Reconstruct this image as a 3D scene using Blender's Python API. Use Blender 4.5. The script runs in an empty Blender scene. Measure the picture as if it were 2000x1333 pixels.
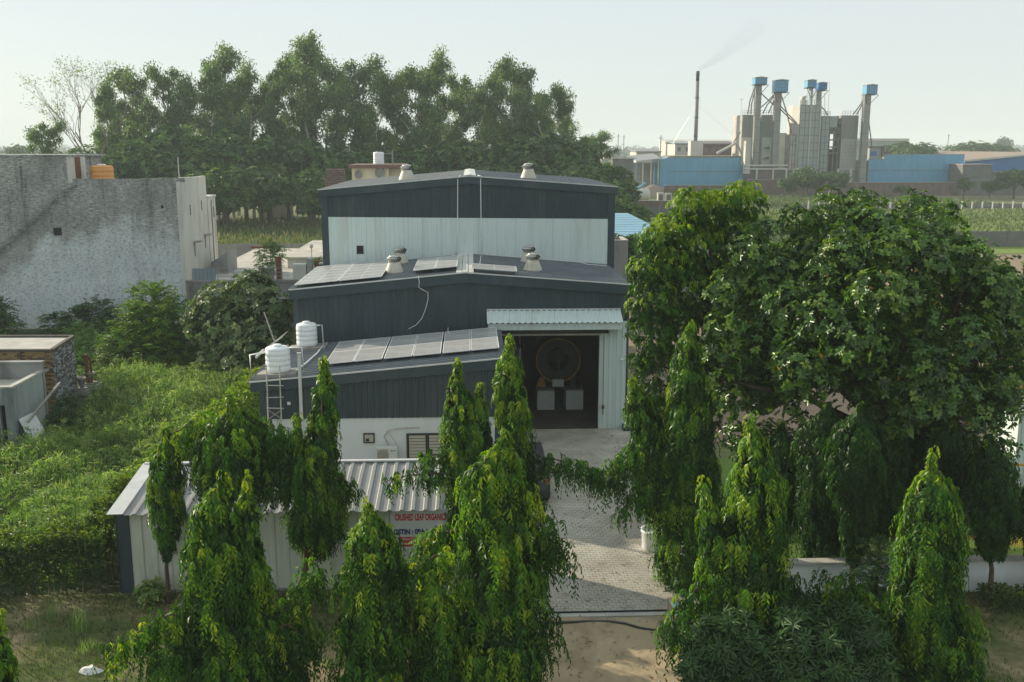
import bpy, math, random
import numpy as np
from mathutils import Vector

# ------------------------------------------------------------------ camera, sky, sun, exposure
scene = bpy.context.scene
COL = scene.collection
CAM_H, FOC = 13.0, 1944.0
PITCH, YAW = math.radians(11.1), math.radians(2.4)
cam_data = bpy.data.cameras.new('camera')
cam_data.sensor_width = 36.0
cam_data.lens = 35.0
cam_data.clip_start, cam_data.clip_end = 0.5, 12000.0
cam = bpy.data.objects.new('camera', cam_data)
COL.objects.link(cam)
cam.location = (0, 0, CAM_H)
cam.rotation_euler = (math.pi / 2 - PITCH, 0, -YAW)
scene.camera = cam

SUN_EL, SUN_AZ = math.radians(19.5), math.radians(-58)      # azimuth from +Y, negative = to the left
world = bpy.data.worlds.new('World')
scene.world = world
world.use_nodes = True
wn = world.node_tree.nodes
bg = wn['Background']
sky = wn.new('ShaderNodeTexSky')
sky.sky_type = 'NISHITA'
sky.sun_disc = False
sky.sun_elevation = SUN_EL
sky.sun_rotation = SUN_AZ
sky.altitude = 200
sky.air_density = 1.0
sky.dust_density = 0.8
sky.ozone_density = 1.0
veil = wn.new('ShaderNodeMix')                     # clear sky seen through an even high veil of dust
veil.data_type = 'RGBA'
veil.inputs[0].default_value = 0.82
veil.inputs[7].default_value = (6.0, 6.6, 6.6, 1)
world.node_tree.links.new(sky.outputs[0], veil.inputs[6])
world.node_tree.links.new(veil.outputs[2], bg.inputs[0])
bg.inputs[1].default_value = 0.10

sun_data = bpy.data.lights.new('sun', 'SUN')
sun_data.energy = 5.0
sun_data.angle = math.radians(0.6)
sun_data.color = (1.0, 0.87, 0.68)
sun = bpy.data.objects.new('sun', sun_data)
COL.objects.link(sun)
SUN_DIR = Vector((math.sin(SUN_AZ) * math.cos(SUN_EL), math.cos(SUN_AZ) * math.cos(SUN_EL), math.sin(SUN_EL)))
sun.rotation_euler = (-SUN_DIR).to_track_quat('-Z', 'Y').to_euler()
sun.location = (-60, 80, 60)

vs = scene.view_settings
vs.view_transform = 'Standard'
vs.look = 'None'
vs.exposure = 0.40
vs.gamma = 1.0
vs.use_curve_mapping = False
scene.cycles.use_denoising = True
scene.cycles.max_bounces = 8
scene.cycles.transmission_bounces = 6
scene.cycles.volume_bounces = 3

# ------------------------------------------------------------------ helpers
def _ray(x, y):
    u, v = (x - 1000) / FOC, (y - 666.5) / FOC
    f = math.cos(PITCH) - v * math.sin(PITCH)
    z = -math.sin(PITCH) - v * math.cos(PITCH)
    return (u * math.cos(YAW) + f * math.sin(YAW), -u * math.sin(YAW) + f * math.cos(YAW), z)

def at(x, y, Y):                       # a survey point of the photograph at the distance Y
    r = _ray(x, y); t = Y / r[1]
    return Vector((r[0] * t, Y, CAM_H + r[2] * t))

def gr(x, y, z=0.0):                   # a survey point at the height z
    r = _ray(x, y); t = (z - CAM_H) / r[2]
    return Vector((r[0] * t, r[1] * t, z))

def root_loc(o):
    v = Vector((0, 0, 0))
    while o is not None:
        v = v + o.location; o = o.parent
    return v

def link(name, mesh, parent=None):
    o = bpy.data.objects.new(name, mesh)
    COL.objects.link(o)
    if parent is not None:
        o.parent = parent
    return o

def tag(o, label=None, cat=None, group=None, kind=None):
    if label: o['label'] = label
    if cat: o['category'] = cat
    if group: o['group'] = group
    if kind: o['kind'] = kind
    return o

def thing(name, label, cat, loc=(0, 0, 0), group=None):
    o = bpy.data.objects.new(name, None)
    o.empty_display_size = 0.2
    COL.objects.link(o)
    o.location = loc
    return tag(o, label, cat, group)

def copy_tree(o, parent=None):
    c = o.copy(); COL.objects.link(c)
    if parent is not None:
        c.parent = parent
    for ch in list(o.children):
        copy_tree(ch, c)
    return c

class MB:
    def __init__(s): s.v = []; s.f = []
    def quad(s, a, b, c, d):
        n = len(s.v); s.v += [tuple(a), tuple(b), tuple(c), tuple(d)]; s.f.append((n, n + 1, n + 2, n + 3)); return s
    def tri(s, a, b, c):
        n = len(s.v); s.v += [tuple(a), tuple(b), tuple(c)]; s.f.append((n, n + 1, n + 2)); return s
    def hexa(s, p):                    # 8 points: bottom 4 ccw, top 4 ccw
        n = len(s.v); s.v += [tuple(q) for q in p]
        s.f += [(n+3, n+2, n+1, n), (n+4, n+5, n+6, n+7), (n, n+1, n+5, n+4), (n+1, n+2, n+6, n+5), (n+2, n+3, n+7, n+6), (n+3, n, n+4, n+7)]
        return s
    def box(s, x0, y0, z0, x1, y1, z1):
        return s.hexa([(x0,y0,z0),(x1,y0,z0),(x1,y1,z0),(x0,y1,z0),(x0,y0,z1),(x1,y0,z1),(x1,y1,z1),(x0,y1,z1)])
    def prism(s, poly, y0, y1):        # polygon in (x,z), extruded along y
        n = len(s.v); k = len(poly)
        s.v += [(x, y0, z) for x, z in poly] + [(x, y1, z) for x, z in poly]
        s.f.append(tuple(range(n, n + k))); s.f.append(tuple(range(n + 2*k - 1, n + k - 1, -1)))
        for i in range(k):
            j = (i + 1) % k; s.f.append((n + j, n + i, n + k + i, n + k + j))
        return s
    def bar(s, a, b, w, h=None):       # square bar between two points
        a, b = Vector(a), Vector(b); d = (b - a)
        if d.length < 1e-6: return s
        d.normalize(); h = w if h is None else h
        up = Vector((0, 0, 1)) if abs(d.z) < 0.95 else Vector((0, 1, 0))
        u = d.cross(up).normalized() * w / 2; v = u.cross(d).normalized() * h / 2
        return s.hexa([a-u-v, a+u-v, b+u-v, b-u-v, a-u+v, a+u+v, b+u+v, b-u+v])
    def tube(s, pts, r, n=8, cap=True):
        pts = [Vector(p) for p in pts]; rs = r if isinstance(r, (list, tuple)) else [r] * len(pts)
        base = len(s.v)
        for i, p in enumerate(pts):
            d = (pts[min(i + 1, len(pts) - 1)] - pts[max(i - 1, 0)]).normalized()
            up = Vector((0, 0, 1)) if abs(d.z) < 0.9 else Vector((0, 1, 0))
            u = d.cross(up).normalized(); v = u.cross(d).normalized()
            for k in range(n):
                a = 2 * math.pi * k / n
                s.v.append(tuple(p + (u * math.cos(a) + v * math.sin(a)) * rs[i]))
        for i in range(len(pts) - 1):
            for k in range(n):
                a = base + i * n + k; b = base + i * n + (k + 1) % n
                s.f.append((a, b, b + n, a + n))
        if cap:
            s.f.append(tuple(base + k for k in range(n))[::-1]); e = base + (len(pts) - 1) * n
            s.f.append(tuple(e + k for k in range(n)))
        return s
    def lathe(s, prof, c=(0, 0, 0), n=24):   # profile of (r, z)
        base = len(s.v)
        for r, z in prof:
            for k in range(n):
                a = 2 * math.pi * k / n
                s.v.append((c[0] + r * math.cos(a), c[1] + r * math.sin(a), c[2] + z))
        for i in range(len(prof) - 1):
            for k in range(n):
                a = base + i * n + k; b = base + i * n + (k + 1) % n
                s.f.append((a, b, b + n, a + n))
        s.f.append(tuple(base + k for k in range(n))[::-1]); e = base + (len(prof) - 1) * n
        s.f.append(tuple(e + k for k in range(n)))
        return s
    def sheet(s, O, U, w, V, length, N, pitch=0.25, depth=0.03, base=0.0):
        # profiled metal sheet: ribs run along V, profile along U; length(u) gives the far end, base(u) the near end
        O, U, V, N = Vector(O), Vector(U).normalized(), Vector(V).normalized(), Vector(N).normalized()
        us = []; k = 0
        while k * pitch < w - 1e-6:
            a = k * pitch
            for q, h in ((0, 0), (.5, 0), (.6, 1), (.85, 1), (.95, 0)):
                if a + q * pitch <= w + 1e-6: us.append((a + q * pitch, h * depth))
            k += 1
        if us[-1][0] < w - 1e-4: us.append((w, 0))
        L = length if callable(length) else (lambda u: length)
        B = base if callable(base) else (lambda u: base)
        n = len(s.v)
        for u, h in us:
            s.v.append(tuple(O + U * u + N * h + V * B(u))); s.v.append(tuple(O + U * u + N * h + V * L(u)))
        flip = U.cross(V).dot(N) < 0
        for i in range(len(us) - 1):
            a = n + 2 * i; q = (a, a + 2, a + 3, a + 1)
            s.f.append(q[::-1] if flip else q)
        return s
    def mesh(s, name, off=Vector((0, 0, 0))):
        me = bpy.data.meshes.new(name)
        me.from_pydata([(x - off[0], y - off[1], z - off[2]) for x, y, z in s.v], [], s.f)
        return me
    def build(s, name, mat, parent=None, smooth=False, local=False):
        off = Vector((0, 0, 0)) if (local or parent is None) else root_loc(parent)
        me = s.mesh(name, off); me.materials.append(mat)
        if smooth: me.polygons.foreach_set('use_smooth', [True] * len(me.polygons))
        return link(name, me, parent)

# ------------------------------------------------------------------ materials
def new_mat(name):
    m = bpy.data.materials.new(name); m.use_nodes = True
    nt = m.node_tree; p = nt.nodes['Principled BSDF']
    return m, nt, p

def N(nt, t, **kw):
    n = nt.nodes.new(t)
    for k, v in kw.items(): setattr(n, k, v)
    return n

def noise(nt, scale, detail=4, rough=.55, vec=None, sc=None):
    tc = N(nt, 'ShaderNodeTexCoord')
    src = tc.outputs['Object']
    if sc:
        mp = N(nt, 'ShaderNodeMapping'); mp.inputs['Scale'].default_value = sc
        nt.links.new(src, mp.inputs['Vector']); src = mp.outputs[0]
    n = N(nt, 'ShaderNodeTexNoise'); n.inputs['Scale'].default_value = scale
    n.inputs['Detail'].default_value = detail; n.inputs['Roughness'].default_value = rough
    nt.links.new(src, n.inputs['Vector'])
    return n.outputs['Fac']

def ramp(nt, fac, stops):
    r = N(nt, 'ShaderNodeValToRGB'); e = r.color_ramp.elements
    while len(e) < len(stops): e.new(0.5)
    for i, (p, c) in enumerate(stops):
        e[i].position = p; e[i].color = (*c, 1) if len(c) == 3 else c
    nt.links.new(fac, r.inputs['Fac'])
    return r.outputs['Color']

def mix(nt, a, b, fac, mode='MIX'):
    m = N(nt, 'ShaderNodeMix', data_type='RGBA', blend_type=mode)
    for sock, val in ((m.inputs[6], a), (m.inputs[7], b), (m.inputs[0], fac)):
        if hasattr(val, 'links') or isinstance(val, bpy.types.NodeSocket): nt.links.new(val, sock)
        elif isinstance(val, (int, float)): sock.default_value = val
        else: sock.default_value = (*val, 1)
    return m.outputs[2]

def bump(nt, p, h, strength=.3, dist=.02):
    b = N(nt, 'ShaderNodeBump'); b.inputs['Strength'].default_value = strength; b.inputs['Distance'].default_value = dist
    nt.links.new(h, b.inputs['Height']); nt.links.new(b.outputs[0], p.inputs['Normal'])

def mat(name, col, rough=.6, var=.25, scale=1.5, metal=0.0, bmp=0.0, bscale=30, dirt=None, dirt_amt=.5, dscale=.8, stretch=None, spec=.5, dent=0.0):
    m, nt, p = new_mat(name)
    lo = tuple(c * (1 - var) for c in col); hi = tuple(min(1, c * (1 + var)) for c in col)
    c = ramp(nt, noise(nt, scale, 5, .6, sc=stretch), [(.3, lo), (.7, hi)])
    if dirt:
        f = ramp(nt, noise(nt, dscale, 7, .68, sc=stretch), [(.48, (0, 0, 0)), (.72, (dirt_amt,) * 3)])
        c = mix(nt, c, dirt, f)
    nt.links.new(c, p.inputs['Base Color'])
    p.inputs['Roughness'].default_value = rough; p.inputs['Metallic'].default_value = metal
    p.inputs['Specular IOR Level'].default_value = spec
    if bmp: bump(nt, p, noise(nt, bscale, 3), bmp, .02)
    elif dent: bump(nt, p, noise(nt, 1.3, 2), dent, .06)
    return m

def tint_attr(nt):
    a = N(nt, 'ShaderNodeAttribute'); a.attribute_name = 'tint'
    return a.outputs['Fac']

def leaf_mat(name, stops, rough=.42, trans=.42, tcol=(1.25, 1.25, .55), spec=.35):
    m, nt, p = new_mat(name)
    c = ramp(nt, tint_attr(nt), stops)
    c = mix(nt, c, ramp(nt, noise(nt, 1.1, 2), [(.3, (.75, .78, .8)), (.7, (1.2, 1.18, 1.1))]), 1.0, 'MULTIPLY')
    nt.links.new(c, p.inputs['Base Color'])
    p.inputs['Roughness'].default_value = rough; p.inputs['Specular IOR Level'].default_value = spec
    t = N(nt, 'ShaderNodeBsdfTranslucent')
    nt.links.new(mix(nt, c, tcol, 1.0, 'MULTIPLY'), t.inputs['Color'])
    ms = N(nt, 'ShaderNodeMixShader'); ms.inputs[0].default_value = trans
    nt.links.new(p.outputs[0], ms.inputs[1]); nt.links.new(t.outputs[0], ms.inputs[2])
    nt.links.new(ms.outputs[0], nt.nodes['Material Output'].inputs['Surface'])
    return m

def tint_mat(name, stops, rough=.8, bmp=0.0, bscale=40, spec=.3, stain=False):
    m, nt, p = new_mat(name)
    c = ramp(nt, tint_attr(nt), stops)
    if stain:
        g_ = N(nt, 'ShaderNodeNewGeometry')
        for sc_, st_ in ((.45, [(.40, (1.06, 1.05, 1.02)), (.62, (.80, .78, .73))]), (2.4, [(.52, (1, 1, 1)), (.72, (.66, .62, .55))])):
            n_ = N(nt, 'ShaderNodeTexNoise'); n_.inputs['Scale'].default_value = sc_; n_.inputs['Detail'].default_value = 7; n_.inputs['Roughness'].default_value = .65
            nt.links.new(g_.outputs['Position'], n_.inputs['Vector'])
            c = mix(nt, c, ramp(nt, n_.outputs['Fac'], st_), 1.0, 'MULTIPLY')
    c = mix(nt, c, ramp(nt, noise(nt, 1.2, 6, .65), [(.3, (.75,) * 3), (.7, (1.18,) * 3)]), 1.0, 'MULTIPLY')
    nt.links.new(c, p.inputs['Base Color']); p.inputs['Roughness'].default_value = rough
    p.inputs['Specular IOR Level'].default_value = spec
    if bmp: bump(nt, p, noise(nt, bscale, 3), bmp, .01)
    return m

M = {}
M['slate'] = mat('slate blue painted steel', (.026, .048, .058), .55, .16, .6, dirt=(.10, .11, .11), dirt_amt=.4, dscale=.9, stretch=(1, 1, .2), dent=.35)
M['slate_trim'] = mat('slate blue trim', (.028, .050, .064), .5, .10, .8, dirt=(.12, .12, .11), dirt_amt=.3)
M['white_steel'] = mat('off white painted steel', (.62, .72, .71), .5, .05, .8, dirt=(.40, .38, .32), dirt_amt=.6, dscale=.8, stretch=(1.4, 1, .16), dent=.3)
M['cream_steel'] = mat('cream painted steel', (.58, .60, .52), .5, .06, .8, dirt=(.30, .27, .2), dirt_amt=.55, dscale=.6, stretch=(1, 1, .3))
M['roof_steel'] = mat('grey blue roofing steel', (.075, .098, .115), .40, .15, .7, dirt=(.20, .19, .165), dirt_amt=.55, dscale=.9)
M['roof_pale'] = mat('pale grey roofing steel', (.25, .255, .25), .5, .08, .9, dirt=(.16, .15, .125), dirt_amt=.5, dscale=.6)
M['flash'] = mat('pale metal flashing', (.55, .56, .55), .4, .1, 2)
M['skylight'] = mat('translucent ridge sheet', (.60, .61, .56), .4, .12, 1.5)
M['white_pipe'] = mat('white plastic pipe', (.75, .77, .76), .4, .06, 3)
M['white_plastic'] = mat('white tank plastic', (.78, .81, .82), .38, .05, 2, dirt=(.5, .48, .42), dirt_amt=.35, dscale=1.2)
M['orange_plastic'] = mat('orange tank plastic', (.68, .30, .08), .5, .08, 2, dirt=(.45, .26, .12), dirt_amt=.5, dscale=1.5)
M['galv'] = mat('galvanised metal', (.52, .52, .49), .33, .15, 5, metal=.75)
M['vent_cone'] = mat('cream glass fibre vent base', (.55, .52, .43), .5, .12, 3, dirt=(.25, .22, .17), dirt_amt=.6, dscale=2.5)
M['alu'] = mat('aluminium frame', (.78, .79, .79), .4, .05, 4, metal=.15)
M['black'] = mat('black opening', (.012, .012, .013), .8, .2, 3)
M['dark_metal'] = mat('dark metal', (.03, .032, .034), .5, .3, 4)
M['rust'] = mat('rusty steel', (.16, .065, .035), .8, .4, 6)
M['wood_pole'] = mat('weathered bamboo', (.44, .42, .38), .8, .25, 8)
M['steel_rail'] = mat('painted steel rail', (.30, .31, .31), .5, .2, 5)
M['conc'] = mat('grey concrete', (.30, .29, .27), .85, .22, 1.3, bmp=.3, bscale=25, dirt=(.10, .10, .095), dirt_amt=.7, dscale=.7)
M['conc_pale'] = mat('pale concrete roof', (.45, .435, .39), .85, .16, .9, bmp=.2, dirt=(.24, .22, .18), dirt_amt=.6, dscale=.6)
M['white_wall'] = mat('white painted wall', (.68, .71, .71), .75, .05, .7, dirt=(.42, .41, .37), dirt_amt=.4, dscale=.5, stretch=(1, 1, .3))
M['cream_wall'] = mat('cream house wall', (.66, .60, .43), .8, .06, .8, dirt=(.4, .36, .27), dirt_amt=.4)
M['brown_tile'] = mat('brown roof tile', (.15, .10, .085), .75, .3, 4)
M['brown_trim'] = mat('brown painted trim', (.18, .11, .09), .7, .2, 3)
M['far_white'] = mat('weathered white wall', (.55, .54, .49), .8, .12, .6, dirt=(.3, .29, .26), dirt_amt=.6, dscale=.3)
M['far_blue'] = mat('light blue painted steel', (.11, .34, .53), .5, .10, .25, dirt=(.20, .34, .43), dirt_amt=.6, dscale=.15)
M['far_blue_dark'] = mat('deep blue painted steel', (.025, .15, .38), .5, .12, .25)
M['pale_blue_roof'] = mat('pale blue roof sheet', (.22, .42, .55), .45, .08, .5, dirt=(.35, .42, .45), dirt_amt=.5)
M['silo_conc'] = mat('grey silo concrete', (.27, .272, .255), .85, .14, .5, bmp=.3, bscale=6, dirt=(.17, .16, .14), dirt_amt=.6, dscale=.2, stretch=(1, 1, .3))
M['silo_steel'] = mat('pale grey green tower steel', (.28, .335, .325), .5, .08, .3, dirt=(.4, .42, .4), dirt_amt=.5, dscale=.2)
M['far_brick'] = mat('dull red brick', (.16, .115, .098), .9, .25, .6)
M['far_grey'] = mat('dark grey block wall', (.15, .15, .145), .9, .18, .6, dirt=(.25, .24, .22), dirt_amt=.4, dscale=.4)
M['brown_roof'] = mat('dusty brown roof', (.30, .23, .18), .85, .12, .15)
M['chimney'] = mat('sooty steel chimney', (.17, .17, .168), .6, .25, .6, stretch=(1, 1, .3))
M['soot'] = mat('sooted steel', (.035, .033, .03), .8, .3, 2)
M['bark'] = mat('brown bark', (.095, .07, .05), .95, .4, 3, bmp=.6, bscale=14, stretch=(3, 3, .5))
M['pale_bark'] = mat('pale eucalyptus bark', (.46, .42, .36), .9, .3, 1.2, stretch=(1, 1, .3))
M['dry_twig'] = mat('dry grey twig', (.26, .21, .18), .95, .25, 2)
M['rubber'] = mat('black tyre rubber', (.018, .018, .018), .85, .2, 8)
M['car_paint'] = mat('dark car paint', (.022, .024, .028), .3, .15, 2, spec=.6)
M['car_glass'] = mat('dark car glass', (.01, .012, .014), .12, .1, 2)
M['yellow_paint'] = mat('yellow machine paint', (.45, .24, .02), .5, .15, 3)
M['yellow_frame'] = mat('yellow painted frame', (.62, .34, .03), .5, .12, 3)
M['steel_drum'] = mat('shade darkened steel drum', (.045, .045, .045), .5, .3, 3, metal=.3)  # steel darkened, gloom inside the hall put into the colour
M['dark_floor'] = mat('shade darkened concrete floor', (.07, .062, .055), .7, .3, 1.2)  # floor colour darkened to stand in for the shade in the hall
M['inner'] = mat('dark inner lining', (.018, .02, .022), .7, .2, 1)  # near black colour carries the gloom of the hall interior
M['drum_yellow'] = mat('shade darkened yellow paint', (.40, .21, .02), .6, .2, 3)  # darker copy of the machine yellow, hall shade put into it
M['white_block'] = mat('white tiled block', (.66, .68, .68), .4, .05, 3)
M['pink_wall'] = mat('dusty pink painted wall', (.42, .27, .21), .85, .14, 2.5, dirt=(.28, .22, .17), dirt_amt=.6, dscale=2)
M['teal_paint'] = mat('pale teal paint', (.30, .55, .56), .75, .1, 3, dirt=(.4, .38, .33), dirt_amt=.4, dscale=4)
M['blue_door'] = mat('bright blue door paint', (.02, .13, .40), .55, .12, 3)
M['sign_white'] = mat('white sign board', (.55, .56, .55), .5, .05, 2)
M['red_print'] = mat('red print', (.50, .03, .03), .5, .03, 2)
M['navy_print'] = mat('navy print', (.02, .025, .15), .5, .03, 2)
M['white_print'] = mat('white print', (.75, .72, .70), .5, .03, 2)
M['grey_sheet'] = mat('blue grey steel sheet', (.17, .22, .25), .5, .1, 2)
M['ac_white'] = mat('off white appliance casing', (.62, .63, .60), .45, .04, 3)
M['blind'] = mat('beige window blind', (.45, .42, .35), .7, .08, 3)
M['red_paint'] = mat('faded red paint', (.42, .07, .05), .7, .2, 3)
M['terracotta'] = mat('terracotta pot', (.28, .10, .09), .8, .15, 5)
M['paper'] = mat('white crumpled bag', (.7, .7, .68), .6, .05, 5)

def glass_panel_mat():
    m, nt, p = new_mat('dusty solar glass with painted sky sheen')
    tc = N(nt, 'ShaderNodeTexCoord')
    b = N(nt, 'ShaderNodeTexBrick'); b.offset = 0; b.inputs['Scale'].default_value = 1.0
    b.inputs['Brick Width'].default_value = .188; b.inputs['Row Height'].default_value = .188
    b.inputs['Mortar Size'].default_value = .0035; b.inputs['Mortar Smooth'].default_value = .1
    b.inputs['Color1'].default_value = (.045, .05, .06, 1); b.inputs['Color2'].default_value = (.05, .056, .066, 1)
    b.inputs['Mortar'].default_value = (.42, .43, .43, 1)
    nt.links.new(tc.outputs['Object'], b.inputs['Vector'])
    f = ramp(nt, noise(nt, 1.6, 6, .65), [(.3, (.55,) * 3), (.75, (.88,) * 3)])
    c = mix(nt, b.outputs['Color'], (.47, .475, .465), f)  # pale mix is dust plus sky reflection put into the colour
    nt.links.new(c, p.inputs['Base Color']); p.inputs['Roughness'].default_value = .3
    return m
M['solar'] = glass_panel_mat()

def plaster_mat(name, blue, grey, dark, brick_scale=1.0):
    # bluish white limewash over grey render, washed off in patches so that the coursed brick shows
    m, nt, p = new_mat(name)
    tc = N(nt, 'ShaderNodeTexCoord')
    mp = N(nt, 'ShaderNodeMapping'); mp.inputs['Rotation'].default_value = (math.pi / 2, 0, 0)
    nt.links.new(tc.outputs['Object'], mp.inputs['Vector'])
    b = N(nt, 'ShaderNodeTexBrick'); b.inputs['Scale'].default_value = 1.0
    b.inputs['Brick Width'].default_value = .24; b.inputs['Row Height'].default_value = .085
    b.inputs['Mortar Size'].default_value = .014; b.inputs['Mortar Smooth'].default_value = .5
    b.inputs['Color1'].default_value = (*grey, 1); b.inputs['Color2'].default_value = (*[c * .75 for c in grey], 1)
    b.inputs['Mortar'].default_value = (*[min(1, c * 1.5) for c in grey], 1)
    nt.links.new(mp.outputs[0], b.inputs['Vector'])
    sep = N(nt, 'ShaderNodeSeparateXYZ'); nt.links.new(tc.outputs['Object'], sep.inputs[0])
    big = noise(nt, .16, 8, .62)
    # limewash keeps to the lower wall, its edge climbing and falling
    def mth(op, a, bb):
        n = N(nt, 'ShaderNodeMath', operation=op)
        for i, v in enumerate((a, bb)):
            if isinstance(v, (int, float)): n.inputs[i].default_value = v
            else: nt.links.new(v, n.inputs[i])
        return n.outputs[0]
    edge = mth('ADD', mth('ADD', mth('MULTIPLY', mth('MINIMUM', sep.outputs['X'], 0), .11), .12), mth('MULTIPLY', big, 4.2))
    wash = mth('SUBTRACT', edge, mth('MULTIPLY', sep.outputs['Z'], .30))
    washf = ramp(nt, wash, [(.05, (0, 0, 0)), (.45, (1, 1, 1))])
    c = mix(nt, b.outputs['Color'], blue, washf)
    patch = mix(nt, ramp(nt, noise(nt, 1.3, 10, .78), [(.45, (0, 0, 0)), (.60, (1,) * 3)]), mix(nt, washf, (.35, .35, .35), .35), 1.0, 'MULTIPLY')
    c = mix(nt, c, (.46, .50, .51), mix(nt, patch, (.6, .6, .6), 1.0, 'MULTIPLY'))
    course = ramp(nt, noise(nt, 2.2, 6, .75, sc=(1, 1, 8)), [(.47, (0, 0, 0)), (.60, (.8,) * 3)])
    c = mix(nt, c, (.74, .77, .76), mix(nt, course, ramp(nt, noise(nt, .35, 5, .6), [(.38, (.05,) * 3), (.6, (1,) * 3)]), 1.0, 'MULTIPLY'))
    course2 = ramp(nt, noise(nt, 3.1, 7, .78, sc=(1.1, 1, 7)), [(.52, (0, 0, 0)), (.60, (.85,) * 3)])
    blot = ramp(nt, noise(nt, .28, 8, .68, sc=(1, 1, 1.6)), [(.42, (0, 0, 0)), (.58, (1,) * 3)])
    c = mix(nt, c, dark, mix(nt, course2, blot, 1.0, 'MULTIPLY'))
    streak = ramp(nt, noise(nt, 1.6, 7, .7, sc=(1, 1, .10)), [(.52, (0, 0, 0)), (.70, (.75,) * 3)])
    top = mth('MULTIPLY', mth('SUBTRACT', sep.outputs['Z'], 4.0), .16)
    c = mix(nt, c, dark, mix(nt, streak, ramp(nt, top, [(.0, (.1,) * 3), (.8, (1,) * 3)]), 1.0, 'MULTIPLY'))
    mould = ramp(nt, noise(nt, .42, 10, .74, sc=(1, 1, .4)), [(.53, (0, 0, 0)), (.72, (.7,) * 3)])
    c = mix(nt, c, dark, mould)
    # soot line of a stair that once ran up the wall
    dl = mth('ABSOLUTE', mth('SUBTRACT', mth('ADD', sep.outputs['Z'], mth('MULTIPLY', big, 2.0)), mth('ADD', mth('MULTIPLY', sep.outputs['X'], .80), 10.9)), 0)
    ln = mth('MULTIPLY', mth('MULTIPLY', ramp(nt, dl, [(.05, (1, 1, 1)), (.62, (0, 0, 0))]), mth('LESS_THAN', sep.outputs['X'], .3)), mth('GREATER_THAN', sep.outputs['X'], -6.5))
    c = mix(nt, c, dark, mth('MULTIPLY', mth('MULTIPLY', ln, .85), ramp(nt, noise(nt, 1.8, 8, .78, sc=(1, 1, 2.5)), [(.36, (.1,) * 3), (.60, (1,) * 3)])))
    fine = ramp(nt, noise(nt, 5, 8, .8), [(.52, (0, 0, 0)), (.62, (.7,) * 3)])
    c = mix(nt, c, dark, fine)
    nt.links.new(c, p.inputs['Base Color']); p.inputs['Roughness'].default_value = .92
    bump(nt, p, b.outputs['Fac'], .25, .012)
    return m
M['plaster'] = plaster_mat('washed off blue limewash', (.58, .645, .66), (.25, .25, .24), (.05, .053, .055))
M['plaster_side'] = mat('stained white render', (.60, .59, .54), .85, .10, .6, dirt=(.20, .19, .175), dirt_amt=.75, dscale=.55, stretch=(1, 1, .2))
M['hut_plaster'] = mat('mouldy blue render', (.32, .37, .38), .9, .12, 1.2, bmp=.2, dirt=(.06, .065, .06), dirt_amt=.9, dscale=.9, stretch=(1, 1, .16))
M['terrace_wall'] = mat('mouldy grey render', (.27, .275, .27), .9, .15, 1.0, bmp=.2, dirt=(.055, .055, .055), dirt_amt=.9, dscale=.6, stretch=(1, 1, .5))
M['brick_yellow'] = tint_mat('sooty yellow brick', [(0, (.06, .05, .04)), (.5, (.25, .17, .09)), (1, (.36, .25, .12))], .9)
M['brick_white'] = tint_mat('dark brick with limewash', [(0, (.07, .07, .072)), (.45, (.2, .2, .205)), (.7, (.36, .37, .38)), (1, (.52, .54, .55))], .9)
M['mortar_white'] = mat('pale mortar', (.45, .46, .47), .95, .1, 3)
M['mortar_dark'] = mat('sooty mortar', (.09, .08, .07), .95, .2, 3)
M['paver'] = tint_mat('grey concrete paver', [(0, (.46, .44, .39)), (.5, (.48, .46, .41)), (1, (.51, .49, .435))], .85, .15, 60, stain=True)
M['paver_bed'] = mat('sandy paving bed', (.33, .31, .265), .95, .2, 2)
M['dirt'] = mat('sandy soil', (.40, .32, .20), .95, .20, .7, bmp=.9, bscale=5, dirt=(.17, .135, .09), dirt_amt=.9, dscale=.8, stretch=(1, .6, 1))

# leaf colours (albedo runs from mature leaf to new growth)
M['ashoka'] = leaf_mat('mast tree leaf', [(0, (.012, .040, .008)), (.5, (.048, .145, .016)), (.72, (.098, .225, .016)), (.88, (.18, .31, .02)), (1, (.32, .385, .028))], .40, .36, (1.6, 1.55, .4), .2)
M['almond'] = leaf_mat('broad glossy leaf', [(0, (.022, .060, .014)), (.55, (.068, .160, .024)), (.9, (.17, .28, .042)), (.97, (.18, .24, .045)), (1, (.45, .25, .02))], .32, .32, (1.4, 1.4, .5), .5)
M['euc'] = leaf_mat('eucalyptus leaf', [(0, (.060, .135, .050)), (.6, (.145, .255, .078)), (1, (.29, .38, .11))], .5, .38, (1.2, 1.2, .6))
M['dark_tree'] = leaf_mat('dense dark leaf', [(0, (.030, .078, .026)), (.6, (.068, .15, .036)), (1, (.135, .235, .052))], .5, .30, (1.2, 1.2, .6))
M['weed'] = leaf_mat('tall weed', [(0, (.085, .175, .038)), (.5, (.20, .335, .085)), (.85, (.36, .44, .16)), (1, (.40, .36, .16))], .55, .42, (1.2, 1.25, .6))
M['feather'] = leaf_mat('feathery shrub leaf', [(0, (.04, .11, .015)), (.6, (.11, .23, .02)), (1, (.24, .34, .03))], .5, .45, (1.3, 1.3, .5))
M['grey_leaf'] = leaf_mat('grey green leaf', [(0, (.045, .095, .030)), (.6, (.12, .19, .07)), (1, (.28, .33, .18))], .5, .36, (1.15, 1.2, .6))
M['hedge'] = leaf_mat('hedge leaf', [(0, (.025, .06, .014)), (.6, (.075, .15, .02)), (1, (.20, .27, .03))], .45, .38, (1.3, 1.3, .5))
M['lime'] = leaf_mat('lime creeper leaf', [(0, (.07, .16, .014)), (.6, (.16, .28, .02)), (1, (.28, .36, .03))], .45, .42, (1.3, 1.25, .5))
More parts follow.
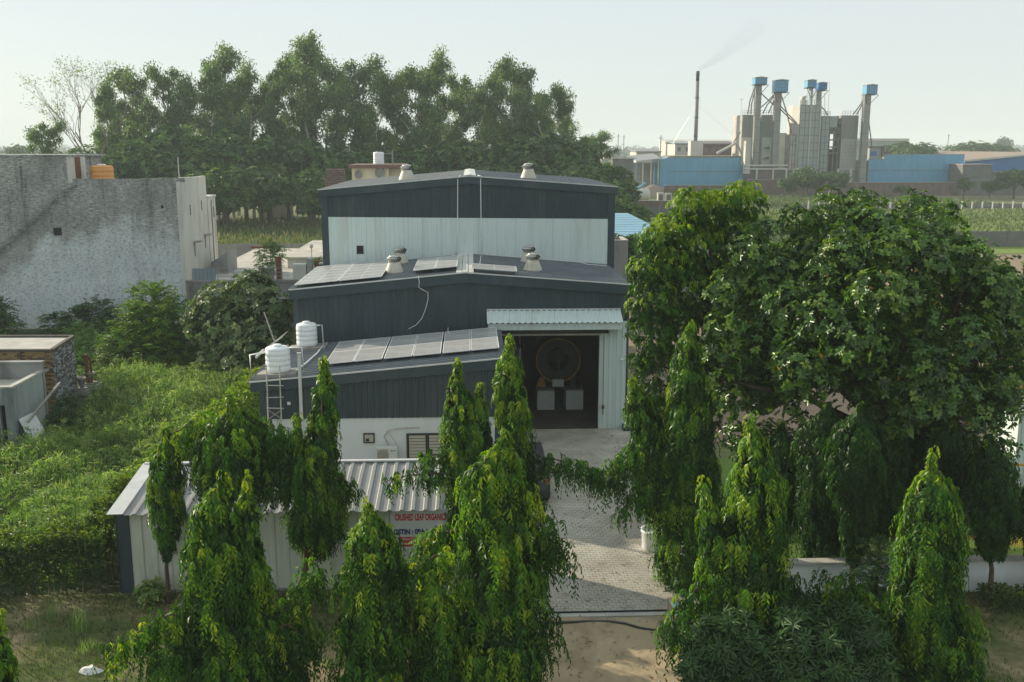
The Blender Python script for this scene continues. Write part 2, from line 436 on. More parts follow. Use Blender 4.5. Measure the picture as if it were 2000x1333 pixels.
M['grass'] = leaf_mat('short grass', [(0, (.045, .085, .022)), (.6, (.085, .14, .03)), (1, (.22, .21, .085))], .6, .38, (1.2, 1.2, .6))
M['millet'] = leaf_mat('ripening field crop', [(0, (.075, .12, .04)), (.55, (.13, .18, .06)), (.8, (.22, .22, .09)), (1, (.32, .22, .11))], .7, .35, (1.15, 1.1, .7))
M['far_wood'] = leaf_mat('far foliage', [(0, (.03, .06, .03)), (1, (.075, .11, .045))], .7, .2, (1.1, 1.1, .7))

rng = np.random.default_rng(7)
def unit(a): return a / np.maximum(np.linalg.norm(a, axis=-1, keepdims=True), 1e-9)

def raw_mesh(name, V, F, tint, material, smooth=False):
    me = bpy.data.meshes.new(name)
    k = F.shape[1]
    me.vertices.add(len(V)); me.vertices.foreach_set('co', np.ascontiguousarray(V, np.float32).ravel())
    me.loops.add(F.size); me.loops.foreach_set('vertex_index', np.ascontiguousarray(F, np.int32).ravel())
    me.polygons.add(len(F)); me.polygons.foreach_set('loop_start', np.arange(0, F.size, k, dtype=np.int32))
    try: me.polygons.foreach_set('loop_total', np.full(len(F), k, np.int32))
    except Exception: pass
    if tint is not None:
        a = me.attributes.new('tint', 'FLOAT', 'FACE'); a.data.foreach_set('value', np.ascontiguousarray(tint, np.float32))
    me.polygons.foreach_set('use_smooth', np.full(len(F), smooth, bool))
    me.update(calc_edges=True)
    me.materials.append(material)
    return me

def leaf_arrays(P, D, Nn, L, W, bend=.25, fold=.25, wide=.35, w2=.6):
    # every leaf: two quads folded along the midrib, tip bent down
    n = len(P); L = np.broadcast_to(np.asarray(L, float), (n,))[:, None]; W = np.broadcast_to(np.asarray(W, float), (n,))[:, None]
    D = unit(D); S = unit(np.cross(D, Nn)); Nn = np.cross(S, D)
    m1 = P + D * L * wide; m2 = P + D * L * .72 - Nn * L * bend * .4
    T = P + D * L - Nn * L * bend
    up = Nn * W * fold
    V = np.stack([P, m1 + S * W * .5 + up, m2 + S * W * .5 * w2 + up, T, m2 - S * W * .5 * w2 + up, m1 - S * W * .5 + up], 1).reshape(-1, 3)
    b = np.arange(n)[:, None] * 6
    F = np.concatenate([b + [0, 1, 2, 3], b + [0, 3, 4, 5]], 1).reshape(-1, 4)
    return V, F

def leaf_mesh(name, P, D, Nn, L, W, tint, material, off=None, slim=False, **kw):
    if slim:                                  # narrow leaves: one folded blade each
        n = len(P); L = np.broadcast_to(np.asarray(L, float), (n,))[:, None]; W = np.broadcast_to(np.asarray(W, float), (n,))[:, None]
        D = unit(D); S = unit(np.cross(D, Nn)); N2 = np.cross(S, D); b_ = kw.get('bend', .25)
        mid = P + D * L * .42 + N2 * L * b_ * .25
        V = np.stack([P, mid + S * W * .5, P + D * L - N2 * L * b_, mid - S * W * .5], 1).reshape(-1, 3)
        if off is not None: V = V - np.array(off)
        return raw_mesh(name, V, np.arange(n)[:, None] * 4 + np.array([0, 1, 2, 3]), tint, material, True)
    V, F = leaf_arrays(P, D, Nn, L, W, **kw)
    if off is not None: V = V - np.array(off)
    return raw_mesh(name, V, F, np.repeat(tint, 2), material, True)

def blob_noise(seed, k=7):
    r = np.random.default_rng(seed)
    ph = r.uniform(0, 6.28, k); fa = r.integers(1, 5, k); fz = r.uniform(.8, 3.2, k); am = r.uniform(.4, 1, k) / k
    def f(a, z):
        s = 0
        for i in range(k): s = s + am[i] * np.sin(fa[i] * a + fz[i] * z + ph[i])
        return s
    return f

def spray_leaves(p0, out, L, r, nleaf=15, leafL=.2, leafW=.042, fall=.8, reach=.4, tint=None):
    # hanging sprays: a rachis that arches out and falls, leaves in two ranks along it
    n = len(p0)
    s = np.linspace(.06, 1, nleaf)[None, :, None]
    L_ = np.asarray(L)[:, None, None]
    out = unit(out)[:, None, :]
    path = p0[:, None, :] + out * L_ * reach * (1.6 * s - .7 * s * s)
    path = path + np.array([0, 0, -1.])[None, None] * L_ * fall * (.10 * s + .90 * s ** 1.7) + np.array([0, 0, 1.]) * L_ * .10 * np.sin(s * 2.6)
    tan = unit(out * reach * (1.6 - 1.4 * s) + np.array([0, 0, -1.]) * fall * (.1 + 1.53 * s ** .7))
    side = unit(np.cross(out, np.array([0, 0, 1.]) + r.normal(0, .35, (n, 1, 3))))
    sg = np.where(np.arange(nleaf) % 2 == 0, 1, -1)[None, :, None]
    D = unit(tan * .45 + side * sg * .62 + np.array([0, 0, -.55]) + out * .12 + r.normal(0, .2, (n, nleaf, 3)))
    Nn = unit(out * .9 + np.array([0, 0, .55]) + r.normal(0, .3, (n, nleaf, 3)))
    ll = leafL * r.uniform(.75, 1.2, (n, nleaf)) * (1.0 - .25 * s[..., 0])
    t = np.repeat(tint[:, None], nleaf, 1) + r.normal(0, .08, (n, nleaf))
    return path.reshape(-1, 3), D.reshape(-1, 3), Nn.reshape(-1, 3), ll.ravel(), (leafW * r.uniform(.8, 1.2, (n, nleaf))).ravel(), np.clip(t, 0, 1).ravel()

ASH = dict(n=0)
def weeping(label, Y, columns, arms=(), trunk=None, seed=1, dens=82., young=.14, leafL=.178, leafW=.046, top_young=.9, base=None, fill=1.0, group='weeping mast trees round the yard', name='mast_tree', depth=1.0, shade_tint=1.0):
    """columns: outlines as rows (y, x_left, x_right) of survey points at distance Y (or (Y, rows)); arms: (polyline of (x,y,Y), hang length)"""
    r = np.random.default_rng(seed)
    first = columns[0]
    rows0 = first[1] if isinstance(first, tuple) else first
    Y0 = first[0] if isinstance(first, tuple) else Y
    bx = at((rows0[-1][1] + rows0[-1][2]) / 2, rows0[-1][0], Y0)
    basep = Vector((bx.x, Y0, 0)) if base is None else Vector(base)
    t = thing(name, label, 'tree', basep, group)
    parts = []
    ztop_all = 0
    for ci, colm in enumerate(columns):
        rows = colm[1] if isinstance(colm, tuple) else colm
        Yc = colm[0] if isinstance(colm, tuple) else Y
        zs, xs, rs = [], [], []
        for (y, xl, xr) in rows:
            a, b = at(xl, y, Yc), at(xr, y, Yc)
            zs.append(a.z); xs.append((a.x + b.x) / 2); rs.append(max(.05, (b.x - a.x) / 2))
        zs, xs, rs = np.array(zs)[::-1], np.array(xs)[::-1], np.array(rs)[::-1]
        zt, zb = zs[-1], zs[0]; ztop_all = max(ztop_all, zt)
        zz = np.linspace(zb, zt, 200); rr = np.interp(zz, zs, rs)
        area = (float(rr.mean()) * (zt - zb)) * 2 * math.pi
        n = int(area * dens * fill)
        cdf = np.cumsum(rr + .05); cdf /= cdf[-1]
        nc = max(8, n // 5)                      # branchlets, each with a bunch of hanging sprays
        zc = np.interp(r.uniform(0, 1, nc), cdf, zz); pc = r.uniform(0, 2 * math.pi, nc)
        qc = np.sqrt(r.uniform(.10, 1, nc)) * r.uniform(.80, 1.03, nc)
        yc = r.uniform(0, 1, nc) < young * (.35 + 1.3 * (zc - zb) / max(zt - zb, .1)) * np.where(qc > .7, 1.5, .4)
        tc_ = np.where(yc, r.uniform(.62, .95, nc), r.uniform(.02, .66, nc) * np.where(qc > .7, 1, .6))  # inner sprays tinted darker, crown shade put into the leaf colour
        ci_ = r.integers(0, nc, n)
        z = np.clip(zc[ci_] + r.normal(0, .12, n), zb, zt); bn = blob_noise(seed * 13 + ci)
        Rz = np.interp(z, zs, rs)
        phi = pc[ci_] + r.normal(0, .16, n) / np.maximum(Rz, .3)
        q = np.clip(qc[ci_] + r.normal(0, .10, n), .05, 1.3)
        R = Rz * (1 + .26 * bn(phi, z * 1.3)) * q
        L = np.clip(Rz * .8, .24, .62) * r.uniform(.65, 1.25, n)
        spire = np.clip((zt - z) / .75, .15, 1); R = R * spire; L = L * np.clip(spire * 1.3, .55, 1)
        R = np.maximum(R - L * .24, .02)
        out = np.stack([np.cos(phi), np.sin(phi), np.zeros(n)], 1)
        p0 = np.stack([np.interp(z, zs, xs) + R * out[:, 0], Yc + R * out[:, 1] * depth, z + L * .15], 1)
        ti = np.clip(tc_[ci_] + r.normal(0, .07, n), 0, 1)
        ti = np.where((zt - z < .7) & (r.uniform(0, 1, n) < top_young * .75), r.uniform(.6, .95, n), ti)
        ti = ti * shade_tint  # scales the leaf tint down where shade is painted into the crown
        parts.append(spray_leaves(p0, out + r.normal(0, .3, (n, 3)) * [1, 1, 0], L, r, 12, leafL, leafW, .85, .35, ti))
        # upright tips at the leader
        m = 9
        ph = r.uniform(0, 6.28, m); o2 = np.stack([np.cos(ph), np.sin(ph), np.full(m, .0)], 1)
        p1 = np.stack([np.full(m, xs[-1]), np.full(m, Yc), zt + r.uniform(-.35, .22, m)], 1) + o2 * .03
        parts.append(spray_leaves(p1, o2, r.uniform(.22, .42, m), r, 8, leafL * .7, leafW * .75, .6, .45, r.uniform(.7, 1, m)))
    tb = MB()
    for ai, arm in enumerate(arms):
        pl, hang = arm[0], arm[1]; yng = arm[2] if len(arm) > 2 else .1; rad = arm[3] if len(arm) > 3 else .35
        pts = np.array([list(at(*p)) for p in pl])
        seg = np.linalg.norm(np.diff(pts, axis=0), axis=1); cum = np.r_[0, np.cumsum(seg)]
        n = int(cum[-1] * 90 * max(.6, hang) * (rad / .35))
        d = r.uniform(.05, 1, n) ** .8 * cum[-1]
        p = np.stack([np.interp(d, cum, pts[:, k]) for k in range(3)], 1)
        ph = r.uniform(0, 6.28, n); o = np.stack([np.cos(ph), np.sin(ph), np.zeros(n)], 1)
        p = p + o * r.uniform(0, rad, (n, 1)) + np.array([0, 0, 1.]) * r.uniform(-.45 * hang, .22, (n, 1))
        ti = np.where(r.uniform(0, 1, n) < yng, r.uniform(.72, 1, n), r.uniform(.1, .6, n))
        parts.append(spray_leaves(p, o, hang * r.uniform(.5, 1.05, n), r, 12, leafL, leafW, .85, .3, ti))
        tb.tube([Vector(q) for q in pts], [.028 - .018 * i / max(1, len(pts) - 1) for i in range(len(pts))], 6)
    A = [np.concatenate([q[i] for q in parts]) for i in range(6)]
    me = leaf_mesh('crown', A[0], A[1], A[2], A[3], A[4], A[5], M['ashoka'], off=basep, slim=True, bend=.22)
    link('crown', me, t)
    xt = at((rows0[0][1] + rows0[0][2]) / 2, rows0[0][0], Y0)
    rb = trunk or .11
    zz = np.linspace(0, xt.z - .9, 9); w = MB()
    jit = r.normal(0, .03, (9, 2)); jit[0] = 0
    w.tube([(basep.x + (xt.x - basep.x) * (k / 8) ** 1.3 + jit[k, 0], basep.y + jit[k, 1], zz[k]) for k in range(9)], [rb * (1 - .85 * k / 8) for k in range(9)], 10)
    w.v += []; n0 = len(w.v)
    w.f += [tuple(i + n0 for i in f) for f in tb.f]; w.v += tb.v
    w.build('trunk', M['bark'], t, smooth=True)
    return t

def rosettes(lumps, n, k, L, W, r, shell=.55, tint=(.1, .9), up=.35, spread=.75, bend=.25, yellow=0.0, flat=1.0):
    """leaf rosettes over the outer shells of ellipsoid lumps; lumps: (centre, (rx,ry,rz))"""
    C_ = np.array([l[0] for l in lumps], float); R_ = np.array([l[1] for l in lumps], float)
    wt = (R_[:, 0] * R_[:, 2]) ** 1.0; wt = wt / wt.sum()
    idx = r.choice(len(lumps), n, p=wt)
    d = unit(r.normal(0, 1, (n, 3)))
    q = r.uniform(shell ** 2, 1, n) ** .5
    bn = [blob_noise(int(r.integers(1e6))) for _ in lumps]
    ph = np.arctan2(d[:, 1], d[:, 0]); lum = np.zeros(n)
    for i in range(len(lumps)):
        s = idx == i; lum[s] = bn[i](ph[s], d[s, 2] * 3)
    P0 = C_[idx] + d * R_[idx] * (q * (1 + .5 * lum))[:, None]
    ax = unit(d * [1, 1, flat] + np.array([0, 0, up]) + r.normal(0, .3, (n, 3)))
    ref = unit(np.cross(ax, r.normal(0, 1, (n, 3)))); ref2 = np.cross(ax, ref)
    a = (np.arange(k) * 2 * math.pi / k)[None, :] + r.uniform(0, 6, (n, 1)) + r.normal(0, .25, (n, k))
    o = ref[:, None, :] * np.cos(a)[..., None] + ref2[:, None, :] * np.sin(a)[..., None]
    el = r.uniform(.1, .9, (n, k, 1))
    D = unit(o * spread + ax[:, None, :] * el * .7 + np.array([0, 0, -.12]))
    Nn = unit(ax[:, None, :] - o * .35 + r.normal(0, .2, (n, k, 3)))
    P = P0[:, None, :] + o * .02
    t0 = r.uniform(tint[0], tint[1], n)
    t = np.clip(t0[:, None] + r.normal(0, .1, (n, k)), 0, .93)
    if yellow: t = np.where(r.uniform(0, 1, (n, k)) < yellow, 1.0, t)
    LL = L * r.uniform(.7, 1.2, (n, k)); WW = W * r.uniform(.8, 1.2, (n, k))
    return P.reshape(-1, 3), D.reshape(-1, 3), Nn.reshape(-1, 3), LL.ravel(), WW.ravel(), t.ravel()

def fronds(lumps, n, nleaf, L, leafL, leafW, r, tint=(.1, .9), up=.5, droop=.5):
    """arching feathery twigs growing out of lumps, leaflets in two ranks"""
    C_ = np.array([l[0] for l in lumps], float); R_ = np.array([l[1] for l in lumps], float)
    wt = R_[:, 0] * R_[:, 2]; wt = wt / wt.sum()
    idx = r.choice(len(lumps), n, p=wt)
    d = unit(r.normal(0, 1, (n, 3)) + np.array([0, 0, .25]))
    P0 = C_[idx] + d * R_[idx] * r.uniform(.35, .95, (n, 1))
    ax = unit(d + np.array([0, 0, up]) + r.normal(0, .3, (n, 3)))
    s = np.linspace(.1, 1, nleaf)[None, :, None]; LL = (L * r.uniform(.6, 1.3, n))[:, None, None]
    path = P0[:, None, :] + ax[:, None, :] * LL * s + np.array([0, 0, -1.]) * LL * droop * s ** 2
    tan = unit(ax[:, None, :] + np.array([0, 0, -1.]) * droop * 2 * s)
    side = unit(np.cross(tan, np.array([0, 0, 1.]) + r.normal(0, .2, (n, 1, 3))))
    sg = np.where(np.arange(nleaf) % 2 == 0, 1, -1)[None, :, None]
    D = unit(side * sg + tan * .55 + r.normal(0, .15, (n, nleaf, 3)))
    Nn = unit(np.array([0, 0, 1.]) + ax[:, None, :] * .3 + r.normal(0, .3, (n, nleaf, 3)))
    t = np.clip(r.uniform(tint[0], tint[1], n)[:, None] + r.normal(0, .1, (n, nleaf)), 0, 1)
    return path.reshape(-1, 3), D.reshape(-1, 3), Nn.reshape(-1, 3), (leafL * r.uniform(.7, 1.2, (n, nleaf)) * (1.1 - .4 * s[..., 0])).ravel(), (leafW * np.ones((n, nleaf))).ravel(), t.ravel()

def plant(name, label, cat, base, arrs, material, group=None, stems=None, stem_mat='bark', stem_name='trunk', crown='foliage', **kw):
    t = thing(name, label, cat, base, group)
    A = [np.concatenate([a[i] for a in arrs]) for i in range(6)]
    link(crown, leaf_mesh(crown, *A[:5], A[5], material, off=base, **kw), t)
    if stems:
        w = MB()
        for pts, rr in stems: w.tube(pts, rr, 7)
        w.build(stem_name, M[stem_mat], t, smooth=True)
    return t
# ------------------------------------------------------------------ ground and terrain
def slab(name, x0, y0, x1, y1, z, material, kind='structure'):
    b = MB().quad((x0, y0, z), (x1, y0, z), (x1, y1, z), (x0, y1, z))
    return tag(b.build(name, material), kind=kind)

def field_mat(name, stops, scale, s2=.6, rough=.95):
    m, nt, p = new_mat(name)
    c = ramp(nt, noise(nt, scale, 7, .6), stops)
    c = mix(nt, c, ramp(nt, noise(nt, s2 * 10, 5, .7), [(.3, (.7,) * 3), (.7, (1.25,) * 3)]), 1.0, 'MULTIPLY')
    nt.links.new(c, p.inputs['Base Color']); p.inputs['Roughness'].default_value = rough
    p.inputs['Specular IOR Level'].default_value = .2
    bump(nt, p, noise(nt, 3.0, 5), .6, .08)
    return m
M['plain'] = field_mat('flat farmland', [(.3, (.10, .13, .05)), (.5, (.16, .17, .075)), (.7, (.24, .20, .12))], .012, .05)
M['yard_soil'] = field_mat('soil with thin grass', [(.40, (.075, .10, .03)), (.52, (.14, .135, .06)), (.64, (.30, .24, .14)), (.78, (.38, .30, .18))], .42, .5)
M['ploughed'] = field_mat('ploughed soil', [(.3, (.22, .165, .115)), (.7, (.31, .235, .165))], .08, .2)
M['green_field'] = field_mat('green field', [(.3, (.11, .18, .035)), (.7, (.20, .27, .06))], .05, .2)
M['lawn_soil'] = field_mat('mown lawn', [(.3, (.10, .18, .035)), (.7, (.16, .25, .05))], .6, .6)
M['plot_soil'] = field_mat('overgrown soil', [(.3, (.03, .05, .015)), (.7, (.07, .08, .03))], .5, .5)

slab('ground', -4500, -300, 4500, 4500, 0.0, M['plain'])
slab('yard_soil', -30, 8, 30, 27.9, .004, M['yard_soil'])
slab('plot_soil', -40, 27.9, -10.5, 72, .004, M['plot_soil'])
slab('courtyard', -10.2, 27.95, 0.2, 44.9, .004, M['conc'])
slab('lawn', 8.6, 27.2, 34, 40, .006, M['lawn_soil'])
slab('ploughed_field', 9, 42, 110, 118, .004, M['ploughed'])
slab('green_field', 8, 119.5, 190, 205, .004, M['green_field'])
slab('crop_field', -75, 119.4, 2, 168, .004, M['green_field'])

# dirt road outside the gate, uneven
def dirt_road():
    nx, ny = 40, 90
    xs = np.linspace(.2, 6.2, nx); ys = np.linspace(9, 25.75, ny)
    X, Y = np.meshgrid(xs, ys)
    r = np.random.default_rng(3); Z = np.zeros_like(X)
    for i in range(26):
        a, b, p_, am = r.normal(0, 2.2), r.normal(0, 3.0), r.uniform(0, 6), r.uniform(.003, .010)
        Z += am * np.sin(a * X + b * Y + p_)
    Z = .03 + np.clip(Z, -.02, .05)
    V = np.stack([X, Y, Z], -1).reshape(-1, 3)
    i = (np.arange(ny - 1)[:, None] * nx + np.arange(nx - 1)[None]).ravel()
    me = raw_mesh('dirt_road', V, np.stack([i, i + 1, i + nx + 1, i + nx], 1), None, M['dirt'], True)
    return tag(link('dirt_road', me), kind='structure')
dirt_road()

# paved driveway: every paver is a block with its own edges
def driveway():
    x0, x1, y0, y1 = .25, 8.0, 26.15, 44.72
    root = slab('driveway', x0, y0, x1, y1, .010, M['paver_bed'])
    pw, ph, gap = .215, .165, .009
    r = random.Random(5)
    cells = []
    row = 0; y = y0
    while y + ph <= y1:
        x = x0 + (pw / 2 if row % 2 else 0)
        while x + pw <= x1:
            cells.append((x, y)); x += pw
        y += ph; row += 1
    cells.sort(key=lambda c: (c[1], abs(c[0] - 3.7)))
    near = [c for c in cells if 2.2 < c[0] < 5.4][:300]
    ns = set(near)
    # shared paver mesh variants
    protos = []
    for k in range(5):
        b = MB(); w, h, t = pw - gap, ph - gap, .03
        e = .003
        b.hexa([(0, 0, 0), (w, 0, 0), (w, h, 0), (0, h, 0), (e, e, t), (w - e, e, t + .0004 * (k % 2)), (w - e, h - e, t), (e, h - e, t + .0003 * (k % 3))])
        me = b.mesh('paver'); a = me.attributes.new('tint', 'FLOAT', 'FACE'); a.data.foreach_set('value', [.2 + .16 * k] * len(me.polygons))
        me.materials.append(M['paver']); protos.append(me)
    for (x, y) in near:
        o = link('paver', protos[r.randrange(5)], root); o.location = (x, y, .006 + r.uniform(-.0006, .0006))
    V, F, T = [], [], []
    quads = np.array([(4, 5, 6, 7), (0, 1, 5, 4), (1, 2, 6, 5), (2, 3, 7, 6), (3, 0, 4, 7)])
    for (x, y) in cells:
        if (x, y) in ns: continue
        w, h, e = pw - gap, ph - gap, .003; z = .006 + r.uniform(-.0006, .0006); t = z + .031; n = len(V)
        V += [(x, y, z), (x+w, y, z), (x+w, y+h, z), (x, y+h, z), (x+e, y+e, t), (x+w-e, y+e, t), (x+w-e, y+h-e, t), (x+e, y+h-e, t)]
        F += (quads + n).tolist(); T += [r.random()] * 5
    o = link('paving', raw_mesh('paving', np.array(V), np.array(F), np.array(T), M['paver']), root)
    o['kind'] = 'stuff'
    # threshold: gate channel and concrete strip
    tag(MB().box(.25, 25.78, .0, 6.2, 25.98, .055).build('gate_sill', M['conc_pale']), kind='structure')
    tag(MB().box(.25, 26.0, .0, 6.2, 26.13, .02).box(.25, 26.0, .02, 6.2, 26.02, .05).box(.25, 26.11, .02, 6.2, 26.13, .05).build('gate_channel', M['dark_metal']), kind='structure')
driveway()
# hose lying across the dirt
hb = MB(); r_ = random.Random(8)
hp = [gr(x, y, .06) for x, y in [(1060, 1218), (1100, 1216), (1150, 1213), (1190, 1214), (1220, 1217), (1250, 1226), (1275, 1231), (1300, 1230)]]
hp = [Vector((p.x, p.y, .055 + r_.uniform(-.01, .01))) for p in hp]
tag(hb.tube(hp, .035, 6).build('hose', M['dark_metal'], smooth=True), 'dark hose lying across the dirt in front of the gate sill', 'hose')

# ------------------------------------------------------------------ the steel halls
def clad(parent, name, x0, x1, y, zb, zt, material, pitch=.25, depth=.028, sw=1.0):
    """sheets hung side by side on a wall facing -Y; zt, zb may be functions of x"""
    n = max(1, round((x1 - x0) / sw)); w = (x1 - x0) / n
    ft = zt if callable(zt) else (lambda x: zt); fb = zb if callable(zb) else (lambda x: zb)
    for i in range(n):
        xa = x0 + i * w
        b = MB().sheet((xa + .002, y - .0015 * (i % 2), 0), (1, 0, 0), w - .004, (0, 0, 1), lambda u, xa=xa: ft(xa + u), (0, -1, 0), pitch, depth, lambda u, xa=xa: fb(xa + u))
        b.build(name, material, parent)

def roof_x(parent, xe, ze, xr, zr, y0, y1, material, pitch=.333, depth=.04, sw=1.0):
    """roof sheets whose ribs run from the ridge (xr) to the eave (xe), laid side by side along y"""
    n = max(1, round((y1 - y0) / sw)); w = (y1 - y0) / n
    d = Vector((xe - xr, 0, ze - zr)); L = d.length; d.normalize()
    nn = Vector((0, 1, 0)).cross(d); nn = nn if nn.z > 0 else -nn
    for i in range(n):
        MB().sheet((xr, y0 + i * w + .002, zr + .001 * (i % 2)), (0, 1, 0), w - .004, d, L, nn, pitch, depth).build('roof_sheet', material, parent)

# --- rear hall
RX0, RX1, RYF, RYB = -7.72, 7.62, 52.46, 66.0
rz = lambda x: 11.42 - (.088 * -x if x < 0 else .073 * x)
rear = thing('factory_hall', 'tall rear steel hall, dark gable over a white band with a square hole', 'factory hall', (0, RYF, 0))
MB().prism([(RX0 + .05, 0), (RX1 - .05, 0), (RX1 - .05, rz(RX1) - .06), (0, 11.36), (RX0 + .05, rz(RX0) - .06)], RYF + .05, RYB).build('wall', M['slate'], rear)
clad(rear, 'cladding_sheet', RX0 + .34, RX1 - .36, RYF, lambda x: 9.34 - .01 * (x + 7.4), lambda x: rz(x) - .36, M['slate'], .25, .03, 1.0)
def white_band():
    x0, x1 = RX0 + .34, RX1 - .36; n = 15; w = (x1 - x0) / n
    hx0, hx1, hz0, hz1 = -5.95, -5.60, 7.46, 7.86
    for i in range(n):
        xa = x0 + i * w
        b = MB()
        t = lambda u, xa=xa: 9.36 - .01 * (xa + u + 7.4)
        b.sheet((xa + .002, RYF - .012 - .0015 * (i % 2), 0), (1, 0, 0), w - .004, (0, 0, 1), t, (0, -1, 0), .25, .03, 5.9)
        b.build('cladding_sheet', M['white_steel'], rear)
    MB().box(hx0, RYF - .06, hz0, hx1, RYF - .046, hz1).build('vent_hole', M['black'], rear)
    MB().box(hx0 - .03, RYF - .055, hz0 - .03, hx1 + .03, RYF - .045, hz0 - .002).build('vent_trim', M['slate_trim'], rear)
white_band()
for xa, xb in ((RX0, RX0 + .33), (RX1 - .35, RX1)):
    MB().box(xa, RYF - .05, 0, xb, RYF + .04, rz((xa + xb) / 2) - .2).build('corner_trim', M['slate_trim'], rear)
MB().prism([(RX0 - .12, rz(RX0) - .37), (0, 11.06), (0, 11.42), (RX0 - .12, rz(RX0))], RYF - .12, RYF - .055).build('fascia', M['slate_trim'], rear)
MB().prism([(0.002, 11.06), (RX1 + .12, rz(RX1) - .37), (RX1 + .12, rz(RX1)), (0.002, 11.42)], RYF - .12, RYF - .055).build('fascia', M['slate_trim'], rear)
for s, xe in ((-1, RX0 - .14), (1, RX1 + .14)):
    roof_x(rear, xe, rz(xe) + .012, 0, 11.432, RYF - .12, RYB + .1, M['roof_pale'] if s < 0 else M['roof_steel'])  # left slope gets the paler steel, sun on it put into the colour
    MB().bar((0.0, RYF - .13, 11.455), (xe, RYF - .13, rz(xe) + .035), .05, .05).build('verge_flashing', M['flash'], rear)
MB().prism([(-.32, 11.46), (0, 11.50), (.32, 11.46), (.32, 11.49), (0, 11.54), (-.32, 11.49)], RYF - .14, RYB).build('ridge_cap', M['skylight'], rear)
for px, dx in ((-.62, -.12), (.56, .05)):
    zt = rz(px) + .06
    pts = [(px + .35 * (1 if px < 0 else -1) * .4, RYF + .8, zt + .03), (px + .05, RYF - .1, zt), (px, RYF - .17, zt - .15), (px + dx * .3, RYF - .16, 9.0), (px + dx, RYF - .13, 7.32)]
    tag(MB().tube(pts, .022, 7).build('drain_pipe', M['white_pipe'], smooth=True), 'thin white pipe down the %s of the rear gable, %s of the pair' % ('middle', 'left one' if px < 0 else 'right one'), 'pipe', 'pipes down the rear gable')

# --- front hall with the gate
FX0, FX1, FYF, FYB = -8.0, 7.12, 44.75, 52.4
fz = lambda x: 7.36 - (.094 * (-.25 - x) if x < -.25 else .078 * (x + .25))
front = thing('factory_hall', 'front steel hall with a low dark gable and a wide open gate', 'factory hall', (0, FYF, 0))
g0, g1, gz = 1.3, 5.95, 4.55
wl = MB()
wl.prism([(FX0, 0), (g0, 0), (g0, fz(g0) - .06), (-.25, 7.30), (FX0, fz(FX0) - .06)], FYF + .03, FYF + .15)
wl.prism([(g0, gz), (g1, gz), (g1, fz(g1) - .06), (g0, fz(g0) - .06)], FYF + .031, FYF + .149)
wl.prism([(g1, 0), (FX1, 0), (FX1, fz(FX1) - .06), (g1, fz(g1) - .06)], FYF + .03, FYF + .15)
wl.box(FX0, FYF + .15, 0, FX0 + .12, FYB, fz(FX0) - .08).box(FX1 - .12, FYF + .15, 0, FX1, FYB, fz(FX1) - .08)
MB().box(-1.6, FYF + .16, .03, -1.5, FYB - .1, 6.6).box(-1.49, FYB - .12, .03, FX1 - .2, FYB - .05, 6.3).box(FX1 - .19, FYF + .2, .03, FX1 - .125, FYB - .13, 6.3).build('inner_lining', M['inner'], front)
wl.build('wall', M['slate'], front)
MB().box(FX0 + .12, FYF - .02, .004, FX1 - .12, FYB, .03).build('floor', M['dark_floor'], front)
rb = MB()
rb.prism([(FX0 - .1, fz(FX0 - .1) - .06), (-.25, 7.30), (-.25, 7.345), (FX0 - .1, fz(FX0 - .1) - .01)], FYF - .08, FYB + .05)
rb.prism([(-.249, 7.30), (FX1 + .1, fz(FX1 + .1) - .06), (FX1 + .1, fz(FX1 + .1) - .01), (-.249, 7.345)], FYF - .08, FYB + .05)
rb.build('roof_deck', M['slate'], front)
clad(front, 'cladding_sheet', FX0 + .25, 0.74, FYF, lambda x: 3.6, lambda x: fz(x) - .42, M['slate'], .25, .03, 1.0)
clad(front, 'cladding_sheet', 0.74, FX1 - .02, FYF, lambda x: 4.56, lambda x: fz(x) - .42, M['slate'], .25, .03, 1.0)
MB().box(FX0, FYF - .05, 0, FX0 + .245, FYF + .02, fz(FX0) - .25).build('corner_trim', M['slate_trim'], front)
MB().box(FX1, FYF - .06, 0, FX1 + .12, FYF + .16, fz(FX1) - .25).build('corner_trim', M['slate_trim'], front)
MB().box(FX1 - .1, FYF - .6, 0, FX1 + .45, FYF - .065, .25).build('plinth', M['slate_trim'], front)
MB().prism([(FX0 - .14, fz(FX0 - .14) - .42), (-.25, 6.94), (-.25, 7.36), (FX0 - .14, fz(FX0 - .14))], FYF - .14, FYF - .06).build('fascia', M['slate_trim'], front)
MB().prism([(-.248, 6.94), (FX1 + .14, fz(FX1 + .14) - .42), (FX1 + .14, fz(FX1 + .14)), (-.248, 7.36)], FYF - .14, FYF - .06).build('fascia', M['slate_trim'], front)
for s, xe in ((-1, FX0 - .16), (1, FX1 + .16)):
    roof_x(front, xe, fz(xe) + .012, -.25, 7.372, FYF - .14, RYF - .06, M['roof_steel'])
    MB().bar((-.25, FYF - .15, 7.395), (xe, FYF - .15, fz(xe) + .035), .05, .05).build('verge_flashing', M['flash'], front)
    MB().bar((xe, FYF - .15, fz(xe) + .02), (xe, RYF - .1, fz(xe) + .02), .06, .08).build('eave_gutter', M['slate_trim'], front)
for q, xw in enumerate((-.52, -.25, .02)):
    MB().prism([(xw - .125, 7.405 - abs(xw + .25) * .085), (xw + .125, 7.405 - abs(xw + .25) * .085), (xw + .125, 7.435 - abs(xw + .25) * .085), (xw - .125, 7.435 - abs(xw + .25) * .085)], FYF - .12, RYF - .07).build('ridge_sheet', M['skylight'], front)
